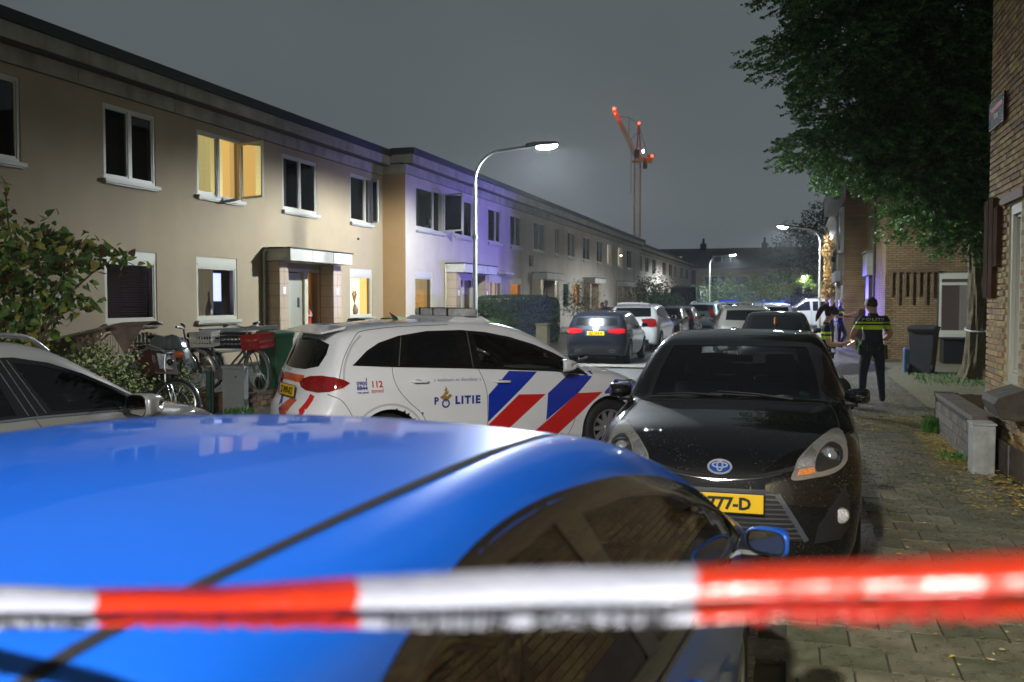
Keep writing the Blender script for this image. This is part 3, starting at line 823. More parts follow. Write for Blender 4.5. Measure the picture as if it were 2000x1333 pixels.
 c.on('lettering', [(-0.735 + a, 0.722 + b) for a, b in ring], T, 'R', tb, 0.0018)
 c.patch('emblem', [(-0.805, 0.790), (-0.735, 0.735), (-0.660, 0.800), (-0.690, 0.822), (-0.722, 0.795), (-0.765, 0.815)], 'R', gold, 0.002, (), 0.04, 0)
 c.patch('emblem', [(-0.765, 0.822), (-0.735, 0.800), (-0.705, 0.828), (-0.700, 0.860), (-0.722, 0.842), (-0.715, 0.875), (-0.738, 0.906), (-0.736, 0.875), (-0.752, 0.860), (-0.738, 0.842)], 'R', gold, 0.002, (), 0.04, 0)
 word('« waakzaam en dienstbaar »', -0.585, 0.948, 0.050, 0.98, tb, 0.0)
 word('0900', -1.645, 0.925, 0.055, 1.0, tb, 0.002); word('8844', -1.645, 0.880, 0.055, 1.0, tb, 0.002)
 word('geen spoed', -1.640, 0.846, 0.030, 0.85, tb, 0.001); word('112', -1.490, 0.905, 0.088, 0.95, trd, 0.003); word('spoed', -1.488, 0.853, 0.056, 0.95, trd, 0.001)
 rw = [(-0.54, 1.13), (-0.30, 1.09), (0, 1.085), (0.30, 1.09), (0.54, 1.13), (0.58, 1.25), (0.55, 1.35), (0.3, 1.395), (0, 1.40), (-0.3, 1.395), (-0.55, 1.35), (-0.58, 1.25)]
 c.patch('rear_window', rw, 'B', mat('rear_glass', (0.005, 0.006, 0.006), 0.03, spec=0.6, wet=0.15, wscale=95), 0.004, (), 0.06, 0.004)
 for sg in (-1, 1):
  corner_lamp(c, sg, -1.55, [(-0.50, 0.95), (-0.45, 1.0), (-0.33, 1.03), (-0.15, 1.045), (0.0, 1.035), (0.08, 1.01), (0.13, 0.975), (0.08, 0.93), (-0.04, 0.895), (-0.20, 0.878), (-0.38, 0.89), (-0.47, 0.915)], red_lens())
  v = 'R' if sg < 0 else 'L'
  c.patch('headlight', [(2.14, 0.60), (2.10, 0.75), (1.85, 0.85), (1.62, 0.87), (1.80, 0.74)], v, lamp_glass(), 0.006, (), 0.05, 0.008)
  c.patch('headlight', [(sg * 0.45, 0.64), (sg * 0.50, 0.74), (sg * 0.84, 0.80), (sg * 0.84, 0.66)], 'F', lamp_glass(), 0.006, (), 0.05, 0.008)
 c.patch('livery_stripe', [(-0.32, 0.955), (-0.34, 1.03), (0.34, 1.03), (0.32, 0.955)], 'B', mat('livery_orange', (0.55, 0.07, 0.012), 0.35, coat=1), 0.0015, (), 0.05, 0)
 c.patch('livery_stripe', [(0.28, 0.90), (0.36, 0.93), (0.05, 0.62), (-0.06, 0.53), (-0.02, 0.66)], 'B', blue, 0.0015, (), 0.05, 0)
 c.patch('livery_stripe', [(0.10, 0.66), (-0.04, 0.56), (-0.14, 0.57), (-0.30, 0.78), (-0.10, 0.78)], 'B', mat('livery_orange', (0.55, 0.07, 0.012), 0.35), 0.0017, (), 0.05, 0)
 c.patch('livery_stripe', [(-0.42, 0.56), (-0.52, 0.56), (-0.62, 0.84), (-0.54, 0.86), (-0.45, 0.70)], 'B', red, 0.0015, (), 0.05, 0)
 c.patch('front_grille', [(-0.42, 0.52), (-0.36, 0.68), (0.36, 0.68), (0.42, 0.52)], 'F', black(), 0.006, (), 0.06, 0.006)
 p = plate(c.root, (-2.155, -0.02, 0.865), (R_(-8), 0, R_(-90)), 'Z-909-KS')
 P, F = text_mesh('POLITIE', 0.05, 1.0)
 c.on('lettering', [(-q[0] + 0.18, 1.048 + q[1] * 0.8) for q in P], [t for f in F for t in [(f[0], f[i], f[i+1]) for i in range(1, len(f)-1)]], 'B', mat('print_grey', (0.15, 0.15, 0.17), 0.5), 0.002)
 for sg in (-1, 1): mirror_ext(c, 0.70, sg * 0.90, 1.075, c.paint, sg, 1.0)
 for sg in (-1, 1):
  q = c.line([(0.68, 1.075 - 0.01), (0.80, 1.06)], 'R' if sg < 0 else 'L', 0.06, trim(), 0.005, 'mirror_sail')
 b = MB(); b.prism([(-1.72, 1.50), (-1.98, 1.452), (-1.97, 1.475), (-1.70, 1.535)], -0.60, 0.60); b.build('tailgate_spoiler', wp, c.root, bevel=0.01)
 b = MB(); b.tube([(-0.9, 0, 1.58), (-0.98, 0, 1.66)], [0.03, 0.004], 8)
 b.build('roof_aerial', trim(), c.root, smooth=True)
 lb = MB(); lb.prism([(-0.56, 1.565), (-0.46, 1.622), (-0.14, 1.622), (-0.02, 1.55), (-0.5, 1.55)], -0.60, 0.60)
 bar = lb.build('light_bar_base', wp, c.root, bevel=0.02)
 n = 14; ol = []
 for i in range(n * 2): a = 2 * PI * i / (n * 2); ol.append((-0.30 + 0.15 * math.copysign(abs(math.cos(a)) ** 0.7, math.cos(a)), 0.66 * math.copysign(abs(math.sin(a)) ** 0.5, math.sin(a))))
 bb = MB(); vs = []; 
 for z, k in ((1.625, 0.97), (1.64, 1.0), (1.69, 1.0), (1.705, 0.93)): vs += [(-0.30 + (x + 0.30) * k, y * (1 - (1 - k) * 0.3), z) for x, y in ol]
 m = len(ol); fs = [(r*m + i, r*m + (i+1) % m, (r+1)*m + (i+1) % m, (r+1)*m + i) for r in range(3) for i in range(m)] + [tuple(range(3*m, 4*m))[::1], tuple(range(m))[::-1]]
 bb.add(vs, fs)
 bb.build('light_bar_lens', mat('clear_lens', (0.50, 0.52, 0.53), 0.06, coat=1.0, vary=0.25, vscale=12, bump=0.3, bscale=35, wet=0.2, wscale=120), c.root, smooth=True)
 k = MB()
 for y in (-0.36, 0.36, 0.0): k.box(-0.455, -0.145, y - 0.012, y + 0.012, 1.622, 1.712)
 k.build('light_bar_divider', black(), c.root)
 cabin(c, (-1.6, 1.0), 0.72, 0.30, (0.72, 1.00), 0.36)
 w = MB(); w.box(0.42, 0.75, -0.60, -0.10, 1.02, 1.035); w.build('paper_on_dashboard', mat('paper', (0.7, 0.72, 0.72), 0.8), c.root)
 return c
police_car()
# ---- black hatchback facing the camera ----------------------------
def black_hatch():
 side = [(1.90, 0.20), (1.955, 0.32), (1.965, 0.50), (1.955, 0.66), (1.90, 0.79), (1.78, 0.89), (1.50, 0.985), (1.10, 1.04), (0.80, 1.07), (0.58, 1.10),
   (0.20, 1.29), (-0.15, 1.455), (-0.40, 1.515), (-0.75, 1.54), (-1.2, 1.535), (-1.65, 1.48), (-1.80, 1.40), (-1.88, 1.2), (-1.97, 1.0), (-1.99, 0.7), (-1.97, 0.45), (-1.90, 0.25), (-1.2, 0.19), (0, 0.19), (1.2, 0.19)]
 sh = Shell(side, 0.848, [(0.15, 0.88), (0.3, 0.95), (0.5, 0.985), (0.75, 1.0), (0.95, 0.99), (1.1, 0.945), (1.5, 0.76), (1.6, 0.70)],
      [(-2.2, 0.9), (-1.7, 0.97), (-1.0, 1.0), (1.1, 1.0), (1.6, 0.985), (2.1, 0.92)], crown=0.04, bow=(0.27, 0.14), k=0.11)
 pt = mat('black_paint', (0.003, 0.003, 0.0035), 0.5, spec=0.08, coat=1.0, wet=0.55, wscale=105, drop_glint=0.10, lining=(0.07, 0.07, 0.07))
 c = Car('black_hatchback', sh, pt, (-0.415, 7.70, 0), R_(-90), 'wet black hatchback facing the viewer with a round silver badge and yellow plate', None, 'car', 190, 220)
 ws = [(0.56, -0.66), (0.66, -0.35), (0.69, 0), (0.66, 0.35), (0.56, 0.66), (0.20, 0.625), (-0.16, 0.555), (-0.13, 0), (-0.16, -0.555), (0.20, -0.625)]
 screen(c, ws, 'T', glass('screen_glass', (0.85, 0.88, 0.86)), 'windscreen', 0.045)
 screen(c, [(-0.52, 1.16), (0, 1.13), (0.52, 1.16), (0.48, 1.38), (0, 1.41), (-0.48, 1.38)], 'B', glass('screen_glass'), 'rear_window', 0.045)
 dlo = [(0.42, 1.10), (0.0, 1.085), (-0.7, 1.105), (-1.5, 1.17), (-1.60, 1.30), (-1.40, 1.40), (-0.9, 1.425), (-0.35, 1.41), (0.0, 1.30)]
 side_windows(c, dlo, [[(0.28, 1.12), (-0.40, 1.115), (-0.42, 1.39), (-0.3, 1.385), (0.0, 1.27)], [(-0.5, 1.12), (-1.15, 1.155), (-1.15, 1.385), (-0.52, 1.40)]], glass('screen_glass'))
 for v in 'RL':
  c.region('front_door', [(0.45, 1.09), (0.62, 0.95), (0.68, 0.6), (0.60, 0.30), (-0.45, 0.30), (-0.47, 1.09)], v)
 wheels_for(c, 1.20, -1.30, 0.31, 0.345, 0.73, 'five', zc=0.33)
 bp = [(0.0, 0.74), (0.0, 0.60)]
 c.finish()
 for sg in (1, -1):
  hl = [(sg * 0.42, 0.752), (sg * 0.432, 0.81), (sg * 0.455, 0.865), (sg * 0.54, 0.935), (sg * 0.645, 0.985), (sg * 0.705, 0.99), (sg * 0.738, 0.955), (sg * 0.738, 0.845), (sg * 0.66, 0.785), (sg * 0.54, 0.762)]
  hl = catmull([(y, z - 0.02) for y, z in hl], 4)
  c.patch('headlight', hl, 'F', mat('lamp_shell', (0.26, 0.25, 0.23), 0.15, 0.45, coat=1.0, vary=0.2, vscale=12), 0.004, (), 0.04, 0.01)
  dk = catmull([(sg * 0.555, 0.778), (sg * 0.565, 0.86), (sg * 0.64, 0.915), (sg * 0.71, 0.885), (sg * 0.70, 0.815), (sg * 0.63, 0.785)], 4)
  c.patch('lamp_bezel', dk, 'F', mat('lamp_bezel_dark', (0.05, 0.05, 0.05), 0.2, 0.6, coat=1.0), 0.007, (), 0.04, 0.004)
  c.patch('reflector', [(sg * 0.447, 0.795), (sg * 0.46, 0.84), (sg * 0.53, 0.90), (sg * 0.558, 0.875), (sg * 0.545, 0.80)], 'F', mat('lamp_facet', (0.6, 0.6, 0.6), 0.15, 0.9, coat=1.0, vary=0.5, vscale=90, bump=1.0, bscale=90), 0.008, (), 0.04, 0.004)
  cp = sh.proj(np.array([[sg * 0.638, 0.852]]), 'F')[0]
  b = MB(); b.lathe([(0.0, 0.02), (0.030, 0.012), (0.046, -0.006), (0.048, -0.02)], c=(cp[0] + 0.006, cp[1], cp[2]), n=24, axis='x')
  b.build('projector_lens', mat('lens_glass', (0.25, 0.27, 0.29), 0.03, 0.6, coat=1.0), c.root, smooth=True)
  b = MB(); b.lathe([(0.048, 0.0), (0.058, 0.006), (0.060, -0.02)], c=(cp[0] + 0.002, cp[1], cp[2]), n=24, axis='x')
  b.build('projector_ring', chrome(), c.root, smooth=True)
  c.patch('indicator', [(sg * 0.445, 0.752), (sg * 0.46, 0.785), (sg * 0.54, 0.798), (sg * 0.55, 0.765)], 'F', mat('amber', (0.55, 0.20, 0.05), 0.15, coat=1.0, vary=0.4, vscale=60, bump=0.8, bscale=90), 0.009, (), 0.03, 0.004)
  fp = sh.proj(np.array([[sg * 0.70, 0.52]]), 'F')[0]
  b = MB(); b.lathe([(0.0, 0.012), (0.040, 0.008), (0.048, 0.0), (0.052, -0.03)], c=(fp[0] + 0.004, fp[1], fp[2]), n=24, axis='x')
  b.build('fog_light', mat('lamp_facet', (0.6, 0.6, 0.6), 0.15, 0.9), c.root, smooth=True)
  c.patch('fog_light_recess', [(sg * 0.55, 0.36), (sg * 0.57, 0.46), (sg * 0.66, 0.60), (sg * 0.725, 0.70), (sg * 0.75, 0.58), (sg * 0.755, 0.46), (sg * 0.70, 0.38)], 'F', mat('satin_black', (0.008, 0.008, 0.009), 0.5), 0.0025, (), 0.04, 0.004)
  mirror_ext(c, 0.42, sg * 0.80, 1.10, pt, sg, 0.80)
  c.line([(0.565, sg * 0.665), (0.9, sg * 0.70), (1.30, sg * 0.705), (1.52, sg * 0.66), (1.68, sg * 0.55)], 'T', 0.006)
  v = 'R' if sg < 0 else 'L'
  c.line([(0.45, 1.09), (0.62, 0.95), (0.68, 0.6), (0.60, 0.30)], v); c.line([(-0.46, 1.09), (-0.46, 0.3)], v)
  handle(c, -0.25, 0.95, v)
 c.line([(-0.44, 0.800), (-0.25, 0.755), (0.0, 0.735), (0.25, 0.755), (0.44, 0.800)], 'F', 0.020, GAP(), 0.002, 'upper_grille')
 c.line([(-0.44, 0.786), (-0.25, 0.742), (0.0, 0.722), (0.25, 0.742), (0.44, 0.786)], 'F', 0.004, chrome(), 0.004, 'grille_strip')
 g0 = [(-0.26, 0.675), (0.26, 0.675), (0.335, 0.650), (0.40, 0.53), (0.505, 0.375), (-0.505, 0.375), (-0.40, 0.53), (-0.335, 0.650)]
 c.patch('lower_grille', g0, 'F', mat('grille_black', (0.006, 0.006, 0.006), 0.55), 0.002, (), 0.05, 0.004)
 for i in range(10):
  z = 0.395 + i * 0.028
  w = 0.485 - (z - 0.375) * 0.55
  c.line([(-w, z), (0, z + 0.001), (w, z)], 'F', 0.010, mat('grille_slat', (0.05, 0.055, 0.062), 0.3, coat=0.6), 0.010, 'grille_slat')
 for a, b2 in ((g0[2], g0[4]), (g0[7], g0[5])):
  c.line([a, ((a[0] + b2[0]) / 2 * 1.01, (a[1] + b2[1]) / 2), b2], 'F', 0.030, mat('grille_edge', (0.05, 0.06, 0.08), 0.2, coat=0.8), 0.006, 'grille_edge')
 ep = sh.proj(np.array([[0.0, 0.792]]), 'F')[0]; en = sh.grad(*[np.array([q]) for q in ep])[0]
 tilt = math.atan2(en[2], en[0])
 eo = empty('badge', (ep[0] + en[0] * 0.004, 0, ep[2] + en[2] * 0.004), 0, parent=c.root); eo.rotation_euler = (0, -tilt, 0)
 def ringpts(a, b_, cy=0, cz=0, n=28): return [(0.0, cy + a * math.cos(2*PI*i/n), cz + b_ * math.sin(2*PI*i/n)) for i in range(n)]
 b = MB(); b.add([(0.0, 0.066 * math.cos(2*PI*i/28), 0.046 * math.sin(2*PI*i/28)) for i in range(28)], [tuple(range(28))]); b.build('badge_backing', mat('badge_blue', (0.02, 0.10, 0.50), 0.1, 0.5, coat=1), eo)
 b = MB(); b.tube(ringpts(0.068, 0.047), 0.0065, 6, closed=True); b.tube(ringpts(0.044, 0.017, 0, 0.012), 0.005, 6, closed=True); b.tube(ringpts(0.016, 0.034, 0, 0.006), 0.005, 6, closed=True)
 b.build('badge_ring', mat('badge_silver', (0.5, 0.52, 0.55), 0.3, 0.6), eo, smooth=True)
 plate(c.root, (1.985, 0.0, 0.595), (R_(0), 0, R_(90)), 'K-777-D')
 b = MB()
 def tp(x, y, dz): q = sh.proj(np.array([[x, y]]), 'T')[0]; return (q[0], q[1], q[2] + dz)
 for (ya, yb) in ((0.42, -0.12), (-0.08, -0.56)):
  b.tube([tp(0.63, ya, 0.012), tp(0.60, (ya + yb) / 2, 0.022), tp(0.56, yb, 0.018)], [0.010, 0.008, 0.005], 6)
  b.tube([tp(0.60, ya - 0.06, 0.008), tp(0.575, yb - 0.05, 0.008)], 0.006, 6)
 b.build('wiper', black(), c.root, smooth=True)
 c.patch('scuttle', [(0.60, -0.62), (0.68, -0.35), (0.71, 0), (0.68, 0.35), (0.60, 0.62), (0.66, 0.66), (0.76, 0.35), (0.79, 0), (0.76, -0.35), (0.66, -0.66)], 'T', mat('satin_black', (0.008, 0.008, 0.009), 0.5), 0.002, (), 0.05, 0.003)
 q = sh.proj(np.array([[0.475, 0.50]]), 'T')[0]; nn = sh.grad(*[np.array([w]) for w in q])[0]
 n = 20; stk = [(0.475 + 0.028 * math.sin(2*PI*i/n), 0.50 + 0.042 * math.cos(2*PI*i/n)) for i in range(n)]
 c.patch('windscreen_sticker', stk, 'T', mat('sticker_green', (0.02, 0.28, 0.16), 0.5), -0.006, (), 0.03, 0)
 c.patch('windscreen_sticker_band', [(0.470, 0.472), (0.470, 0.528), (0.482, 0.528), (0.482, 0.472)], 'T', mat('sticker_white', (0.6, 0.7, 0.65), 0.5), -0.004, (), 0.03, 0)
 cabin(c, (-1.5, 0.7), 0.66, 0.30, (0.20, 1.00), 0.34, ((-0.15, 0.34), (-0.15, -0.34), (-1.0, 0.3), (-1.0, -0.3)))
 m = MB(); m.cbox((-0.10, 0, 1.33), (0.02, 0.22, 0.06)); m.build('rear_view_mirror', black(), c.root, bevel=0.01)
 return c
black_hatch()
# ---- blue car right in front of the camera ----------------------------
def blue_car():
 side = [(-1.95, 0.25), (-2.05, 0.45), (-2.06, 0.75), (-2.02, 0.95), (-1.92, 1.06), (-1.75, 1.22), (-1.55, 1.40), (-1.38, 1.478), (-0.95, 1.512), (-0.50, 1.520), (-0.10, 1.510), (0.25, 1.482), (0.60, 1.412), (1.0, 1.305), (1.42, 1.165), (1.75, 1.04), (1.90, 1.0),
   (2.10, 0.93), (2.30, 0.80), (2.42, 0.62), (2.44, 0.42), (2.34, 0.24), (1.6, 0.18), (0, 0.18), (-1.3, 0.18)]
 sh = Shell(side, 0.90, [(0.15, 0.90), (0.3, 0.96), (0.5, 0.99), (0.72, 1.0), (0.88, 0.985), (1.0, 0.955), (1.42, 0.80), (1.54, 0.71)],
      [(-2.2, 0.9), (-1.7, 0.97), (-1.0, 1.0), (1.4, 1.0), (2.0, 0.97), (2.5, 0.88)], crown=0.055, bow=(0.24, 0.2), k=0.11)
 pt = mat('bright_blue_paint', (0.003, 0.075, 0.42), 0.36, 0.2, coat=0.6, lining=(0.03, 0.03, 0.028), vary=0.05, vscale=2)
 c = Car('blue_car', sh, pt, (-1.13, 2.10, 0), R_(86.6), 'bright blue car right in front of the viewer behind the barrier tape', None, 'car', 200, 220)
 gl = glass('screen_glass')
 top = catmull([(1.58, 1.0), (1.34, 1.09), (1.0, 1.195), (0.62, 1.295), (0.25, 1.368), (-0.08, 1.408), (-0.42, 1.43), (-0.75, 1.42), (-1.05, 1.36), (-1.28, 1.25), (-1.42, 1.13)], 5, False)
 dlo = [(-1.44, 1.05), (-0.6, 1.005), (0.6, 0.955), (1.58, 0.950)] + top
 t2 = lambda a, b, d: [(x, z - d) for x, z in top if a < x < b]
 pf = [(0.05, 1.03), (0.6, 0.995), (1.28, 0.985), (1.32, 1.03)] + t2(-0.17, 1.28, 0.05) + [(-0.20, 1.37)]
 pr = [(-1.36, 1.085), (-0.05, 1.035), (-0.22, 1.24), (-0.36, 1.385)] + t2(-1.30, -0.37, 0.048)
 side_windows(c, dlo, [pf, pr], gl)
 screen(c, [(1.70, -0.68), (1.80, -0.3), (1.81, 0), (1.80, 0.3), (1.70, 0.68), (0.52, 0.55), (0.58, 0), (0.52, -0.55)], 'T', gl, 'windscreen')
 screen(c, [(-1.85, -0.57), (-1.89, 0), (-1.85, 0.57), (-1.42, 0.54), (-1.38, 0), (-1.42, -0.54)], 'T', gl, 'rear_window')
 for v in 'RL': c.region('front_door', [(1.42, 0.95), (1.30, 0.75), (1.12, 0.6), (1.10, 0.28), (0.02, 0.28), (0.0, 1.0)], v)
 wheels_for(c, 1.55, -1.25, 0.32, 0.355, 0.76, 'five', zc=0.34)
 c.finish()
 for sg in (-1, 1):
  c.line([(-1.42, sg * 0.53), (-1.2, sg * 0.555), (-0.7, sg * 0.575), (-0.2, sg * 0.57), (0.42, sg * 0.555)], 'T', 0.019, mat('ditch_strip', (0.008, 0.008, 0.009), 0.8, spec=0.2), 0.002, 'roof_strip')
  mirror_ext(c, 1.38, sg * 0.91, 0.955, pt, sg, 0.70)
  v = 'R' if sg < 0 else 'L'
  c.line([(1.42, 0.95), (1.30, 0.75), (1.12, 0.6), (1.10, 0.28)], v); c.line([(0.0, 1.0), (0.02, 0.28)], v); handle(c, 0.18, 0.86, v)
  c.line([(-1.44, 1.046), (-0.6, 1.001), (0.6, 0.951), (1.56, 0.945)], v, 0.012, trim(), 0.006, 'belt_strip')
  c.patch('headlight', [(sg * 0.45, 0.66), (sg * 0.50, 0.76), (sg * 0.76, 0.80), (sg * 0.76, 0.68)], 'F', lamp_glass(), 0.006, (), 0.05, 0.008)
  c.patch('tail_light', [(sg * 0.45, 0.80), (sg * 0.50, 0.92), (sg * 0.76, 0.93), (sg * 0.76, 0.80)], 'B', red_lens(), 0.006, (), 0.05, 0.008)
 cabin(c, (-1.3, 1.2), 0.68, 0.28, (0.90, 0.95), 0.34, ((0.25, 0.34), (0.25, -0.34), (-0.65, 0.3), (-0.65, -0.3)))
 return c
blue_car()
# ---- silver grey estate on the left --------------------------------
def grey_estate():
 side = [(-2.9, 0.25), (-3.0, 0.5), (-2.98, 0.9), (-2.80, 1.15), (-2.6, 1.40), (-2.45, 1.46), (-1.8, 1.505), (-1.1, 1.525), (-0.75, 1.515), (-0.45, 1.44), (-0.05, 1.27), (0.30, 1.115), (0.58, 0.995), (0.75, 0.965),
   (1.1, 0.915), (1.40, 0.84), (1.60, 0.74), (1.70, 0.60), (1.70, 0.42), (1.60, 0.24), (0.9, 0.19), (-0.6, 0.19), (-2.2, 0.19)]
 side = [(x + 0.6, z) for x, z in side]
 sh = Shell(side, 0.90, [(0.15, 0.90), (0.3, 0.96), (0.5, 0.99), (0.75, 1.0), (0.90, 0.985), (1.0, 0.95), (1.40, 0.80), (1.52, 0.72)],
      [(-2.5, 0.9), (-2.0, 0.97), (-1.0, 1.0), (1.4, 1.0), (1.9, 0.96), (2.3, 0.86)], crown=0.05, bow=(0.26, 0.12), k=0.10)
 pt = mat('silver_grey_paint', (0.40, 0.41, 0.41), 0.32, 0.55, coat=1.0, wet=0.08, wscale=140, lining=(0.03, 0.03, 0.03))
 c = Car('silver_estate', sh, pt, (-5.9, 5.6, 0), R_(90), 'silver grey estate car with roof rails parked at the left kerb', None, 'car', 190, 200)
 o = 0.6
 dlo = [(x + o, z) for x, z in [(-2.45, 1.05), (-1.9, 1.02), (-1.2, 0.995), (-0.84, 0.985), (-0.07, 0.945), (0.33, 0.925), (0.22, 1.02), (0.0, 1.12), (-0.3, 1.245), (-0.6, 1.345), (-0.9, 1.40), (-1.3, 1.415), (-1.9, 1.40), (-2.3, 1.33)]]
 pf = [(x + o, z) for x, z in [(-0.70, 1.005), (-0.1, 0.97), (0.13, 0.965), (0.08, 1.045), (-0.12, 1.14), (-0.42, 1.26), (-0.70, 1.335), (-0.93, 1.365)]]
 pr = [(x + o, z) for x, z in [(-1.75, 1.04), (-1.02, 1.015), (-1.14, 1.37), (-1.65, 1.37)]]
 gw = glass('wet_side_glass')
 side_windows(c, dlo, [pf, pr], glass('damp_glass', (0.45, 0.5, 0.47), wet=0.07, wscale=100))
 screen(c, [(x + o, y) for x, y in [(0.48, -0.68), (0.58, -0.3), (0.60, 0), (0.58, 0.3), (0.48, 0.68), (-0.62, 0.55), (-0.55, 0), (-0.62, -0.55)]], 'T', glass('screen_glass'), 'windscreen')
 for v in 'RL': c.region('front_door', [(x + o, z) for x, z in [(-0.88, 0.985), (-0.82, 0.88), (-0.76, 0.6), (-0.76, 0.3), (0.33, 0.28), (0.42, 0.6), (0.36, 0.92)]], v)
 wheels_for(c, 0.82 + o, -1.95 + o, 0.33, 0.365, 0.78, 'five', zc=0.35)
 c.finish()
 for sg in (-1, 1):
  v = 'R' if sg < 0 else 'L'
  c.line([(x + o, z) for x, z in [(-0.88, 0.985), (-0.82, 0.88), (-0.76, 0.6), (-0.76, 0.3)]], v); c.line([(x + o, z) for x, z in [(0.30, 0.92), (0.36, 0.82), (0.42, 0.6), (0.33, 0.28)]], v)
  for a, b2 in (((-0.84, 0.99), (-1.03, 1.40)), ((-0.76, 1.0), (-0.97, 1.385)), ((-0.92, 1.0), (-1.10, 1.40))):
   c.line([(a[0] + o, a[1]), (b2[0] + o, b2[1])], v, 0.008, mat('seam_grey', (0.10, 0.10, 0.10), 0.4), 0.004, 'pillar_seam')
  c.line([(x + o, z) for x, z in [(-2.45, 1.046), (-1.2, 0.990), (-0.84, 0.980), (-0.07, 0.940), (0.34, 0.918)]], v, 0.014, chrome(), 0.007, 'belt_strip')
  mirror_ext(c, 0.02 + o, sg * 0.935, 0.985, pt, sg, 1.35, sweep=0.35)
  hy = sg * 0.60
  b = MB(); pts = []
  for i in range(25):
   t = i / 24; x = -2.2 + t * 1.75; q = sh.proj(np.array([[x + o, hy]]), 'T')[0]; pts.append((q[0], q[1], q[2] + 0.005 + 0.05 * min(1, math.sin(PI * t) * 3.5)))
  b.tube(pts, 0.017, 8); b.build('roof_rail', mat('satin_silver', (0.5, 0.51, 0.52), 0.35, 0.9), c.root, smooth=True)
  c.patch('headlight', [(x + o, z) for x, z in [(1.62, 0.62), (1.58, 0.72), (1.40, 0.79), (1.18, 0.80), (1.30, 0.70)]], v, lamp_glass(), 0.006, (), 0.05, 0.008)
  c.patch('headlight', [(sg * 0.45, 0.60), (sg * 0.50, 0.70), (sg * 0.84, 0.76), (sg * 0.84, 0.62)], 'F', lamp_glass(), 0.006, (), 0.05, 0.008)
  c.line([(0.53 + o, sg * 0.71), (0.9 + o, sg * 0.74), (1.3 + o, sg * 0.70), (1.52 + o, sg * 0.60)], 'T', 0.006)
 cabin(c, (-2.1, 1.1), 0.72, 0.30, (0.55, 0.97), 0.36, ((0.0, 0.36), (0.0, -0.36), (-0.85, 0.36), (-0.85, -0.36)))
 return c
grey_estate()
# ---- the other parked cars -------------------------------------------
PRE = {
 'hatch': dict(L=(-2.02, 2.10), side=[(-1.98, 0.25), (-2.05, 0.42), (-2.06, 0.66), (-2.0, 0.92), (-1.93, 1.02), (-1.78, 1.24), (-1.66, 1.38), (-1.45, 1.44), (-0.9, 1.49), (-0.4, 1.50), (0.0, 1.46), (0.45, 1.27), (0.95, 1.03), (1.15, 0.98), (1.6, 0.90), (1.92, 0.78), (2.05, 0.62), (2.06, 0.42), (1.96, 0.22), (1.2, 0.18), (0, 0.18), (-1.3, 0.18)],
   hw=0.90, wh=(1.28, -1.28, 0.32), dlo=[(-1.62, 1.12), (-1.2, 1.06), (-0.2, 1.01), (0.86, 0.98), (0.50, 1.19), (0.05, 1.36), (-0.4, 1.405), (-1.0, 1.39), (-1.4, 1.31)], pil=(-0.30, -1.18), rw=(0.60, 1.06, 0.56, 1.36), tl=(0.50, 0.82, 0.84, 1.0), ws=(1.0, 0.10)),
 'suv': dict(L=(-2.25, 2.3), side=[(-2.15, 0.30), (-2.25, 0.50), (-2.26, 0.78), (-2.18, 1.05), (-2.05, 1.20), (-1.88, 1.44), (-1.80, 1.56), (-1.55, 1.62), (-0.9, 1.665), (-0.3, 1.67), (0.1, 1.62), (0.55, 1.43), (1.05, 1.16), (1.25, 1.11), (1.75, 1.04), (2.12, 0.92), (2.26, 0.74), (2.27, 0.50), (2.15, 0.28), (1.3, 0.24), (0, 0.24), (-1.4, 0.24)],
   hw=0.94, wh=(1.42, -1.42, 0.36), dlo=[(-1.80, 1.27), (-1.2, 1.19), (-0.2, 1.14), (0.98, 1.11), (0.58, 1.33), (0.12, 1.52), (-0.4, 1.57), (-1.1, 1.56), (-1.55, 1.47)], pil=(-0.32, -1.25), rw=(0.64, 1.20, 0.60, 1.52), tl=(0.56, 0.90, 0.86, 1.16), ws=(1.08, 0.16)),
}
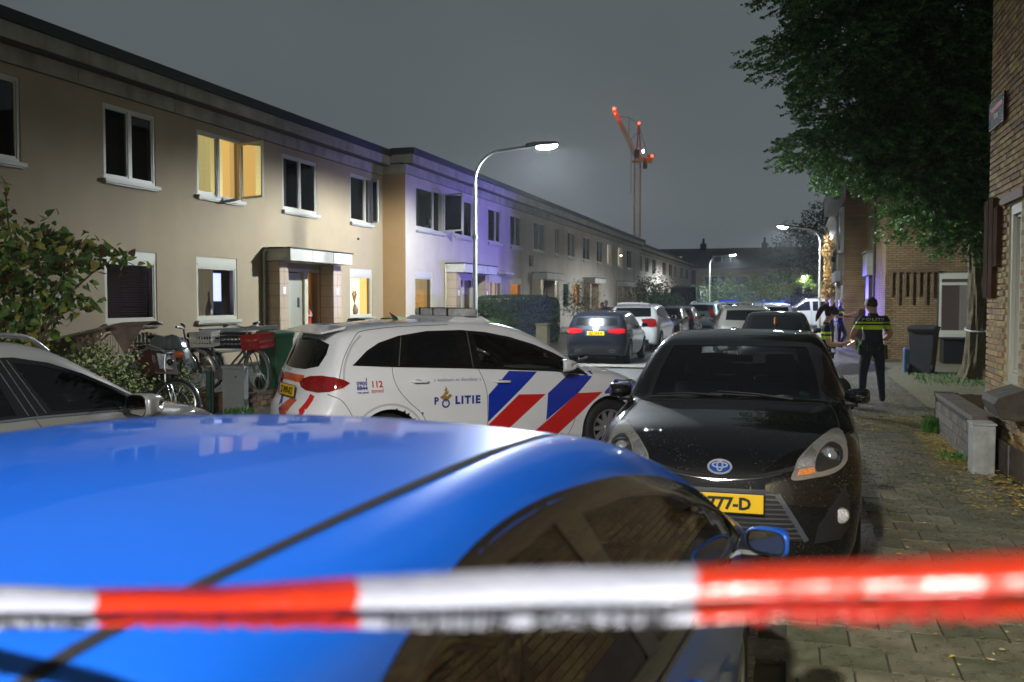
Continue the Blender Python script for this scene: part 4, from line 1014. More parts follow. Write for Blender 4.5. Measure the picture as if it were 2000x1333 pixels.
def street_car(name, preset, loc, heading, col, label, metal=0.4, plate_txt=None, roof_rails=False, tall_light=False, tail=True, extra=None, cat='car', scale=1.0, group='cars parked along both kerbs', rw_see=False):
 p = PRE[preset]
 s_ = lambda L: [(x * scale, z) for x, z in L]
 hw = p['hw']; tz = 1.5 if preset == 'hatch' else 1.66
 sh = Shell(s_(p['side']), hw, [(0.15, 0.90), (0.3, 0.96), (0.5, 0.99), (tz * 0.5, 1.0), (tz * 0.62, 0.985), (tz * 0.70, 0.95), (tz * 0.96, 0.78), (tz * 1.05, 0.70)],
      [(-2.3, 0.9), (-1.8, 0.97), (-1.0, 1.0), (1.3, 1.0), (1.8, 0.97), (2.3, 0.88)], crown=0.055, bow=(0.26, 0.14), k=0.10, blur=2)
 pt = mat(name + '_paint', col, 0.45, metal, coat=1.0, spec=0.12 if max(col) < 0.1 else 0.4)
 c = Car(name, sh, pt, loc, heading, label, group, cat, 90, 110)
 g = gl_dark()
 for v in 'RL':
  dlo = s_(p['dlo'])
  c.patch('window_surround', dlo, v, trim(), 0.003, (), 0.08, 0.004)
  inn = inset(dlo, 0.035)
  a, b_ = p['pil'][0] * scale, p['pil'][1] * scale
  for lo, hi in ((a + 0.04, 9), (b_ + 0.03, a - 0.04), (-9, b_ - 0.03)):
   q = clipx(inn, lo, hi)
   if len(q) > 2: c.patch('window_pane', q, v, g, 0.007, (), 0.08, 0)
 w0, z0, w1, z1 = p['rw']
 c.patch('rear_window', [(-w0, z0 + 0.02), (0, z0), (w0, z0 + 0.02), (w1, z1), (0, z1 + 0.01), (-w1, z1)], 'B', g, 0.004, (), 0.08, 0.004)
 xc, xh = p['ws'][0] * scale, p['ws'][1] * scale
 c.patch('windscreen', [(xc - 0.1, -0.66), (xc, 0), (xc - 0.1, 0.66), (xh, 0.57), (xh + 0.06, 0), (xh, -0.57)], 'T', g, 0.004, (), 0.08, 0.004)
 xf, xr, r = p['wh'][0] * scale, p['wh'][1] * scale, p['wh'][2]
 wheels_for(c, xf, xr, r, r + 0.035, hw - 0.11, 'five', zc=r + 0.02)
 c.finish()
 a0, b0, a1, b1 = p['tl']
 for sg in (-1, 1):
  v = 'R' if sg < 0 else 'L'
  zt = b1 + (0.28 if tall_light else 0)
  if tail: corner_lamp(c, sg, sh.x0 + 0.60, ([(-0.30, a1), (-0.30, b1 - 0.03), (-0.24, zt), (-0.12, zt), (-0.06, b1), (-0.02, a1)] if tall_light else [(-0.42, a1 + 0.03), (-0.40, b1 - 0.03), (-0.10, b1), (0.02, b1 - 0.03), (-0.02, a1 + 0.03), (-0.2, a1)]), red_lens())
  corner_lamp(c, sg, sh.x1 - 0.62, [(-0.40, a1 - 0.12), (-0.36, a1 - 0.05), (-0.10, a1 + 0.02), (0.08, a1 + 0.05), (0.0, a1 - 0.06), (-0.2, a1 - 0.13)], lamp_glass(), True, 'headlight')
  mirror_ext(c, xc - 0.35, sg * (hw + 0.02), p['dlo'][3][1] + 0.06, pt, sg, 0.9)
  db = p['pil'][0] * scale
  c.line([(db, p['dlo'][2][1]), (db + 0.03, 0.3)], v, 0.008); c.line([(db - 0.9, p['dlo'][1][1]), (db - 0.85, 0.6)], v, 0.008)
  if roof_rails:
   b = MB(); pts = []
   for i in range(15):
    t = i / 14; x = (-1.6 + t * 1.7) * scale; q = sh.proj(np.array([[x, sg * 0.60]]), 'T')[0]; pts.append((q[0], q[1], q[2] + 0.005 + 0.045 * min(1, math.sin(PI * t) * 3)))
   b.tube(pts, 0.016, 6); b.build('roof_rail', mat('satin_silver', (0.5, 0.51, 0.52), 0.35, 0.9), c.root, smooth=True)
 c.patch('lower_grille', [(-0.5, 0.36), (-0.42, 0.56), (0.42, 0.56), (0.5, 0.36)], 'F', black(), 0.004, (), 0.08, 0.004)
 c.patch('bumper_insert', [(-0.62, 0.30), (-0.60, 0.44), (0.60, 0.44), (0.62, 0.30)], 'B', mat('satin_black', (0.008, 0.008, 0.009), 0.5), 0.004, (), 0.08, 0.004)
 if plate_txt:
  q = sh.proj(np.array([[0.0, (a1 + 0.02) if preset == 'hatch' else a1 - 0.02]]), 'B')[0]
  plate(c.root, (q[0] - 0.012, 0, q[2]), (R_(-6), 0, R_(-90)), plate_txt)
 if extra: extra(c)
 return c
def clipx(P, lo, hi):
 def half(P, f, q):
  out = []
  for i in range(len(P)):
   a, b = P[i], P[(i + 1) % len(P)]; fa, fb = f(a), f(b)
   if fa >= 0: out.append(a)
   if (fa >= 0) != (fb >= 0):
    t = fa / (fa - fb); out.append((a[0] + (b[0] - a[0]) * t, a[1] + (b[1] - a[1]) * t))
  return out
 P = half([tuple(p) for p in P], lambda p: p[0] - lo, 0)
 return half(P, lambda p: hi - p[0], 0) if P else P
def dk_extra(c):
 sh = c.sh
 for y in (-0.48, 0.48):
  q = sh.proj(np.array([[y, 0.36]]), 'B')[0]
  b = MB(); b.tube([(q[0] - 0.02, y + 0.09 * math.cos(2*PI*i/16), 0.36 + 0.03 * math.sin(2*PI*i/16)) for i in range(16)], 0.008, 6, closed=True); b.build('exhaust_trim', chrome(), c.root, smooth=True)
 q = sh.proj(np.array([[0, 0.98]]), 'B')[0]
 b = MB()
 for a in ((-0.035, -0.04), (0.035, -0.04), (0, 0.0)):
  b.tube([(q[0] - 0.008, a[0] * 0.3, q[2] + 0.03), (q[0] - 0.008, a[0], q[2] + a[1])], 0.006, 6)
 b.build('badge', mat('badge_grey', (0.25, 0.25, 0.27), 0.6), c.root)
 c.line([(-0.35, 0.955), (0.35, 0.955)], 'B', 0.006)
street_car('dark_hatchback', 'hatch', (-5.33, 28.15, 0), R_(90), (0.006, 0.008, 0.014), 'dark blue hatchback with red tail lights and yellow plate by the round hedge', plate_txt='GZ-263-K', extra=dk_extra, metal=0.3)
def white_extra(c):
 sh = c.sh
 b = MB(); pts = [(-1.72, -0.55, 1.60), (-1.92, -0.50, 1.66), (-1.99, 0, 1.68), (-1.92, 0.50, 1.66), (-1.72, 0.55, 1.60)]
 b.tube(catmull3(pts), 0.03, 6); b.build('tailgate_spoiler', c.paint, c.root, smooth=True)
def catmull3(P, n=5):
 P = [Vector(p) for p in P]; out = []
 for i in range(len(P) - 1):
  p0 = P[max(i-1, 0)]; p1 = P[i]; p2 = P[i+1]; p3 = P[min(i+2, len(P)-1)]
  for j in range(n):
   t = j / n
   out.append(0.5 * ((2*p1) + (-p0 + p2) * t + (2*p0 - 5*p1 + 4*p2 - p3) * t*t + (-p0 + 3*p1 - 3*p2 + p3) * t**3))
 out.append(P[-1]); return out
street_car('white_suv', 'suv', (-5.30, 34.6, 0), R_(89), (0.50, 0.52, 0.53), 'white crossover parked ahead of the dark hatchback with the red tail lights', metal=0.0, extra=white_extra, plate_txt='TX-90-FS')
street_car('black_hatchback', 'hatch', (-5.35, 41.2, 0), R_(-90), (0.01, 0.01, 0.012), 'black hatchback facing the viewer, behind the white crossover')
street_car('dark_grey_hatchback', 'hatch', (-5.30, 46.9, 0), R_(90), (0.06, 0.05, 0.05), 'dark grey brown hatchback with one red tail light behind the black hatchback', plate_txt='HN-41-J')
street_car('grey_blue_estate', 'suv', (-4.55, 53.2, 0), R_(85), (0.16, 0.22, 0.25), 'grey blue estate car with tall red tail lights and roof rails', roof_rails=True, tall_light=True, plate_txt='NP-505')
street_car('white_compact', 'hatch', (-4.6, 61.8, 0), R_(90), (0.5, 0.52, 0.52), 'small pale car beyond the grey blue estate', metal=0)
street_car('police_estate', 'suv', (-4.4, 70.5, 0), R_(80), (0.6, 0.62, 0.66), 'far police car with a bright blue roof bar beyond the grey blue estate', metal=0, cat='police car',
 extra=lambda c: (MB().box(-0.6, -0.2, -0.6, 0.6, 1.66, 1.80).build('light_bar', mat('blue_lamp', (0.0, 0.05, 0.6), 0.2, emit=(0.01, 0.12, 1.0), estr=0.3), c.root, bevel=0.02)))
def beige_extra(c):
 b = MB()
 b.box(-0.75, -0.62, -0.62, 0.62, 1.735, 1.79); b.box(-0.75, -0.62, -0.60, -0.56, 1.62, 1.74); b.box(-0.75, -0.62, 0.56, 0.60, 1.62, 1.74)
 b.build('roof_bar', mat('bar_grey', (0.12, 0.12, 0.12), 0.5), c.root, bevel=0.01)
 w = MB(); w.tube([(-2.02, 0.02, 1.22), (-1.88, 0.03, 1.50)], 0.012, 6); w.build('rear_wiper', black(), c.root)
 if 0: c.patch('livery_stripe', [(-2.0, 0.86), (-2.0, 1.0), (1.9, 0.92), (1.9, 0.80)], 'L', mat('livery_blue', (0.008, 0.035, 0.42), 0.34), 0.003, (), 0.1, 0)
street_car('beige_estate', 'suv', (-1.60, 32.4, -0.05), R_(96), (0.17, 0.165, 0.14), 'beige grey estate with a bar across its roof standing in the road', metal=0.1, tail=False, extra=beige_extra)
def orn(c):
 sh = c.sh
 q = sh.proj(np.array([[0.62, -0.02]]), 'T')[0]
 b = MB(); b.lathe([(0.001, 0.0), (0.035, 0.06), (0.02, 0.12), (0.028, 0.16), (0.004, 0.22)], c=(q[0] + 0.03, q[1], q[2] - 0.04), n=10); b.build('dashboard_ornament', mat('ornament_orange', (0.6, 0.16, 0.01), 0.5), c.root, smooth=True)
street_car('black_city_car', 'hatch', (-0.42, 25.4, 0), R_(-90), (0.008, 0.008, 0.01), 'black car with an orange ornament behind its windscreen, next behind the wet black hatchback', extra=orn)
def far_police(c):
 b = MB(); b.prism([(-0.55, 1.66), (-0.5, 1.70), (-0.15, 1.70), (-0.1, 1.66)], -0.58, 0.58); b.build('light_bar_base', c.paint, c.root)
 b = MB(); b.box(-0.47, -0.18, -0.62, 0.62, 1.70, 1.80); b.build('light_bar', mat('blue_lamp', (0.0, 0.05, 0.6), 0.2, emit=(0.01, 0.12, 1.0), estr=3.0), c.root, bevel=0.02)
 c.patch('livery_stripe', [(-0.2, 0.45), (0.1, 0.85), (0.5, 0.85), (0.2, 0.45)], 'R', mat('livery_blue', (0.008, 0.035, 0.42), 0.34), 0.003, (), 0.1, 0)
 l = bpy.data.lights.new('blue_beacon', 'SPOT'); l.energy = 1500; l.color = (0.03, 0.10, 1.0); l.shadow_soft_size = 0.08; l.spot_size = R_(150); l.spot_blend = 0.5
 o = bpy.data.objects.new('blue_beacon', l); link(o, c.root); o.location = (-0.3, 0.0, 1.92); o.rotation_euler = (0, R_(90), R_(180))
 return c
fp_ = street_car('blue_lit_police_car', 'suv', (-0.95, 39.2, 0), R_(95), (0.62, 0.63, 0.66), 'police car washed in blue light beside the two officers at the wall', metal=0, cat='police car', extra=None)
def van():
 sh = Shell([(-2.35, 0.30), (-2.42, 0.6), (-2.42, 1.2), (-2.36, 1.65), (-2.25, 1.85), (-1.9, 1.90), (-0.5, 1.92), (0.45, 1.90), (0.85, 1.80), (1.35, 1.45), (1.62, 1.22), (2.05, 1.08), (2.35, 0.90), (2.45, 0.68), (2.45, 0.45), (2.32, 0.26), (1.4, 0.22), (0, 0.22), (-1.6, 0.22)],
      0.96, [(0.15, 0.92), (0.3, 0.97), (0.5, 1.0), (1.1, 1.0), (1.25, 0.98), (1.8, 0.90), (2.0, 0.84)], [(-2.5, 0.96), (-2.0, 1.0), (1.6, 1.0), (2.1, 0.96), (2.5, 0.86)], crown=0.03, bow=(0.2, 0.05), k=0.10, blur=2)
 pt = mat('van_silver', (0.42, 0.44, 0.46), 0.35, 0.2, coat=0.8)
 c = Car('silver_van', sh, pt, (1.35, 62.0, 0), R_(181), 'silver grey van standing across the far end of the street', None, 'van', 90, 110)
 for v in 'RL':
  c.patch('window_pane', [(0.35, 1.15), (1.45, 1.10), (1.38, 1.32), (0.90, 1.66), (0.42, 1.72)], v, gl_dark(), 0.004, (), 0.1, 0.004)
  c.patch('window_pane', [(-1.15, 1.10), (0.22, 1.12), (0.25, 1.70), (-1.12, 1.70)], v, gl_dark(), 0.004, (), 0.1, 0.004)
  c.line([(0.30, 0.3), (0.30, 1.8)], v, 0.014); c.line([(-1.22, 0.3), (-1.22, 1.8)], v, 0.014); c.line([(-2.2, 1.02), (-1.2, 1.02)], v, 0.012)
 c.patch('windscreen', [(1.55, -0.72), (1.62, 0), (1.55, 0.72), (0.95, 0.70), (0.98, 0), (0.95, -0.70)], 'T', gl_dark(), 0.004, (), 0.1, 0.004)
 wheels_for(c, 1.45, -1.45, 0.34, 0.375, 0.84, 'five', zc=0.36)
 c.finish()
 for sg in (-1, 1): mirror_ext(c, 1.3, sg * 1.0, 1.25, black(), sg, 1.1)
van()
# ---------------------------------------------------------------- houses on the left
stucco = mat('cream_render', (0.31, 0.245, 0.155), 0.85, vary=0.10, vscale=0.9, bump=0.35, bscale=90, grime=((0.25, 0.21, 0.16), 1.2, (1, 0.6, 0.12), 0.5))
stucco2 = mat('grey_cream_render', (0.44, 0.39, 0.33), 0.85, vary=0.10, vscale=0.9, bump=0.35, bscale=90, grime=((0.22, 0.19, 0.16), 1.2, (1, 0.6, 0.10), 0.55))
concr = mat('weathered_concrete', (0.30, 0.28, 0.23), 0.8, vary=0.22, vscale=2.2, bump=0.3, bscale=50, grime=((0.10, 0.09, 0.07), 2.0, (1, 1, 0.35), 0.55))
bitum = mat('roof_edge_black', (0.012, 0.013, 0.015), 0.7)
framew = mat('window_frame_cream', (0.44, 0.43, 0.35), 0.45)
tilem = mat('glazed_wall_tile', (0.40, 0.31, 0.22), 0.25, vary=0.08, vscale=4)
glz = glass('house_glass', (0.75, 0.78, 0.78), 0.9)
room_dk = mat('dark_room', (0.012, 0.012, 0.014), 0.9)
def emis(name, col, s, stripes=0.0, sc=8.0, axis=1):
 """lit curtain, blind or lamp: gives off light"""
 if name in MATS: return MATS[name]
 m = mat(name, tuple(min(0.8, c) for c in col), 0.8); nt = m.node_tree; N = nt.nodes; L = nt.links; b = N['Principled BSDF']
 b.inputs['Emission Color'].default_value = (*col, 1); b.inputs['Emission Strength'].default_value = s
 if stripes:
  tc = N.new('ShaderNodeTexCoord'); w = N.new('ShaderNodeTexWave'); w.inputs['Scale'].default_value = sc; w.inputs['Distortion'].default_value = 1.5; w.bands_direction = 'XYZ'[axis]
  w.inputs['Detail'].default_value = 2
  L.new(tc.outputs['Object'], w.inputs[0]); mr = N.new('ShaderNodeMapRange'); mr.inputs[3].default_value = s * (1 - stripes); mr.inputs[4].default_value = s
  L.new(w.outputs['Fac'], mr.inputs[0]); L.new(mr.outputs[0], b.inputs['Emission Strength'])
 return m
def wall_holes(mb, X, y0, y1, z0, z1, holes, depth=0.22, face=1, mi=0):
 """wall in the plane x=X with rectangular holes and their reveals; face=+1 looks towards +x"""
 ys = sorted({y0, y1, *[h[0] for h in holes], *[h[1] for h in holes]}); zs = sorted({z0, z1, *[h[2] for h in holes], *[h[3] for h in holes]})
 ys = [y for y in ys if y0 <= y <= y1]; zs = [z for z in zs if z0 <= z <= z1]
 for a, b in zip(ys, ys[1:]):
  for c, d in zip(zs, zs[1:]):
   m = ((a + b) / 2, (c + d) / 2)
   if any(h[0] < m[0] < h[1] and h[2] < m[1] < h[3] for h in holes): continue
   mb.add([(X, a, c), (X, b, c), (X, b, d), (X, a, d)], [(0, 1, 2, 3)] if face > 0 else [(3, 2, 1, 0)], mi)
 Xi = X - face * depth
 for (a, b, c, d) in holes:
  for P in ([(X, a, c), (X, a, d), (Xi, a, d), (Xi, a, c)], [(X, b, c), (Xi, b, c), (Xi, b, d), (X, b, d)], [(X, a, d), (X, b, d), (Xi, b, d), (Xi, a, d)], [(X, a, c), (Xi, a, c), (Xi, b, c), (X, b, c)]):
   mb.add(P, [(0, 1, 2, 3)] if face > 0 else [(3, 2, 1, 0)], mi)
def window(parent, X, y0, y1, z0, z1, mull=(), style='dark', face=1, fw=0.062, sill=True, inner=None, open_sash=None, shutter=False, fm=None):
 """frame stands in the reveal; window > frame bits, panes, sill, what shows inside"""
 w = empty('window', (X, (y0 + y1) / 2, z0), 0, parent=parent)
 ox, oy, oz = X, (y0 + y1) / 2, z0
 H = z1 - z0; Wd = y1 - y0; f = face; fm = fm or framew
 b = MB(); xa, xb = sorted((-f * 0.09, -f * 0.015))
 b.box(xa, xb, -Wd/2, -Wd/2 + fw, 0, H); b.box(xa, xb, Wd/2 - fw, Wd/2, 0, H); b.box(xa, xb, -Wd/2 + fw, Wd/2 - fw, 0, fw); b.box(xa, xb, -Wd/2 + fw, Wd/2 - fw, H - fw, H)
 top = H - fw
 if shutter: b.box(xa, xb, -Wd/2 + fw, Wd/2 - fw, H - fw - 0.17, H - fw); b.box(*sorted((-f*0.005, -f*0.03)), -Wd/2 + fw, Wd/2 - fw, H - fw - 0.12, H - fw - 0.09); top = H - fw - 0.17
 for m in mull:
  yy = -Wd/2 + m * Wd; b.box(xa, xb, yy - 0.045, yy + 0.045, fw, top)
 x2, x3 = sorted((-f * 0.075, -f * 0.05))
 edges = [-Wd/2 + fw] + [v for m in mull for v in (-Wd/2 + m*Wd - 0.045, -Wd/2 + m*Wd + 0.045)] + [Wd/2 - fw]
 panes = [(edges[i], edges[i+1]) for i in range(0, len(edges), 2)]
 for i, (a, c) in enumerate(panes):
  if open_sash == i: continue
  for (p, q, r, s_) in ((a, a + 0.035, fw, top), (c - 0.035, c, fw, top), (a + 0.035, c - 0.035, fw, fw + 0.035), (a + 0.035, c - 0.035, top - 0.035, top)):
   b.box(x2 + 0.001, x3 + 0.02, p, q, r, s_)
  g = MB(); xg = -f * 0.06; t1, t3 = random.uniform(.012, .030), random.uniform(-.010, .010); g.add([(xg - t1 - t3, a + 0.03, fw + 0.03), (xg + t1 - t3, c - 0.03, fw + 0.03), (xg + t1 + t3, c - 0.03, top - 0.03), (xg - t1 + t3, a + 0.03, top - 0.03)], [(0, 1, 2, 3)]); g.build('pane', glz, w, fix=False)
 b.build('frame', fm, w, bevel=0.0)
 if open_sash is not None:
  a, c = panes[open_sash]; wd = c - a
  so = empty('open_sash', (f * 0.02, c, 0), 0, parent=w)
  s = MB()
  for (p, q, r, t) in ((-wd, -wd + 0.05, fw, top), (-0.05, 0, fw, top), (-wd + 0.05, -0.05, fw, fw + 0.05), (-wd + 0.05, -0.05, top - 0.05, top)): s.box(-0.025, 0.025, p, q, r, t)
  s.add([(0, -wd + 0.04, fw + 0.04), (0, -0.04, fw + 0.04), (0, -0.04, top - 0.04), (0, -wd + 0.04, top - 0.04)], [(0, 1, 2, 3)], 1)
  bpy.data.objects.remove(so)
  sobj = s.build('open_sash', [fm, glz], w, fix=False); sobj.location = (f * 0.02, c, 0); sobj.rotation_euler = (0, 0, f * R_(70))
 if sill:
  s = MB(); s.box(*sorted((-f * 0.02, f * 0.09)), -Wd/2 - 0.05, Wd/2 + 0.05, -0.07, -0.002); s.box(*sorted((-f * 0.02, f * 0.06)), -Wd/2 - 0.02, Wd/2 + 0.02, -0.10, -0.072)
  s.build('sill', mat('sill_cream', (0.40, 0.39, 0.33), 0.5), w)
 xi = -f * 0.20; xr = -f * (0.19 if style == 'lit_white' else 0.32 if style[:3] == 'lit' else 0.9)
 def sheet(x, a, c, r, s_, m, name, wavy=0.0):
  g = MB(); n = 26 if wavy else 1; vs = []
  for i in range(n + 1):
   y = a + (c - a) * i / n; dx = wavy * math.sin(i * 1.7) * (1 + 0.4 * math.sin(i * 0.6)); vs += [(x + dx, y, r), (x + dx, y, s_)]
  g.add(vs, [(2*i, 2*i+2, 2*i+3, 2*i+1) for i in range(n)]); return g.build(name, m, w, smooth='all' if wavy else False, fix=False)
 hw_ = Wd/2
 rm = MB()
 dark = style in ('dark', 'blind', 'dark_curtain')
 rmm = room_dk if dark else emis('warm_room_lit', (0.55, 0.42, 0.18), 0.5)  # room walls glow in place of lamplight falling on them
 for P in ([(xi, -hw_, 0), (xr, -hw_, 0), (xr, -hw_, H), (xi, -hw_, H)], [(xi, hw_, 0), (xi, hw_, H), (xr, hw_, H), (xr, hw_, 0)], [(xi, -hw_, 0), (xi, hw_, 0), (xr, hw_, 0), (xr, -hw_, 0)], [(xi, -hw_, H), (xr, -hw_, H), (xr, hw_, H), (xi, hw_, H)], [(xr, -hw_, 0), (xr, hw_, 0), (xr, hw_, H), (xr, -hw_, H)]): rm.add(P, [(0, 1, 2, 3)])
 if style in ('dark', 'dark_curtain', 'blind'):
  rm.build('room', room_dk, w, fix=False)
  if style == 'dark_curtain': sheet(xi - f*0.02, -hw_, -hw_ + Wd * 0.3, 0, H, mat('curtain_grey', (0.10, 0.10, 0.10), 0.9), 'curtain', 0.012)
  if style == 'blind':
   s = MB(); n = int(H / 0.05)
   for i in range(n): s.box(*sorted((-f*0.16, -f*0.125)), -hw_ + 0.02, hw_ - 0.14, i * 0.05, i * 0.05 + 0.04)
   s.build('blind', mat('blind_dark', (0.035, 0.035, 0.033), 0.6), w)
 elif style == 'lit_pattern':
  sheet(xi, -hw_, hw_ * 0.45, 0, H, emis('lit_curtain_pattern', (0.62, 0.50, 0.20), 1.0, 0.35, 10, 2), 'curtain', 0.015)
  sheet(xr, -hw_, hw_, 0, H, emis('lit_wall', (0.55, 0.42, 0.16), 0.75), 'room')
 elif style == 'lit_white':
  s = MB(); n = int(H / 0.045)
  for i in range(n): s.box(*sorted((-f*0.15, -f*0.125)), -hw_ + 0.02, hw_ * 0.18, 0.03 + i * 0.045, 0.03 + i * 0.045 + 0.034)
  s.build('blind', emis('lit_blind', (1.0, 0.86, 0.62), 1.15), w)
  sheet(xr, -hw_, hw_, 0, H, emis('lit_bright', (1.0, 0.82, 0.56), 1.5), 'room')
 elif style == 'lit_curtain':
  sheet(xi, -hw_, hw_, 0, H, emis('lit_curtain', (0.80, 0.50, 0.14), 0.9, 0.5, 14, 1), 'curtain', 0.02)
 elif style == 'lit_orange':
  sheet(xi, -hw_, hw_, 0, H, emis('lit_orange', (0.85, 0.30, 0.05), 0.8, 0.4, 14, 1), 'curtain', 0.02)
 elif style == 'lit_pale':
  sheet(xi, -hw_, hw_, 0, H, emis('lit_pale', (1.0, 0.78, 0.50), 0.9, 0.3, 14, 1), 'curtain', 0.02)
 elif style == 'lit_top':   # dark shade above, lamp glow below
  sheet(xr, -hw_, hw_, 0, H, emis('lit_wall_deep', (0.62, 0.36, 0.09), 0.55), 'room')
  sheet(xi, -hw_, hw_, H * 0.55, H, emis('lit_voile', (0.55, 0.42, 0.20), 0.8, 0.3, 12, 1), 'curtain', 0.01)
  lp = MB(); lp.lathe([(0.16, 0.0), (0.11, 0.34)], c=(xi - f*0.25, -hw_ * 0.35, H * 0.28), n=16); lp.build('table_lamp', emis('lamp_shade_lit', (1.0, 0.78, 0.25), 3.0), w, smooth=True)
 elif style == 'tv':
  sheet(xr, -hw_, hw_, 0, H, mat('grey_room', (0.06, 0.06, 0.06), 0.9), 'room')
  sheet(xi - f*0.05, -hw_, -hw_ + Wd * 0.62, 0, H, emis('curtain_lit_linen', (0.34, 0.29, 0.20), 0.35), 'curtain', 0.03)  # faint curtain glow stands in for room light on the cloth
  t = MB(); t.box(*sorted((-f*0.34, -f*0.36)), hw_ * 0.28, hw_ * 0.82, H * 0.30, H * 0.76); t.build('screen', emis('screen_light', (0.50, 0.55, 1.0), 2.2), w)
  t = MB(); t.box(*sorted((-f*0.37, -f*0.40)), hw_ * 0.26, hw_ * 0.84, H * 0.02, H * 0.78); t.build('screen_back', mat('blue_dark', (0.01, 0.03, 0.12), 0.5), w)
 if not dark and style != 'tv': rm.build('room', rmm, w, fix=False)
 if inner: inner(w, f, H, Wd)
 return w
ZR, ZB = 6.50, 5.70
def house(X, y0, y1, label, wins, m=stucco, doors=(), z0=0.0, dz=0.0, zt=0.0, fascia=True, group='cream terraced houses on the left'):
 """wins: (ya, yb, za, zb, kwargs)"""
 h = empty('terraced_house', (0, 0, 0), 0, label, 'house', group)
 holes = [(a, b, c, d) for a, b, c, d, k in wins] + [(a, b, z0, d) for a, b, d in doors]
 mb = MB(); wall_holes(mb, X, y0, y1, z0, ZB + dz + 0.02, holes, 0.20)
 mb.box(X - 8, X - 0.95, y0, y1, z0, ZR - 0.2 + dz)
 mb.build('wall', m, h, fix=False)
 for a, b, c, d, k in wins: window(h, X, a, b, c, d, **k)
 L_ = y1 - y0; n = max(1, round(L_ / 2.9)); st = L_ / n
 zb = ZB + dz
 for i in range(n):
  a = y0 + i * st; g = 0.012
  p = MB(); p.box(X - 0.05, X + 0.025, a + g/2, a + st - g/2, zb + 0.02, zb + 0.30); p.build('concrete_panel', concr, h)
  p = MB(); p.box(X - 0.05, X + 0.28, a + g/2, a + st - g/2, zb + 0.335, zb + 0.60); p.build('cornice_panel', concr, h)
 p = MB(); p.box(X - 0.06, X + 0.24, y0, y1, zb + 0.302, zb + 0.333); p.box(X - 0.06, X + 0.02, y0, y1, zb + 0.0, zb + 0.018); p.build('shadow_gap', mat('joint_dark', (0.05, 0.045, 0.04), 0.9), h)
 p = MB(); p.box(X - 8, X + 0.34, y0, y1, zb + 0.603, zb + 0.80); p.build('roof', bitum, h)
 return h
def porch(h, X, y0, y1, doors, zt=3.06, lit=False, dep=0.75, num=True, door_m=None, open_d=False):
 """flat concrete canopy on tiled wing walls with the doors between them"""
 s = MB(); s.box(X + 0.002, X + dep, y0, y1, zt - 0.30, zt); s.build('canopy', mat('canopy_white', (0.42, 0.41, 0.36), 0.6, vary=0.15, vscale=2), h, bevel=0.01)
 s = MB(); s.box(X + 0.002, X + dep + 0.03, y0 - 0.03, y1 + 0.03, zt + 0.002, zt + 0.03); s.build('canopy_edge', bitum, h)
 s = MB(); n = 3
 for i in range(1, n):
  y = y0 + (y1 - y0) * i / n; s.box(X + dep, X + dep + 0.003, y - 0.006, y + 0.006, zt - 0.30, zt)
 s.build('canopy_joint', mat('joint_dark', (0.05, 0.045, 0.04), 0.9), h)
 for (a, b) in ((y0 + 0.04, y0 + 0.46), (y1 - 0.50, y1 - 0.04)):
  s = MB(); s.box(X + 0.002, X + 0.42, a, b, 0, zt - 0.32); s.build('porch_wing', mat('tile_joint', (0.10, 0.07, 0.05), 0.9), h)
  vs = MB(); step = 0.30
  for k in range(9):
   z = 0.1 + k * step
   for q in range(2):
    yy = a + 0.004 + q * (b - a) / 2; vs.box(X + 0.42, X + 0.428, yy, yy + (b - a) / 2 - 0.008, z, min(z + step - 0.008, zt - 0.32))
   for (ya, yb) in ((a - 0.008, a), (b, b + 0.008)):
    vs.box(X + 0.03, X + 0.415, ya, yb, z, min(z + step - 0.008, zt - 0.32))
  vs.build('wall_tiling', tilem, h)
  if num:
   q = MB(); q.box(X + 0.43, X + 0.437, (a+b)/2 - 0.06, (a+b)/2 + 0.06, 1.95, 2.12); o = q.build('number_sign', mat('enamel_white', (0.75, 0.76, 0.76), 0.3), h)
 p = MB(); p.tube([(X + 0.06, y0 - 0.08, 0.2), (X + 0.06, y0 - 0.08, zt - 0.1), (X + 0.15, y0 + 0.02, zt - 0.02)], 0.035, 8); p.tube([(X + 0.06, y0 - 0.08, 1.55), (X + 0.06, y0 - 0.08, 1.62)], 0.048, 8)
 p.build('downpipe', mat('pipe_cream', (0.42, 0.40, 0.26), 0.5), h, smooth=True)
def vase(w, f, H, Wd):
 b = MB(); b.lathe([(0.05, 0.0), (0.10, 0.06), (0.115, 0.16), (0.06, 0.27), (0.035, 0.30), (0.045, 0.32)], c=(-f*0.115, -Wd * 0.15, 0.075), n=16)
 b.build('vase', mat('vase_brown', (0.20, 0.10, 0.05), 0.6), w, smooth=True)
 s = MB(); R2 = random.Random(3)
 for i in range(14):
  a = R2.uniform(-0.6, 0.6); l = R2.uniform(0.28, 0.45); x0 = (-f*0.115, -Wd*0.15, 0.38)
  e_ = (-f*0.115 + R2.uniform(-0.01, 0.02), -Wd*0.15 + math.sin(a) * l * 0.7, 0.38 + math.cos(a) * l)
  s.tube([x0, ((x0[0]+e_[0])/2, (x0[1]+e_[1])/2 - 0.01, (x0[2]+e_[2])/2), e_], [0.004, 0.006, 0.016], 5)
 s.build('dried_flowers', mat('straw', (0.42, 0.18, 0.04), 0.8), w)
def plants_in(w, f, H, Wd):
 R2 = random.Random(5); s = MB()
 for i in range(46):
  y = -Wd*0.15 + R2.gauss(0, 0.12) * Wd; z = 0.12 + abs(R2.gauss(0, 0.22)); a = R2.uniform(0, 6.28); l = 0.05
  s.add([(-f*0.12, y, z), (-f*0.13, y + l * math.cos(a), z + l * math.sin(a)), (-f*0.12, y + l * math.cos(a + 0.7), z + l * math.sin(a + 0.7))], [(0, 1, 2)])
 s.build('window_plant', mat('plant_dark', (0.03, 0.04, 0.015), 0.7), w, fix=False)
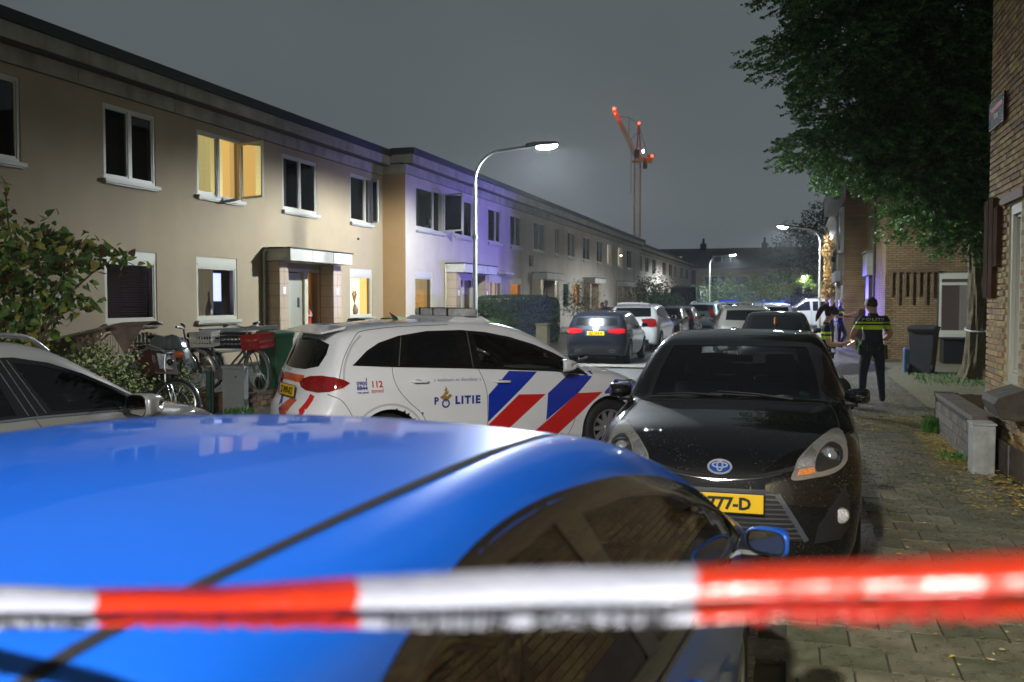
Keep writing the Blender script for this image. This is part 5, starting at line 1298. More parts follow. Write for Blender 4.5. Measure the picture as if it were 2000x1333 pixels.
def bottles(w, f, H, Wd):
 b = MB(); b.lathe([(0.07, 0), (0.085, 0.1), (0.06, 0.25), (0.022, 0.36), (0.02, 0.56)], c=(-f*0.13, -Wd * 0.10, 0.075), n=14); b.build('bottle_vase', mat('pale_ceramic', (0.45, 0.46, 0.42), 0.3), w, smooth=True)
def man_in(w, f, H, Wd):
 b = MB(); b.blob((-f*0.16, -Wd*0.44, H * 0.42), (0.08, 0.10, 0.13), 8); b.blob((-f*0.16, -Wd*0.47, H * 0.12), (0.10, 0.17, 0.24), 8)
 b.build('silhouette', mat('shade_brown', (0.10, 0.07, 0.03), 0.9), w, smooth=True)
def woman_in(w, f, H, Wd):
 b = MB(); b.blob((-f*0.10, 0.02, H * 0.24), (0.09, 0.10, 0.13), 8, 0); b.blob((-f*0.065, 0.045, H * 0.235), (0.06, 0.055, 0.085), 8, 1); b.blob((-f*0.16, 0.0, H * 0.03), (0.10, 0.19, 0.15), 8, 0)
 b.build('onlooker', [mat('dark_cloth', (0.02, 0.02, 0.022), 0.9), mat('skin', (0.45, 0.26, 0.17), 0.6)], w, smooth=True)
X1 = -12.5
uz = (4.10, 5.52)
gz = (1.35, 2.75)
hA = house(X1, 6.0, 17.2, 'cream house at the left edge with a big dark ground floor window', [
 (8.0, 9.6, *uz, dict(mull=(0.5,))), (11.3, 13.05, *uz, dict(mull=(0.5,), style='dark_curtain')), (15.05, 16.57, *uz, dict(mull=(0.5,))),
 (15.02, 16.55, gz[0], gz[1], dict(style='blind', shutter=True)), (8.6, 10.4, *gz, dict(style='lit_curtain')), (11.2, 12.35, 0.95, 2.5, dict(style='lit_orange'))])
hB = house(X1, 17.2, 24.3, 'cream house with the open front door and the lit upper window with a patterned curtain', [
 (17.97, 19.72, *uz, dict(mull=(0.48,), style='lit_pattern', open_sash=1, inner=man_in)), (21.58, 23.40, *uz, dict(mull=(0.5,), style='dark_curtain')),
 (17.90, 19.47, *gz, dict(style='tv', shutter=True, inner=bottles))], doors=[(21.75, 23.75, 2.62)])
hC = house(X1, 24.3, 27.70, 'narrow cream house end with a brightly lit blind and a vase of dried flowers', [
 (25.42, 26.88, *uz, dict(mull=(0.72,), open_sash=1)), (25.36, 26.90, gz[0] - 0.08, gz[1] - 0.02, dict(style='lit_white', inner=vase, shutter=True))])
porch(hB, X1, 20.63, 24.0, 2)
X2 = -11.72
b = MB(); b.add([(X1 - 0.3, 27.70, 0), (X2, 27.70, 0), (X2, 27.70, ZB + 0.07), (X1 - 0.3, 27.70, ZB + 0.07)], [(0, 1, 2, 3)]); b.build('side_wall', mat('warm_lit_render', (0.30, 0.18, 0.07), 0.85, vary=0.1, vscale=1.2, bump=0.35, bscale=90), hC, fix=False)  # warm lamplight on this face is put into the render colour
b = MB(); b.box(X1 + 0.03, X2 + 0.28, 27.66, 27.70, ZB + 0.40, ZB + 0.65); b.box(X1 + 0.03, X2 + 0.02, 27.68, 27.70, ZB + 0.07, ZB + 0.35); b.build('cornice_panel', concr, hC)
b = MB(); b.box(X1 + 0.35, X2 + 0.34, 27.6, 27.70, ZB + 0.655, ZB + 0.85); b.build('roof_edge', bitum, hC)
def w_up(a, b, **k): return (a, b, uz[0], uz[1], k)
def w_gr(a, b, **k): return (a, b, gz[0], gz[1], k)
K2 = dict(m=stucco2, dz=0.05, group='grey cream terraced houses further along on the left')
hD = house(X2, 27.70, 34.9, 'first house of the forward row with an upper window swung open and blue light', [
 w_up(28.55, 31.1, mull=(0.62,), open_sash=1, style='dark_curtain', inner=woman_in), w_up(32.2, 34.2, mull=(0.5,)), w_gr(28.45, 30.0, style='lit_top', shutter=True, inner=plants_in)], doors=[(32.2, 34.2, 2.62)], **K2)
porch(hD, X2, 31.2, 34.95, 1)
hE = house(X2, 34.9, 41.9, 'house behind the near street lamp with glowing yellow and orange ground floor windows', [
 w_up(36.1, 37.8, mull=(0.6,)), w_up(39.2, 40.9, mull=(0.5,)), w_gr(36.1, 37.95, style='lit_curtain', shutter=True, mull=(0.33, 0.66), inner=plants_in), w_gr(39.2, 41.0, style='lit_orange', shutter=True)], **K2)
hF = house(X2, 41.9, 48.3, 'house with a small wall box and a dark porch behind the clipped hedge', [
 w_up(43.0, 45.1, mull=(0.5,)), w_up(47.2, 48.0, mull=(0.5,)), w_gr(46.6, 48.0, style='lit_pale', mull=(0.5,))], doors=[(43.3, 45.3, 2.62)], **K2)
porch(hF, X2, 42.7, 45.9, 1, num=False)
hG = house(X2, 48.3, 56.8, 'house with an orange glow under its porch behind the leafy shrub', [
 w_up(50.0, 51.7, mull=(0.5,)), w_up(53.9, 55.8, mull=(0.5,)), w_gr(51.4, 53.2, style='lit_orange'), w_gr(49.0, 50.4, style='dark')], doors=[(54.5, 56.2, 2.62)], **K2)
porch(hG, X2, 53.8, 56.9, 1, num=False)
hH = house(X2, 56.8, 64.2, 'house with two bright upper windows near the crane', [
 w_up(58.0, 59.6, mull=(0.5,)), w_up(61.3, 63.0, mull=(0.5,), style='lit_pale'), (57.9, 59.3, 0.9, 2.75, dict(style='lit_pale'))], **K2)
hI = house(X2, 64.2, 75.4, 'last house of the grey cream row before the roof steps down', [
 w_up(65.3, 67.2, mull=(0.5,), style='lit_pale'), w_up(69.0, 71.0, mull=(0.5,)), w_gr(69.6, 72.0, style='lit_curtain')], doors=[(65.8, 67.6, 2.62)], **K2)
porch(hI, X2, 64.9, 68.6, 1, num=False); porch(hI, X2, 72.6, 75.2, 1, num=False)
X3 = -12.1
K3 = dict(m=stucco2, dz=-0.12, group='dim terraced houses at the far left end')
dim = [('pinkish', [77.5, 80.2, 84.2, 87.4]), ('streaked', [92.5, 96.0, 101.0, 105.5]), ('endmost', [110.0, 114.0])]
hJ = house(X3, 75.4, 89.5, 'pinkish dim house just past the step down in the roof', [w_up(77.2, 78.6), w_up(80.5, 82.5, mull=(0.5,)), w_up(84.6, 87.0, mull=(0.5,)), w_gr(79, 81.5, style='lit_curtain'), w_gr(84.5, 87.0)], **K3)
hK = house(X3, 89.5, 104.5, 'dim rain streaked house behind the dark bushes', [w_up(91.5, 94, mull=(0.5,)), w_up(96.5, 99, mull=(0.5,)), w_up(101, 103, mull=(0.5,)), w_gr(93, 96)], **K3)
hL = house(X3, 104.5, 119.0, 'endmost dim house of the left row', [w_up(106.5, 109, mull=(0.5,)), w_up(112, 115, mull=(0.5,))], **K3)
b = MB(); b.box(X2 + 0.002, X2 + 0.10, 42.25, 42.60, 3.35, 3.85); b.build('wall_box', mat('box_dark', (0.05, 0.05, 0.055), 0.6), hF)
b = MB(); b.tube([(X1 + 0.002, 25.9, 3.62), (X1 + 0.05, 25.9, 3.62)], 0.035, 10); b.build('vent_cap', mat('box_dark', (0.05, 0.05, 0.055), 0.6), hC)
b = MB(); b.box(X2 + 0.0, X2 + 0.4, 37.2, 38.6, 2.86, 2.93); b.build('awning_box', mat('sill_cream', (0.50, 0.49, 0.42), 0.5), hE)
def front_door(h, X, y0, y1, zt, m, ajar=0.0, glassy=False):
 b = MB(); b.box(-0.025, 0.025, 0, y1 - y0, 0.15, zt)
 if not glassy: b.box(0.026, 0.034, 0.15, (y1-y0) - 0.15, 0.4, zt - 0.4)
 o = b.build('front_door', m, h); o.location = (X - 0.12, y0, 0); o.rotation_euler = (0, 0, ajar)
 k = MB(); k.tube([(0.03, y1 - y0 - 0.10, 1.05), (0.07, y1 - y0 - 0.10, 1.05), (0.07, y1 - y0 - 0.22, 1.05)], 0.012, 6); k.build('handle', chrome(), o, smooth=True)
 return o
def door_frame(h, X, y0, y1, zt, m=None):
 b = MB()
 b.box(X - 0.16, X - 0.02, y0, y0 + 0.09, 0, zt); b.box(X - 0.16, X - 0.02, y1 - 0.09, y1, 0, zt); b.box(X - 0.16, X - 0.02, y0 + 0.09, y1 - 0.09, zt - 0.09, zt)
 b.build('door_frame', m or mat('door_frame_cream', (0.48, 0.46, 0.33), 0.5), h)
door_frame(hB, X1, 21.75, 22.80, 2.62); door_frame(hB, X1, 22.80, 23.75, 2.62)
o = front_door(hB, X1, 21.84, 22.72, 2.5, mat('door_cream', (0.42, 0.42, 0.32), 0.45))
b = MB(); b.box(X1 - 0.08, X1 - 0.07, 22.42, 22.52, 1.60, 1.86); b.build('letter_slot', black(), hB)
b = MB()
for i in range(60): 
 z = 0.5 + i * 0.033; b.cbox((X1 - 0.01 + 0.01 * math.sin(i * 1.3), 22.66 + 0.02 * math.sin(i * 0.9), z), (0.012, 0.014, 0.016))
b.build('bead_garland', mat('garland_yellow', (0.55, 0.50, 0.12), 0.5), hB)
b = MB(); b.add([(X1 - 1.6, 22.6, 0), (X1 - 1.6, 24.1, 0), (X1 - 1.6, 24.1, 2.7), (X1 - 1.6, 22.6, 2.7)], [(0, 1, 2, 3)]); b.build('hall_wall', emis('lit_hall', (0.85, 0.45, 0.14), 1.1), hB, fix=False)
b = MB()
for P in ([(X1-0.2, 22.6, 0), (X1-1.6, 22.6, 0), (X1-1.6, 22.6, 2.7), (X1-0.2, 22.6, 2.7)], [(X1-0.2, 24.1, 0), (X1-0.2, 24.1, 2.7), (X1-1.6, 24.1, 2.7), (X1-1.6, 24.1, 0)], [(X1-0.2, 22.6, 0.02), (X1-0.2, 24.1, 0.02), (X1-1.6, 24.1, 0.02), (X1-1.6, 22.6, 0.02)]): b.add(P, [(0, 1, 2, 3)])
b.build('hall', mat('warm_room', (0.45, 0.33, 0.18), 0.9), hB, fix=False)
l = bpy.data.lights.new('hall_light', 'POINT'); l.energy = 38; l.color = (1.0, 0.62, 0.28); l.shadow_soft_size = 0.1; o = bpy.data.objects.new('hall_light', l); link(o, hB); o.location = (X1 - 0.9, 23.3, 2.4)
b = MB(); vs = []; n = 30
for i in range(n + 1):
 t = i / n; y = 22.95 + t * 0.62; x = X1 - 0.75 + 0.05 * math.sin(i * 1.25); vs += [(x, y + 0.12, 2.6), (x, y + 0.02 - 0.05 * t, 1.3), (x, y - 0.02, 0.1)]
b.add(vs, [(3*i + k, 3*i + 3 + k, 3*i + 4 + k, 3*i + 1 + k) for i in range(n) for k in (0, 1)]); b.build('hall_curtain', mat('curtain_gold', (0.40, 0.19, 0.05), 0.8), hB, smooth='all', fix=False)
b = MB(); b.box(X1 - 0.9, X1 - 0.86, 23.62, 23.74, 0.0, 2.5); b.build('inner_door_edge', mat('door_cream', (0.42, 0.42, 0.32), 0.45), hB)
door_frame(hD, X2, 32.2, 33.2, 2.62); door_frame(hD, X2, 33.2, 34.2, 2.62)
front_door(hD, X2, 32.3, 33.15, 2.5, mat('door_blue', (0.02, 0.10, 0.38), 0.4)); front_door(hD, X2, 33.3, 34.1, 2.5, mat('door_brown', (0.08, 0.04, 0.025), 0.45))
for hh, yy, col in ((hF, 43.4, (0.45, 0.43, 0.38)), (hF, 44.4, (0.05, 0.05, 0.06)), (hG, 55.3, (0.30, 0.15, 0.05)), (hI, 66.7, (0.10, 0.06, 0.05))):
 front_door(hh, X2, yy, yy + 0.9, 2.5, mat('door_%d' % int(col[0] * 100), col, 0.5)).name = 'front_door'
for hh, ya, yb in ((hF, 43.3, 45.3), (hG, 54.5, 56.2), (hI, 65.8, 67.6)):
 b = MB(); b.box(X2 - 0.75, X2 - 0.72, ya, yb, 0, 2.62); b.box(X2 - 0.72, X2 - 0.2, yb, yb + 0.02, 0, 2.62); b.build('hall_wall', emis('lit_porch_hall', (0.9, 0.40, 0.06), 0.9) if hh is hG else mat('shade_brown', (0.10, 0.07, 0.03), 0.9), hh)
# ---------------------------------------------------------------- ground
def brickmat(name, c1, c2, mortar, bw, bh, msize=0.012, rough=0.7, rot=(0, 0, 0), bump=0.5, rvar=0.25, off=0.5, grime=0.4, mapping='xz', wetness=False):
 m = mat(name, c1, rough); nt = m.node_tree; N = nt.nodes; L = nt.links; b = N['Principled BSDF']
 tc = N.new('ShaderNodeTexCoord'); sp = N.new('ShaderNodeSeparateXYZ'); cb = N.new('ShaderNodeCombineXYZ')
 L.new(tc.outputs['Object'], sp.inputs[0])
 a, c = {'xz': (0, 2), 'yz': (1, 2), 'xy': (0, 1), 'yx': (1, 0)}[mapping]
 L.new(sp.outputs[a], cb.inputs[0]); L.new(sp.outputs[c], cb.inputs[1])
 br = N.new('ShaderNodeTexBrick'); br.inputs['Scale'].default_value = 1.0; br.inputs['Brick Width'].default_value = bw; br.inputs['Row Height'].default_value = bh
 br.inputs['Mortar Size'].default_value = msize; br.inputs['Mortar Smooth'].default_value = 0.3; br.inputs['Color1'].default_value = (*c1, 1); br.inputs['Color2'].default_value = (*c2, 1); br.inputs['Mortar'].default_value = (*mortar, 1); br.offset = off
 L.new(cb.outputs[0], br.inputs[0])
 no = N.new('ShaderNodeTexNoise'); no.inputs['Scale'].default_value = 1.3; no.inputs['Detail'].default_value = 8; L.new(tc.outputs['Object'], no.inputs[0])
 hs = N.new('ShaderNodeHueSaturation'); mr = N.new('ShaderNodeMapRange'); mr.inputs[1].default_value = 0.3; mr.inputs[2].default_value = 0.7; mr.inputs[3].default_value = 1 - grime; mr.inputs[4].default_value = 1 + grime * 0.6
 L.new(no.outputs['Fac'], mr.inputs[0]); L.new(mr.outputs[0], hs.inputs['Value']); L.new(br.outputs['Color'], hs.inputs['Color']); L.new(hs.outputs[0], b.inputs['Base Color'])
 n2 = N.new('ShaderNodeTexNoise'); n2.inputs['Scale'].default_value = 45; n2.inputs['Detail'].default_value = 6; L.new(tc.outputs['Object'], n2.inputs[0])
 ad = N.new('ShaderNodeMath'); ad.operation = 'MULTIPLY_ADD'; ad.inputs[1].default_value = -1.2; L.new(br.outputs['Fac'], ad.inputs[0]); L.new(n2.outputs['Fac'], ad.inputs[2])
 bp = N.new('ShaderNodeBump'); bp.inputs['Strength'].default_value = bump; bp.inputs['Distance'].default_value = 0.012; L.new(ad.outputs[0], bp.inputs['Height']); L.new(bp.outputs[0], b.inputs['Normal'])
 if wetness:
  r = N.new('ShaderNodeMapRange'); r.inputs[1].default_value = 0.35; r.inputs[2].default_value = 0.65; r.inputs[3].default_value = 0.14; r.inputs[4].default_value = 0.65
  L.new(n2.outputs['Fac'], r.inputs[0]); L.new(r.outputs[0], b.inputs['Roughness'])
 return m
def asphalt():
 m = mat('wet_asphalt', (0.055, 0.055, 0.055), 0.45, vary=0.35, vscale=55, bump=0.8, bscale=140, grime=((0.13, 0.13, 0.12), 190.0, (1, 1, 1), 0.9), rough_vary=0.25)
 return m
def sheet(name, x0, x1, y0, y1, z, m, kind='structure', label=None, seg=1):
 b = MB(); b.add([(x0, y0, z), (x1, y0, z), (x1, y1, z), (x0, y1, z)], [(0, 1, 2, 3)]); return b.build(name, m, fix=False, kind=kind, label=label)
b = MB(); b.add([(-900, -300, -0.06), (900, -300, -0.06), (900, 1600, -0.06), (-900, 1600, -0.06)], [(0, 1, 2, 3)]); b.build('ground', mat('earth', (0.05, 0.048, 0.04), 0.9, vary=0.2, vscale=0.2), kind='structure', fix=False)
sheet('road', -7.0, -1.45, -30, 150, 0.0, asphalt())
pav = brickmat('clinker_paving', (0.085, 0.080, 0.070), (0.125, 0.115, 0.095), (0.03, 0.03, 0.026), 0.21, 0.075, 0.008, 0.45, mapping='xy', wetness=True)
pavt = brickmat('slab_paving', (0.15, 0.145, 0.115), (0.19, 0.18, 0.14), (0.04, 0.035, 0.03), 0.30, 0.30, 0.009, 0.45, mapping='yx', wetness=True, grime=0.3)
b = MB(); b.box(-11.7, -7.15, -30, 150, -0.05, 0.04); b.build('left_pavement', brickmat('clinker_paving_left', (0.10, 0.085, 0.065), (0.15, 0.12, 0.09), (0.03, 0.03, 0.025), 0.21, 0.075, 0.008, 0.5, mapping='xy', wetness=True), kind='structure')
b = MB(); b.box(-20, -11.7, -30, 27.5, -0.05, 0.04); b.build('front_garden', mat('garden_soil', (0.05, 0.045, 0.03), 0.9, vary=0.3, vscale=8, bump=0.6, bscale=20), kind='structure')
b = MB(); b.box(-1.38, 2.15, 15.6, 150, -0.05, 0.03); b.box(-1.38, -0.16, -30, 15.6, -0.05, 0.03); b.box(-0.16, 40, -30, 2.95, -0.05, 0.03); b.build('right_pavement', pavt, kind='structure')
b = MB(); b.box(2.16, 40, 12.0, 29.9, -0.05, 0.026); b.build('square', mat('gravel_asphalt', (0.18, 0.17, 0.11), 0.5, vary=0.5, vscale=14, bump=1.0, bscale=60, rough_vary=0.3, grime=((0.34, 0.32, 0.18), 45.0, (1, 1, 1), 0.8)), kind='structure')
b = MB(); b.box(-7.12, 0.4, 24.5, 25.4, 0.004, 0.05); b.build('cross_path', brickmat('clinker_cross', (0.16, 0.15, 0.13), (0.22, 0.20, 0.17), (0.05, 0.05, 0.045), 0.21, 0.075, 0.008, 0.5, mapping='xy', wetness=True), kind='structure')
kerb_m = mat('kerb_concrete', (0.13, 0.13, 0.115), 0.6, vary=0.2, vscale=7, bump=0.3, bscale=90)
kb = empty('kerb', kind='structure')
km = MB(); km.box(-0.07, 0.07, 0.005, 0.995, -0.05, 0.035); kme = km.mesh('kerb_stone', kerb_m)
for x, ya, yb in ((-1.46, 12, 46), (-7.07, 4, 46)):
 for i in range(ya, yb):
  o = bpy.data.objects.new('kerb_stone', kme); link(o, kb); o.location = (x, i, random.uniform(-0.003, 0.004)); o.rotation_euler = (random.uniform(-.004, .004), random.uniform(-.01, .01), 0)
sb = empty('slab_pavement', kind='structure')
base = MB(); base.box(-0.16, 2.15, 2.95, 15.6, -0.05, 0.012); base.build('joint_sand', mat('joint_sand', (0.045, 0.045, 0.03), 0.9, vary=0.4, vscale=9), sb)
slabm = []
for k, c in enumerate(((0.155, 0.15, 0.10), (0.12, 0.125, 0.08), (0.19, 0.175, 0.12))):
 mm = mat('slab_stone_%d' % k, c, 0.34, vary=0.45, vscale=14, bump=0.7, bscale=110, rough_vary=0.26, grime=((0.045, 0.05, 0.025), 3.0, (1, 1, 1), 0.7))
 s = MB(); s.box(-0.152, 0.152, -0.1455, 0.1455, 0.0, 0.036); me = s.mesh('paving_slab', mm); slabm.append(me)
rs = random.Random(11); j = 0
y = 3.10
while y < 15.5:
 for i in range(7):
  x = -0.01 + i * 0.315 + (0.15 if j % 2 else 0)
  if x > 2.02: continue
  o = bpy.data.objects.new('paving_slab', rs.choice(slabm)); link(o, sb); o.location = (x, y, rs.uniform(-0.004, 0.004)); o.rotation_euler = (rs.uniform(-.012, .012), rs.uniform(-.012, .012), rs.choice((0, PI)) + rs.uniform(-.01, .01))
 if j % 2:
  pass
 y += 0.30; j += 1
def leaves_stuff(name, n, boxes, size, mats, label, seed=1, zz=0.045):
 R2 = random.Random(seed); b = MB()
 for i in range(n):
  bx = boxes[R2.randrange(len(boxes))]; x = R2.uniform(bx[0], bx[1]); y = R2.uniform(bx[2], bx[3]); s = size * R2.uniform(0.5, 1.3); a = R2.uniform(0, 6.28)
  c, d = math.cos(a), math.sin(a); z = zz + R2.uniform(0, 0.004); t = [R2.uniform(0, 0.35) * s for _ in range(4)]
  P = [(-1, 0), (-0.2, 0.42), (1, 0), (-0.2, -0.42)]
  b.add([(x + (u * c - v * d) * s, y + (u * d + v * c) * s, z + t[k]) for k, (u, v) in enumerate(P)], [(0, 1, 2, 3)], R2.randrange(len(mats)))
 return b.build(name, mats, fix=False, label=label, kind='stuff')
yl = [mat('leaf_yellow', (0.50, 0.36, 0.04), 0.5), mat('leaf_ochre', (0.34, 0.20, 0.03), 0.6), mat('leaf_pale', (0.60, 0.52, 0.22), 0.5)]
leaves_stuff('fallen_leaves', 4200, [(0.7, 2.1, 3.3, 16), (0.7, 2.1, 9, 16), (1.45, 1.85, 8.5, 13.5), (0.8, 3.5, 13.5, 19), (0.8, 3.5, 13.0, 19), (2, 8, 14, 26)], 0.022, yl, 'small yellow leaves scattered over the right pavement', 3)
leaves_stuff('leaf_drift', 2400, [(1.52, 1.84, 10.7, 13.4), (1.62, 1.84, 11, 13), (1.85, 2.13, 7.8, 10.4), (0.75, 2.0, 13.6, 15.2)], 0.026, yl, 'drift of yellow leaves against the low wall', 4, 0.048)
leaves_stuff('fallen_leaves', 700, [(-9.5, -7.2, 10, 20), (-11.5, -7.2, 10, 24)], 0.025, yl[:2], 'dull leaves lying on the left pavement', 5, 0.045)
def tuft(name, loc, n, h, spread, m, label, cat, seed, wide=0.012, group=None):
 R2 = random.Random(seed); b = MB()
 for i in range(n):
  a = R2.uniform(0, 6.28); r = R2.uniform(0, spread); x = r * math.cos(a); y = r * math.sin(a); hh = h * R2.uniform(0.5, 1.1); l = R2.uniform(0.1, 0.7) * hh; a2 = R2.uniform(0, 6.28); w = wide * R2.uniform(.6, 1.3)
  t = (-math.sin(a2) * w, math.cos(a2) * w)
  p0 = (x, y); p1 = (x + l * 0.4 * math.cos(a2), y + l * 0.4 * math.sin(a2)); p2 = (x + l * math.cos(a2), y + l * math.sin(a2))
  b.add([(p0[0] - t[0]*.4, p0[1] - t[1]*.4, 0), (p0[0] + t[0]*.4, p0[1] + t[1]*.4, 0), (p1[0] + t[0], p1[1] + t[1], hh * 0.6), (p1[0] - t[0], p1[1] - t[1], hh * 0.6), (p2[0], p2[1], hh)], [(0, 1, 2, 3), (3, 2, 4)])
 return b.build(name, m, loc=loc, fix=False, label=label, cat=cat, group=group)
grn = mat('weed_green', (0.07, 0.20, 0.03), 0.6, vary=0.3, vscale=20)
tuft('weed', (1.78, 13.55, 0.03), 90, 0.24, 0.12, grn, 'bright green weed at the far foot of the low wall', 'weed', 1, 0.02)
tuft('weed', (1.74, 11.35, 0.03), 120, 0.10, 0.16, grn, 'low green weeds among yellow leaves by the low wall', 'weed', 2)
tuft('weed', (2.3, 29.2, 0.03), 70, 0.45, 0.35, grn, 'grass tuft at the corner of the brown brick building', 'weed', 3, 0.02)
tuft('weed', (2.4, 33.6, 0.03), 90, 0.55, 0.45, grn, 'green weeds in front of the blue lit doorway', 'weed', 4, 0.03)
g_ = MB(); R2 = random.Random(9)
for i in range(3500):
 x = R2.uniform(2.6, 6.6); y = R2.uniform(20.5, 25.0)
 if (x - 3.95)**2 / 5 + (y - 23)**2 / 5 > R2.uniform(0.1, 1.0): continue
 h = R2.uniform(0.03, 0.09); a = R2.uniform(0, 6.28)
 g_.add([(x, y, 0.02), (x + 0.02 * math.cos(a), y + 0.02 * math.sin(a), 0.02), (x + 0.03 * math.sin(a), y, 0.02 + h)], [(0, 1, 2)])
g_.build('grass', grn, fix=False, kind='stuff', label='thin grass round the foot of the tree')
# ---------------------------------------------------------------- near brick building on the right
nb = empty('brick_building', (0, 0, 0), 0, 'tall brown brick building at the right edge with a dark blue street name sign', 'building')
BX = 2.15; ye = 12.0
mort = mat('lime_mortar', (0.52, 0.46, 0.30), 0.9, vary=0.15, vscale=20, bump=0.3, bscale=200)
holes = [(10.45, 11.0, 0.95, 2.78)]
b = MB(); 
wall_holes(b, BX, -3, ye, 0.0, 11.0, holes, 0.12, -1)
b.add([(BX, ye, 0), (12, ye, 0), (12, ye, 11), (BX, ye, 11)], [(3, 2, 1, 0)]); b.build('wall', mort, nb, fix=False)
bms = []
for k, c in enumerate(((0.40, 0.26, 0.10), (0.48, 0.34, 0.125), (0.32, 0.20, 0.09), (0.42, 0.23, 0.10), (0.52, 0.38, 0.15), (0.25, 0.16, 0.09))):
 bms.append(mat('brick_%d' % k, c, 0.8, vary=0.25, vscale=9, bump=0.5, bscale=120))
bmesh_ = {}
def brickmesh(l, k):
 key = (round(l, 3), k)
 if key not in bmesh_:
  s = MB(); s.box(-0.012, 0.011, -l/2, l/2, -0.0255, 0.0255); bmesh_[key] = s.mesh('brick', bms[k])
 return bmesh_[key]
rb = random.Random(5); cnt = 0; far = MB(); ch = 0.0655
cands = []
for r in range(0, 165):
 z = 0.035 + r * ch; y = ye - 0.001 - (0.105 if r % 2 else 0.0)
 if r % 2: cands.append((ye - 0.0525, z, 0.10))
 while y > 2.5:
  l = 0.21; yc = y - l / 2; y -= 0.22
  if any(h[0] - 0.10 < yc < h[1] + 0.10 and h[2] - 0.02 < z < h[3] + 0.02 for h in holes): continue
  cands.append((yc, z, l))
cands.sort(key=lambda q: (q[0] < 9.5) * 5 + abs(q[1] - 1.9) * 0.35 + abs(q[0] - 10.9))
for i, (yc, z, l) in enumerate(cands):
 k = rb.choice((0, 0, 1, 1, 2, 3, 4, 5)); j = rb.uniform(-0.0025, 0.0025)
 if i < 298:
  o = bpy.data.objects.new('brick', brickmesh(l, k)); link(o, nb); o.location = (BX - 0.008 + j, yc, z); o.rotation_euler = (rb.uniform(-.006, .006), 0, rb.uniform(-.006, .006))
 else:
  far.box(BX - 0.020 + j, BX + 0.003, yc - l/2, yc + l/2, z - 0.0255, z + 0.0255, k)
bo = far.build('brickwork', bms, nb, fix=False); bo['kind'] = 'stuff'
dkb = mat('dark_board', (0.07, 0.036, 0.018), 0.95, spec=0.1, vary=0.3, vscale=4, bump=0.3, bscale=40)
for k, (a, c, z0, z1) in enumerate(((11.76, 11.99, 1.82, 2.92), (11.50, 11.72, 1.82, 2.92), (11.26, 11.46, 2.16, 2.80))):
 b = MB(); b.box(BX - 0.07, BX - 0.021, a, c, z0, z1); b.build('corner_board', dkb, nb, bevel=0.006)
b = MB(); b.box(BX - 0.05, BX - 0.0205, 10.2, 11.22, 2.80, 2.90); b.build('lintel', mat('lintel_brown', (0.16, 0.09, 0.05), 0.7), nb, bevel=0.004)
window(nb, BX, 10.45, 11.0, 0.95, 2.78, style='dark', face=-1, fw=0.10, sill=False, fm=mat('frame_white', (0.62, 0.62, 0.52), 0.4))
b = MB(); b.prism([(BX - 0.021, 0.95), (BX - 0.27, 0.86), (BX - 0.30, 0.80), (BX - 0.24, 0.66), (BX - 0.021, 0.64)], 9.95, 10.62); b.build('stone_ledge', mat('mossy_stone', (0.07, 0.06, 0.045), 0.8, vary=0.4, vscale=10, bump=0.8, bscale=40), nb, bevel=0.01)
b = MB(); b.box(BX - 0.045, BX - 0.021, -3, 11.98, 0.0, 0.33); b.build('plinth', mat('plinth_render', (0.16, 0.13, 0.11), 0.8, vary=0.3, vscale=5, bump=0.4, bscale=50), nb)
sg = empty('street_sign', (BX - 0.05, 11.48, 3.84), 0, 'dark blue street name sign with a red line on the brick wall', 'sign')
b = MB(); b.box(-0.012, 0.012, -0.38, 0.38, -0.155, 0.155); b.build('sign_board', mat('enamel_navy', (0.008, 0.014, 0.035), 0.25, coat=0.6), sg, bevel=0.006)
b = MB()
for (p, q, r, s_) in ((-0.375, 0.375, 0.145, 0.151), (-0.375, 0.375, -0.151, -0.145), (-0.375, -0.368, -0.145, 0.145), (0.368, 0.375, -0.145, 0.145)): b.box(-0.0145, -0.012, p, q, r, s_)
b.build('sign_border', mat('enamel_white', (0.75, 0.76, 0.76), 0.3), sg)
def sign_text(s_, z, size, m, w):
 P, F = text_mesh(s_, size, 1, 0.002)
 if not P: return
 xs = [p[0] for p in P]; k = min(1, w / (max(xs) - min(xs))); t = MB(); t.add([(-0.0148, -p[0] * k, z + p[1]) for p in P], F); t.build('lettering', m, sg, fix=False)
b = MB(); b.box(-0.0146, -0.0125, -0.33, 0.30, 0.03, 0.085); b.build('sign_red_line', mat('enamel_red', (0.65, 0.02, 0.02), 0.3), sg)
sign_text('Straat', -0.055, 0.09, mat('enamel_white', (0.75, 0.76, 0.76), 0.3), 0.55)
lw = empty('low_wall', (0, 0, 0), 0, 'low grey brick garden wall with a row of dark planks behind', 'wall')
b = MB(); b.box(1.86, 2.05, 11.0, 13.9, 0, 0.50); b.build('wall_core', mat('joint_dark', (0.05, 0.045, 0.04), 0.9), lw)
lbm = [mat('low_brick_%d' % k, c, 0.7, vary=0.3, vscale=9, bump=0.5, bscale=90) for k, c in enumerate(((0.15, 0.125, 0.10), (0.12, 0.10, 0.085), (0.19, 0.16, 0.125)))]
lbme = []
for k in range(3): s = MB(); s.box(-0.006, 0.006, -0.105, 0.105, -0.052, 0.052); lbme.append(s.mesh('brick', lbm[k]))
for r in range(4):
 y = 11.06 + (0.11 if r % 2 else 0)
 while y < 13.80:
  o = bpy.data.objects.new('brick', rs.choice(lbme)); link(o, lw); o.location = (1.853 + rs.uniform(-.002, .002), y + 0.105, 0.055 + r * 0.113); o.rotation_euler = (0, 0, rs.uniform(-.01, .01)); y += 0.22
for i in range(14):
 s = MB(); s.box(1.84, 2.07, 0, 0.192, 0, 0.055); o = s.build('coping_stone', lbm[0], lw); o.location = (0, 11.03 + i * 0.205, 0.505 + rs.uniform(-.003, .003))
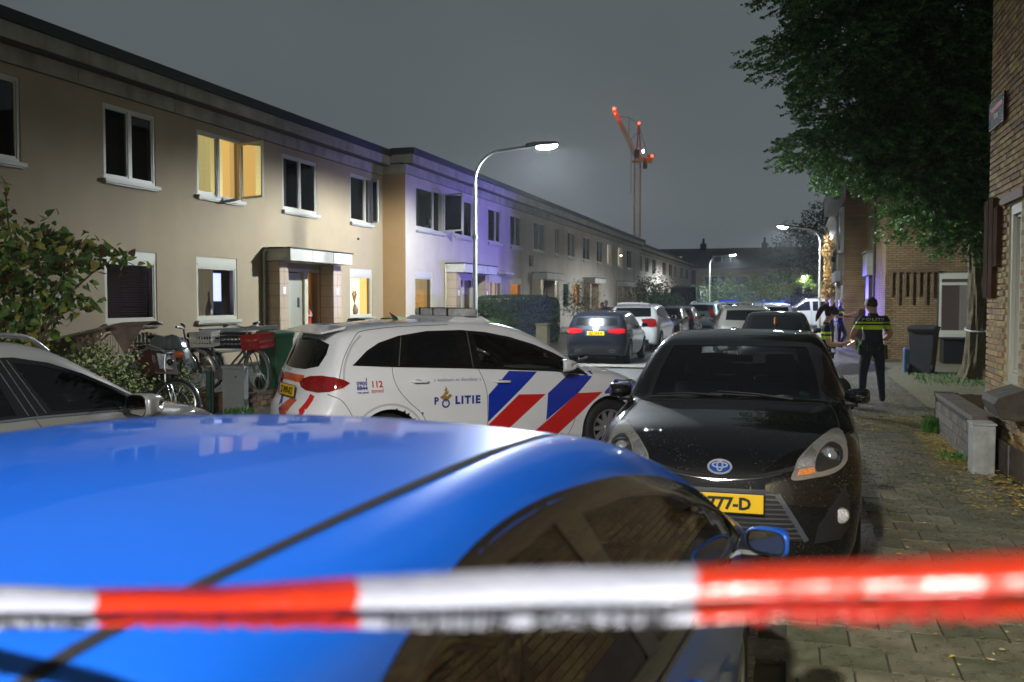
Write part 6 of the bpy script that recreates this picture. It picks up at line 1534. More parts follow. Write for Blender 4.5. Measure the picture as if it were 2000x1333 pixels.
for i in range(6):
 s = MB(); s.box(-0.044, 0.044, -0.02, 0.02, 0, 0.50); o = s.build('plank', mat('plank_brown', (0.08, 0.06, 0.03), 0.7, vary=0.4, vscale=8), lw); o.location = (2.10 + i * 0.093, 13.88, 0.04 + rs.uniform(-.012, .012))
pl = empty('wall_pillar', (1.86, 10.62, 0), 0, 'pale concrete pillar at the near end of the low wall', 'pillar')
b = MB(); b.box(-0.10, 0.11, -0.14, 0.14, 0, 0.525); b.build('shaft', mat('pale_concrete', (0.42, 0.44, 0.42), 0.6, vary=0.3, vscale=6, bump=0.3, bscale=40, grime=((0.16, 0.16, 0.15), 5.0, (1, 1, 0.4), 0.6)), pl, bevel=0.012)
b = MB(); b.box(-0.112, 0.122, -0.152, 0.152, 0.527, 0.55); b.build('cap', mat('pale_concrete', (0.42, 0.44, 0.42), 0.6), pl, bevel=0.008)
# ---------------------------------------------------------------- brown brick corner building and those behind it
bk1 = brickmat('brown_brick', (0.26, 0.165, 0.07), (0.34, 0.225, 0.095), (0.13, 0.10, 0.06), 0.22, 0.067, 0.012, 0.85, mapping='xz', bump=0.8, grime=0.35)
bk2 = brickmat('brown_brick_side', (0.28, 0.18, 0.075), (0.37, 0.24, 0.10), (0.13, 0.10, 0.06), 0.22, 0.067, 0.012, 0.85, mapping='yz', bump=0.8, grime=0.35)
cbd = empty('corner_building', (0, 0, 0), 0, 'brown brick corner building with a wide curtained window behind the tree trunk', 'building')
b = MB()
def wall_front(mb, Yp, x0, x1, z0, z1, holes, depth=0.2, mi=0):
 xs = sorted({x0, x1, *[h[0] for h in holes], *[h[1] for h in holes]}); zs = sorted({z0, z1, *[h[2] for h in holes], *[h[3] for h in holes]})
 for a, c in zip(xs, xs[1:]):
  for d, e_ in zip(zs, zs[1:]):
   if any(h[0] < (a + c)/2 < h[1] and h[2] < (d + e_)/2 < h[3] for h in holes): continue
   mb.add([(a, Yp, d), (c, Yp, d), (c, Yp, e_), (a, Yp, e_)], [(0, 1, 2, 3)], mi)
 for (a, c, d, e_) in holes:
  for P in ([(a, Yp, d), (a, Yp, e_), (a, Yp + depth, e_), (a, Yp + depth, d)], [(c, Yp, d), (c, Yp + depth, d), (c, Yp + depth, e_), (c, Yp, e_)], [(a, Yp, e_), (c, Yp, e_), (c, Yp + depth, e_), (a, Yp + depth, e_)], [(a, Yp, d), (a, Yp + depth, d), (c, Yp + depth, d), (c, Yp, d)]): mb.add(P, [(0, 1, 2, 3)], mi)
CY = 29.7
wall_front(b, CY, 2.57, 13, 0.0, 9.2, [(3.98, 7.2, 0.80, 2.58), (4.4, 6.4, 4.4, 5.8), (8.2, 10.2, 4.4, 5.8)])
b.build('wall', bk1, cbd, fix=False)
b = MB(); b.add([(2.57, CY, 0), (2.57, 37.5, 0), (2.57, 37.5, 9.2), (2.57, CY, 9.2)], [(3, 2, 1, 0)]); b.build('side_wall', bk2, cbd, fix=False)
b = MB(); b.box(2.3, 13, CY - 0.3, 45, 9.2, 9.35); b.build('roof', bitum, cbd)
for i in range(24):
 z = 0.1 + i * 0.105
 s = MB(); s.box(2.555, 2.555 + (0.22 if i % 2 else 0.14), CY - 0.018, CY - 0.001, z, z + 0.06); s.build('brick', bk1, cbd)
for i in range(7):
 x = 2.70 + i * 0.185; dd = (0.0, 0.25, 0.0, 0.25, 0.0, 0.25, 0.05)[i]
 s = MB(); s.box(x, x + 0.06, CY - 0.05, CY - 0.002, 1.92 - dd, 2.60); s.build('upright_rib', mat('rib_brown', (0.17, 0.11, 0.06), 0.8, vary=0.2, vscale=6), cbd)
s = MB(); s.box(2.60, 4.0, CY - 0.06, CY - 0.001, 2.60, 2.66); s.build('lintel_band', mat('lintel_brown', (0.16, 0.09, 0.05), 0.7), cbd)
wf = mat('frame_white', (0.62, 0.62, 0.52), 0.4)
wo = empty('window', (5.59, CY, 0.80), 0, parent=cbd)
b = MB()
for P in ((-1.61, -1.50, 0, 1.78), (1.50, 1.61, 0, 1.78), (-1.50, 1.50, 0, 0.12), (-1.50, 1.50, 1.60, 1.78), (-0.02, 0.06, 0.12, 1.60)): b.box(P[0], P[1], 0.02, 0.09, P[2], P[3])
b.box(-1.50, 1.50, 0.0, 0.06, 1.42, 1.50); b.build('frame', wf, wo)
b = MB(); b.box(-1.68, 1.68, -0.07, 0.03, -0.07, -0.002); b.build('sill', wf, wo)
b = MB(); b.add([(-1.5, 0.06, 0.12), (1.5, 0.06, 0.12), (1.5, 0.06, 1.6), (-1.5, 0.06, 1.6)], [(0, 1, 2, 3)]); b.build('pane', glass('house_glass2', (0.8, 0.8, 0.8)), wo, fix=False)
b = MB(); b.add([(-1.6, 0.75, 0), (1.6, 0.75, 0), (1.6, 0.75, 1.78), (-1.6, 0.75, 1.78), (-1.6, 0.2, 0), (1.6, 0.2, 0)], [(0, 1, 2, 3), (4, 5, 1, 0)]); b.build('room', emis('room_mauve', (0.20, 0.15, 0.14), 0.16), wo, fix=False)
for (a, c) in ((-1.0, -0.42), (0.2, 0.75), (1.0, 1.5)):
 b = MB(); n = 16; vs = []
 for i in range(n + 1): x = a + (c - a) * i / n; vs += [(x, 0.22 + 0.03 * math.sin(i * 1.6), 0.02), (x, 0.22 + 0.02 * math.sin(i * 1.6), 1.50)]
 b.add(vs, [(2*i, 2*i+2, 2*i+3, 2*i+1) for i in range(n)]); b.build('curtain', emis('net_curtain', (0.40, 0.40, 0.36), 0.22), wo, smooth='all', fix=False)
for (a, c, d, e_) in ((4.4, 6.4, 4.4, 5.8), (8.2, 10.2, 4.4, 5.8)):
 w2 = empty('window', ((a + c)/2, CY, d), 0, parent=cbd); h = (c - a)/2; H_ = e_ - d; b = MB()
 for P in ((-h, -h + 0.08, 0, H_), (h - 0.08, h, 0, H_), (-h + 0.08, h - 0.08, 0, 0.08), (-h + 0.08, h - 0.08, H_ - 0.08, H_), (-0.04, 0.04, 0.08, H_ - 0.08)): b.box(P[0], P[1], 0.02, 0.09, P[2], P[3])
 b.build('frame', wf, w2); b = MB(); b.add([(-h, 0.06, 0), (h, 0.06, 0), (h, 0.06, H_), (-h, 0.06, H_)], [(0, 1, 2, 3)]); b.build('pane', gl_dark(), w2, fix=False)
b = MB(); b.tube([(2.52, CY + 3.6, 0.1), (2.52, CY + 3.6, 9.0)], 0.04, 8); b.build('downpipe', mat('pipe_dark', (0.05, 0.04, 0.03), 0.6), cbd, smooth=True)
for z in (2.9,):
 b = MB(); b.box(2.30, 2.565, 33.4, 35.4, 2.62, 3.35); b.build('bay_box', mat('bay_cream', (0.35, 0.34, 0.28), 0.6, vary=0.15, vscale=3), cbd, bevel=0.01)
 b = MB(); b.box(2.25, 2.565, 33.3, 35.5, 3.352, 3.42); b.build('bay_roof', mat('lead_grey', (0.15, 0.16, 0.16), 0.5), cbd)
b = MB(); b.box(2.42, 2.568, 34.2, 35.5, 0.03, 2.6); b.build('door', mat('door_brown2', (0.06, 0.04, 0.03), 0.6), cbd)
rb2 = empty('rear_brick_building', (0, 0, 0), 0, 'further brick building with a white eaves box and the blue lit doorway', 'building')
b = MB(); b.box(1.80, 12, 37.6, 45, 0, 6.2); b.build('wall', bk2, rb2)
b = MB(); b.box(1.30, 12, 37.4, 45.2, 6.22, 6.42); b.box(1.28, 1.80, 37.3, 45.3, 5.55, 6.2); b.build('eaves_box', mat('eaves_white', (0.42, 0.43, 0.42), 0.6, vary=0.15, vscale=2), rb2)
b = MB(); b.box(1.74, 1.795, 38.1, 39.0, 0.03, 2.35); b.build('doorway', mat('door_white', (0.55, 0.56, 0.58), 0.4), rb2)
w_ = MB(); w_.box(1.68, 1.795, 38.0, 39.6, 3.6, 5.3); w_.build('window', mat('frame_white', (0.62, 0.62, 0.52), 0.4), rb2)
w_ = MB(); w_.box(1.665, 1.678, 38.12, 39.48, 3.72, 5.18); w_.build('pane', mat('pale_window_pane', (0.12, 0.16, 0.13), 0.1), rb2)
b = MB(); b.box(1.60, 1.795, 40.2, 44.2, 2.55, 2.95); b.build('balcony_slab', mat('eaves_white', (0.42, 0.43, 0.42), 0.6), rb2)
for i in range(14):
 b = MB(); b.box(1.62, 1.64, 40.25 + i * 0.3, 40.28 + i * 0.3, 2.95, 3.9); b.build('railing_bar', mat('rail_green', (0.04, 0.09, 0.05), 0.5), rb2)
b = MB(); b.box(1.61, 1.65, 40.2, 44.25, 3.9, 3.94); b.build('handrail', mat('rail_green', (0.04, 0.09, 0.05), 0.5), rb2)
b = MB(); b.blob((1.45, 38.7, 3.35), (0.09, 0.09, 0.12), 8); b.tube([(1.45, 38.7, 3.4), (1.5, 38.7, 3.6), (1.72, 38.7, 3.55)], 0.02, 6); b.build('wall_lantern', black(), rb2, smooth=True)
rb3 = empty('rear_brick_building', (0, 0, 0), 0, 'last brick building of the right side with a large sloping white eaves box', 'building')
b = MB(); b.box(2.45, 12, 45.4, 58, 0, 6.0); b.build('wall', bk2, rb3)
b = MB(); b.prism([(2.45, 5.1), (1.9, 5.0), (1.65, 5.9), (2.0, 6.6), (2.45, 6.6)], 45.5, 58.2); b.build('eaves_box', mat('eaves_white', (0.42, 0.43, 0.42), 0.6), rb3)
b = MB(); b.box(2.1, 2.45, 50, 53, 2.5, 2.9); b.build('balcony_slab', mat('eaves_white', (0.42, 0.43, 0.42), 0.6), rb3)
b = MB(); b.box(2.40, 2.448, 47, 48, 0.03, 2.3); b.build('door', mat('door_brown2', (0.06, 0.04, 0.03), 0.6), rb3)
# ---------------------------------------------------------------- far end of the street
EY = 118.0
eh_m = mat('yellow_render', (0.42, 0.36, 0.15), 0.85, vary=0.08, vscale=0.5)
rf_m = mat('dark_tiles', (0.015, 0.014, 0.015), 0.8)
xs = (-34, -26.5, -19, -11.5, -4.0, 3.5, 11.0)
labs = ['far end house at the left under the long dark roof', 'far end house left of the lit dormer', 'far end house with the brightly lit dormer window', 'far end house with a dark red door behind the young tree', 'yellow far end house with wide white windows above the parked van', 'yellow far end house partly hidden by the brick buildings']
for i in range(6):
 h = empty('end_terrace_house', (0, 0, 0), 0, labs[i], 'house', 'row of houses closing the street')
 x0, x1 = xs[i], xs[i+1]; b = MB()
 hol = [(x0 + 0.9, x0 + 3.3, 0.9, 2.6), (x0 + 4.4, x0 + 6.6, 0.9, 2.6), (x0 + 0.9, x0 + 3.6, 3.4, 4.75), (x0 + 4.6, x0 + 6.4, 3.4, 4.75)]
 if i in (3, 4): hol[1] = (x0 + 4.9, x0 + 6.0, 0.04, 2.7)
 if i == 4: hol = [(x0 + 0.5, x0 + 3.9, 0.9, 2.75), (x0 + 4.9, x0 + 7.1, 0.9, 2.75), (x0 + 0.5, x0 + 3.8, 3.6, 5.0), (x0 + 5.2, x0 + 6.8, 3.6, 5.0)]
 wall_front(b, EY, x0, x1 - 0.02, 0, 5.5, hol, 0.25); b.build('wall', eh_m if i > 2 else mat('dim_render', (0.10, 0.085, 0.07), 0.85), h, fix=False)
 b = MB(); b.prism([(EY - 0.35, 5.5), (EY - 0.35, 5.65), (EY + 4.5, 8.3), (EY + 9, 5.6), (EY + 9, 5.5)], x0, x1 - 0.02, axis='x'); b.build('roof', rf_m, h, fix=False)
 b = MB(); b.box(x0, x1 - 0.02, EY - 0.42, EY - 0.34, 5.42, 5.62); b.build('gutter', mat('gutter_pale', (0.32, 0.31, 0.27), 0.6), h)
 for k, (a, c, d, e_) in enumerate(hol):
  w2 = empty('window', ((a + c)/2, EY, d), 0, parent=h) if d > 0.5 else empty('door', ((a + c)/2, EY, d), 0, parent=h)
  hw = (c - a)/2; H_ = e_ - d; b = MB(); t_ = 0.11
  P_ = [(-hw, -hw + t_, 0, H_), (hw - t_, hw, 0, H_), (-hw + t_, hw - t_, H_ - t_, H_)]
  if d > 0.5: P_ += [(-hw + t_, hw - t_, 0, t_)] + ([(-hw/3 - 0.05, -hw/3 + 0.05, t_, H_ - t_), (hw/3 - 0.05, hw/3 + 0.05, t_, H_ - t_)] if hw > 1.2 and d > 3 else []) + ([(-hw + t_, hw - t_, H_ * 0.70, H_ * 0.76)] if d < 3 else [])
  else: P_ += [(-hw + t_, hw - t_, 2.1, 2.2)]
  for p in P_: b.box(p[0], p[1], 0.0, 0.1, p[2], p[3])
  b.build('frame', wf, w2); b = MB(); b.add([(-hw, 0.12, 0), (hw, 0.12, 0), (hw, 0.12, H_), (-hw, 0.12, H_)], [(0, 1, 2, 3)])
  if d < 0.5: mm = mat('door_red', (0.10, 0.015, 0.012), 0.5)
  elif i == 4 and d < 3: mm = mat('pale_blind', (0.35, 0.42, 0.38), 0.6)
  else: mm = mat('pane_dusk', (0.02, 0.022, 0.028), 0.15)
  b.build('pane' if d > 0.5 else 'door_leaf', mm, w2, fix=False)
 if i in (2, 3, 4):
  ch_ = MB(); ch_.box(x0 + 0.1, x0 + 0.8, EY + 4.0, EY + 5.0, 8.0, 8.9); ch_.lathe([(0.16, 8.9), (0.14, 9.5), (0.18, 9.55)], c=(x0 + 0.45, EY + 4.5, 0), n=8); ch_.build('chimney', mat('chimney_dark', (0.03, 0.025, 0.025), 0.9), h)
 if i in (1, 2, 3):
  dm = empty('dormer', (x0 + (3.0 if i != 2 else 4.6), EY + 1.2, 6.0), 0, parent=h)
  b = MB(); b.box(-1.1, 1.1, 0, 3.0, 0, 1.35); b.build('dormer_cheek', rf_m, dm)
  b = MB()
  for P in ((-1.05, -0.95, 0.1, 1.2), (0.95, 1.05, 0.1, 1.2), (-0.95, 0.95, 0.1, 0.2), (-0.95, 0.95, 1.1, 1.2), (-0.05, 0.05, 0.2, 1.1)): b.box(P[0], P[1], -0.05, -0.001, P[2], P[3])
  b.build('frame', wf, dm)
  b = MB(); b.add([(-0.95, -0.02, 0.2), (0.95, -0.02, 0.2), (0.95, -0.02, 1.1), (-0.95, -0.02, 1.1)], [(0, 1, 2, 3)]); b.build('pane', emis('lit_dormer', (1.0, 0.72, 0.42), 2.2) if i == 2 else mat('pane_dusk', (0.02, 0.022, 0.028), 0.15), dm, fix=False)
# ---------------------------------------------------------------- street lamps (lit)
lampm = mat('galvanised', (0.42, 0.43, 0.43), 0.45, 0.6, vary=0.12, vscale=4)
headm = mat('luminaire_dark', (0.06, 0.06, 0.065), 0.5)
def street_lamp(pole, head, watts, label, col=(0.86, 0.94, 1.0), es=60, size=168, blend=0.4, zs=4.9):
 t = empty('street_lamp', (pole[0], pole[1], 0), 0, label, 'street lamp', 'street lamps along the street')
 dx, dy = head[0] - pole[0], head[1] - pole[1]; L_ = math.hypot(dx, dy); ux, uy = dx / L_, dy / L_; H_ = head[2]
 b = MB(); b.tube([(0, 0, 0), (0, 0, 1.2)], 0.085, 14); b.tube([(0, 0, 1.2), (0, 0, 1.3), (0, 0, zs)], [0.085, 0.065, 0.045], 14)
 b.box(-0.03, 0.03, -0.10, -0.06, 0.5, 0.9); b.build('pole', lampm, t, smooth=True)
 pts = [(0, 0, zs)]
 for i in range(1, 11):
  a = PI / 2 * i / 10 * 0.90; r = 0.75; pts.append((ux * r * (1 - math.cos(a)), uy * r * (1 - math.cos(a)), zs + (H_ - zs - 0.15) * math.sin(a)))
 pts.append((ux * (L_ - 0.45), uy * (L_ - 0.45), H_ - 0.04)); b = MB(); b.tube(pts, 0.038, 12); b.build('arm', lampm, t, smooth=True)
 ang = math.atan2(uy, ux); hd = empty('luminaire', (ux * (L_ - 0.5), uy * (L_ - 0.5), H_ - 0.03), ang, parent=t); hd.rotation_euler = (0, R_(-5), ang)
 b = MB(); b.prism([(-0.06, -0.04), (-0.06, 0.05), (0.15, 0.09), (0.75, 0.05), (0.82, 0.0), (0.80, -0.03), (0.2, -0.04)], -0.13, 0.13); b.build('housing', headm, hd, bevel=0.02)
 b = MB(); b.box(0.24, 0.76, -0.105, 0.105, -0.062, -0.032); b.build('led_panel', mat('led_white_%d' % es, (1, 1, 1), 0.5, emit=(0.88, 0.95, 1.0), estr=es), hd)
 b = MB(); b.blob((0.50, 0, -0.05), (0.27, 0.115, 0.075), 8); b.build('glow_bowl', MATS['led_white_%d' % es], hd, smooth=True)  # added glowing bowl, enlarges the bright spot of the lamp
 b = MB(); b.box(-0.06, 0.06, -0.07, 0.07, 3.42, 3.50); b.build('clamp', lampm, t)
 l = bpy.data.lights.new('lamp_light', 'SPOT'); l.energy = watts; l.color = col; l.shadow_soft_size = 0.16; l.spot_size = R_(size); l.spot_blend = blend
 o = bpy.data.objects.new('lamp_light', l); link(o, t); o.location = (ux * L_, uy * L_, H_ - 0.14)
 return t
street_lamp((0.85, -3.3), (-1.25, -2.6, 5.9), 6300, 'street lamp behind the viewer that lights the blue roof', col=(1.0, 0.955, 0.89))
street_lamp((-8.10, 23.84), (-6.30, 24.42, 5.88), 6800, 'tall bright street lamp rising behind the police car', es=420, size=176, blend=0.25)
street_lamp((1.36, 54.8), (-0.62, 54.3, 5.82), 7500, 'street lamp with its arm over the road in front of the dark far tree', size=174, blend=0.3, es=120)
street_lamp((-7.35, 87.8), (-5.35, 88.4, 5.89), 9000, 'far street lamp before the long dark roof', size=174, blend=0.3, es=120)
t = empty('street_lamp', (0.9, 96, 0), 0, 'short post lamp glowing among the leaves at the far end', 'street lamp', 'street lamps along the street')
b = MB(); b.tube([(0, 0, 0), (0, 0, 3.8)], 0.05, 8); b.build('pole', lampm, t, smooth=True)
b = MB(); b.blob((0, 0, 3.95), (0.20, 0.20, 0.16), 8); b.build('globe', mat('globe_lit', (1, 1, 1), 0.5, emit=(1.0, 0.97, 0.8), estr=14), t, smooth=True)
l = bpy.data.lights.new('globe_light', 'POINT'); l.energy = 900; l.color = (1, 0.95, 0.75); l.shadow_soft_size = 0.2; o = bpy.data.objects.new('globe_light', l); link(o, t); o.location = (0, -0.3, 3.7)
pp = MB(); pp.tube([(0, 0, 0), (0, 0, 4.6)], 0.06, 8); pp.build('bare_post', lampm, loc=(2.1, 84, 0), label='plain grey post standing beside the pale far house front', cat='post')
bar = empty('light_bar', (-0.3, 0, 0), 0, parent=fp_.root)
b = MB(); b.prism([(-0.2, 1.66), (-0.16, 1.70), (0.16, 1.70), (0.2, 1.66)], -0.55, 0.55); b.build('bar_foot', fp_.paint, bar)
b = MB(); b.box(-0.15, 0.15, -0.55, 0.55, 1.702, 1.75); b.build('blue_lamp', mat('blue_lamp', (0.0, 0.05, 0.6), 0.2, emit=(0.01, 0.12, 1.0), estr=0.3), bar, bevel=0.02)
for (ang, en, wd) in ((180 - 95 - 8, 0, 0),): pass
def beacon(parent, loc, tgt, energy, size, blend=0.4):
 l = bpy.data.lights.new('blue_beacon', 'SPOT'); l.energy = energy; l.color = (0.20, 0.17, 1.0); l.shadow_soft_size = 0.10; l.spot_size = R_(size); l.spot_blend = blend
 o = bpy.data.objects.new('blue_beacon', l); COL.objects.link(o); o.parent = parent; o.location = loc
 d = Vector(tgt) - (parent.matrix_world @ Vector(loc)) if False else Vector(tgt) - Vector(loc)
 o.rotation_euler = d.to_track_quat('-Z', 'Y').to_euler(); return o
R0 = fp_.root
c_, s_ = math.cos(R_(95)), math.sin(R_(95))
def loc_of(P):  # world point in the car's own frame
 dx, dy = P[0] - R0.location[0], P[1] - R0.location[1]; return (dx * c_ + dy * s_, -dx * s_ + dy * c_, P[2])
beacon(bar, (0, 0.4, 1.86), (lambda q: (q[0] + 0.3, q[1], q[2]))(loc_of((-11.9, 33.5, 4.8))), 6200, 72, 1.0)
beacon(bar, (0, -0.4, 1.86), (lambda q: (q[0] + 0.3, q[1], q[2]))(loc_of((1.5, 36.2, 0.9))), 4500, 62, 0.8)
# ---------------------------------------------------------------- crane
cr = empty('tower_crane', (-44.4, 278.9, 0), R_(16.54), 'yellow tower crane with red warning lights above the roofs', 'crane')
cy_ = mat('crane_yellow', (0.42, 0.24, 0.04), 0.6); cd = mat('crane_dark', (0.05, 0.045, 0.05), 0.7)
b = MB(); w_ = 0.85
for sx in (-1, 1):
 for sy in (-1, 1): b.tube([(sx * w_, sy * w_, 0), (sx * w_, sy * w_, 43)], 0.12, 6)
z = 0; k = 0
while z < 42.9:
 for (p, q) in (((-1, -1), (1, -1)), ((1, -1), (1, 1)), ((1, 1), (-1, 1)), ((-1, 1), (-1, -1))):
  a, c = (p, q) if k % 2 == 0 else (q, p); b.tube([(a[0]*w_, a[1]*w_, z), (c[0]*w_, c[1]*w_, z + 1.9)], 0.06, 4); b.tube([(p[0]*w_, p[1]*w_, z), (q[0]*w_, q[1]*w_, z)], 0.05, 4)
 z += 1.9; k += 1
b.build('mast', cy_, cr)
b = MB(); n = 12; p0 = Vector((-0.3, 0, 43.6)); p1 = Vector((-7.0, 0, 57.3)); d = (p1 - p0) / n; pn = Vector((d.z, 0, -d.x)).normalized()
for k in range(n):
 A = p0 + d * k; B_ = p0 + d * (k + 1); t0 = 0.65 * (1 - 0.25 * k / n)
 for s in (-1, 1):
  o_ = pn * t0 * s; b.tube([A + o_, B_ + o_], 0.11, 5); b.tube([A + Vector((0, s * 0.5, 0)), B_ + Vector((0, s * 0.5, 0))], 0.09, 5)
 b.tube([A + pn * t0, B_ - pn * t0], 0.08, 4); b.tube([A - pn * t0, A + pn * t0], 0.08, 4)
b.build('jib', cy_, cr)
b = MB(); b.tube([(-0.4, 0, 43.5), (0.2, 0, 53)], 0.20, 5); b.tube([(1.0, 0, 43.5), (0.4, 0, 53)], 0.20, 5)
for k in range(5): z = 44.5 + k * 1.8; b.tube([(-0.35 + k * 0.12, 0, z), (0.95 - k * 0.12, 0, z + 1.2)], 0.08, 4)
b.build('tower_head', mat('crane_red', (0.30, 0.05, 0.03), 0.6), cr)
b = MB(); b.box(-0.9, 4.3, -0.8, 0.8, 43.0, 43.5); b.box(2.4, 4.2, -0.7, 0.7, 42.0, 43.6); b.box(-1.6, 1.8, -1.1, 1.1, 42.2, 42.5); b.build('counter_jib', cy_, cr)
b = MB(); b.box(1.6, 2.8, -0.6, 0.6, 40.2, 42.9); b.box(2.9, 4.0, -0.6, 0.6, 43.6, 44.3); b.build('ballast', cd, cr)
b = MB(); b.box(-1.0, 0.4, -1.2, 0.2, 43.5, 45.6); b.build('cab', cd, cr)
b = MB()
for P in ([(-6.2, 0, 55.4), (-2.5, 0, 55.2), (0.2, 0, 53)], [(-2.5, 0, 55.2), (-2.6, 0, 49.4)], [(0.3, 0, 53), (3.2, 0, 43.6)], [(0.1, 0, 51), (-2.2, 0, 48.5)], [(-1.9, 0, 47), (-1.9, 0, 33)]): b.tube(P, 0.07, 4)
b.build('cable', cd, cr)
rl = mat('warning_red', (1, 0.02, 0.01), 0.4, emit=(1.0, 0.03, 0.01), estr=22)
for (x, z, r) in ((-7.0, 57.6, 0.42), (0.3, 53.4, 0.28), (4.1, 43.9, 0.35), (-6.7, 56.2, 0.22)):
 b = MB(); b.blob((x, -0.4, z), (r, r, r), 6); b.build('warning_light', rl, cr, smooth=True)
for (x, z, e_) in ((-7.0, 58.3, 450), (-6.4, 54.6, 160), (3.2, 44.9, 200), (0.3, 54.2, 90)):
 l = bpy.data.lights.new('red_glow', 'POINT'); l.energy = e_; l.color = (1, 0.04, 0.02); l.shadow_soft_size = 0.3; o = bpy.data.objects.new('red_glow', l); link(o, cr); o.location = (x, -1.6, z)
b = MB(); b.blob((1.5, -0.9, 45.2), (0.32, 0.32, 0.55), 6); b.build('work_light', mat('work_light', (1, 1, 1), 0.4, emit=(0.8, 0.9, 1.0), estr=14), cr, smooth=True)
for (x, y, z, e_) in ((0, -12, 30, 900), (-6, -12, 46, 700)):
 l = bpy.data.lights.new('mast_fill', 'POINT'); l.energy = e_; l.color = (1, 0.72, 0.42); l.shadow_soft_size = 0.5; o = bpy.data.objects.new('mast_fill', l); link(o, cr); o.location = (x, y, z)  # unseen point lamps hung clear of the crane, brighten its mast
# ---------------------------------------------------------------- plants
def leafm(name, c, rough=0.5, trans=0.25, vary=0.35):
 if name in MATS: return MATS[name]
 m = mat(name, c, rough, vary=vary, vscale=3.0); nt = m.node_tree; N = nt.nodes; L = nt.links; b = N['Principled BSDF']; out = N['Material Output']
 tr = N.new('ShaderNodeBsdfTranslucent'); tr.inputs[0].default_value = (c[0] * 1.3, c[1] * 1.4, c[2], 1); mx = N.new('ShaderNodeMixShader'); mx.inputs[0].default_value = trans
 L.new(b.outputs[0], mx.inputs[1]); L.new(tr.outputs[0], mx.inputs[2]); L.new(mx.outputs[0], out.inputs[0]); return m
def rnd_dirs(n, R):
 v = R.normal(size=(n, 3)); return v / np.linalg.norm(v, axis=1, keepdims=True)
LEAF = {'oval': [(-0.5, 0), (-0.15, 0.26), (0.2, 0.22), (0.5, 0), (0.2, -0.22), (-0.15, -0.26)],
  'heart': [(-0.42, 0), (-0.50, 0.30), (-0.18, 0.46), (0.20, 0.26), (0.58, 0), (0.20, -0.26), (-0.18, -0.46), (-0.50, -0.30)],
  'blade': [(-0.5, 0), (0, 0.16), (0.5, 0), (0, -0.16)]}
def scatter(name, pts, dirs, size, shape, mats, parent=None, seed=0, up=0.35, droop=0.0, svar=0.4, probs=None):
 """one mesh of many separate leaves standing at pts"""
 R = np.random.default_rng(seed); n = len(pts); S = np.array(LEAF[shape]); k = len(S)
 nr = rnd_dirs(n, R) + np.array([0, 0, up]); nr /= np.linalg.norm(nr, axis=1, keepdims=True)
 t = dirs + 0.6 * rnd_dirs(n, R) + np.array([0, 0, -droop]); t -= nr * (t * nr).sum(1, keepdims=True); t /= np.linalg.norm(t, axis=1, keepdims=True) + 1e-9
 bt = np.cross(nr, t); s = size * (1 + svar * (R.random(n) - 0.5) * 2)
 cup = 0.18 * R.random(n)
 V = pts[:, None, :] + t[:, None, :] * (S[None, :, 0:1] * s[:, None, None]) + bt[:, None, :] * (S[None, :, 1:2] * s[:, None, None]) + nr[:, None, :] * ((np.abs(S[:, 1])[None, :, None] * cup[:, None, None] - (S[:, 0] ** 2)[None, :, None] * 0.25) * s[:, None, None])
 F = (np.arange(n)[:, None] * k + np.arange(k)[None, :])
 mi = R.choice(len(mats), n, p=probs).astype(np.int32)
 me = np_mesh(name, V.reshape(-1, 3), F, mats, smooth=False, midx=mi)
 return link(bpy.data.objects.new(name, me), parent)
def lobes_pts(lobes, n, R, shell=0.55, noise=0.35):
 vol = np.array([l[3] * l[4] * l[5] for l in lobes]); pr = vol / vol.sum(); idx = R.choice(len(lobes), n, p=pr); L = np.array(lobes)[idx]
 d = rnd_dirs(n, R); r = (shell + (1 - shell) * R.random(n)) ** 0.8
 wob = 1 + noise * np.sin(d[:, 0] * 5 + idx) * np.cos(d[:, 2] * 6 + idx * 2)
 P = L[:, :3] + d * L[:, 3:6] * (r * wob)[:, None]
 return P, d
def limb(b, p, q, r0, r1, R, sag=0.1, n=6, rs=8):
 p = Vector(p); q = Vector(q); m = (p + q) / 2 + Vector((R.normal() * 0.1, R.normal() * 0.1, sag)) * (q - p).length
 P = []
 for i in range(n + 1):
  t = i / n; P.append(p * (1 - t)**2 + m * 2 * t * (1 - t) + q * t * t)
 b.tube(P, [r0 + (r1 - r0) * i / n for i in range(n + 1)], rs); return P
bark = mat('rough_bark', (0.12, 0.095, 0.055), 0.9, vary=0.4, vscale=9, bump=1.0, bscale=26, grime=((0.05, 0.055, 0.025), 5.0, (1, 1, 0.3), 0.5))
R = np.random.default_rng(21)
bt_ = empty('street_tree', (3.95, 23.4, 0), 0, 'large dark tree with feathery leaves standing in front of the brown brick building', 'tree')
tr = MB(); prof = [(0, 0.40), (0.12, 0.31), (0.35, 0.25), (0.8, 0.235), (1.3, 0.215), (1.9, 0.21), (2.4, 0.205), (3.0, 0.22), (3.6, 0.19)]
vs = []; nn = 40
for i in range(31):
 z = 3.6 * i / 30; r = np.interp(z, [q[0] for q in prof], [q[1] for q in prof])
 for k in range(nn):
  a = 2 * PI * k / nn; rid = 1 + 0.07 * math.sin(a * 11 + z * 2.0 + math.sin(z * 3)) + 0.05 * math.sin(a * 19 - z * 4) + (0.22 * max(0, 1 - z / 0.5) * math.sin(a * 5))
  if 0.5 < z < 1.25 and abs((a - 4.5)) < 0.42: rid -= 0.16 * (1 - abs(a - 4.5) / 0.42)
  vs.append((r * rid * math.cos(a) + 0.03 * math.sin(z), r * rid * math.sin(a), z))
tr.add(vs, [(i*nn + k, i*nn + (k+1) % nn, (i+1)*nn + (k+1) % nn, (i+1)*nn + k) for i in range(30) for k in range(nn)])
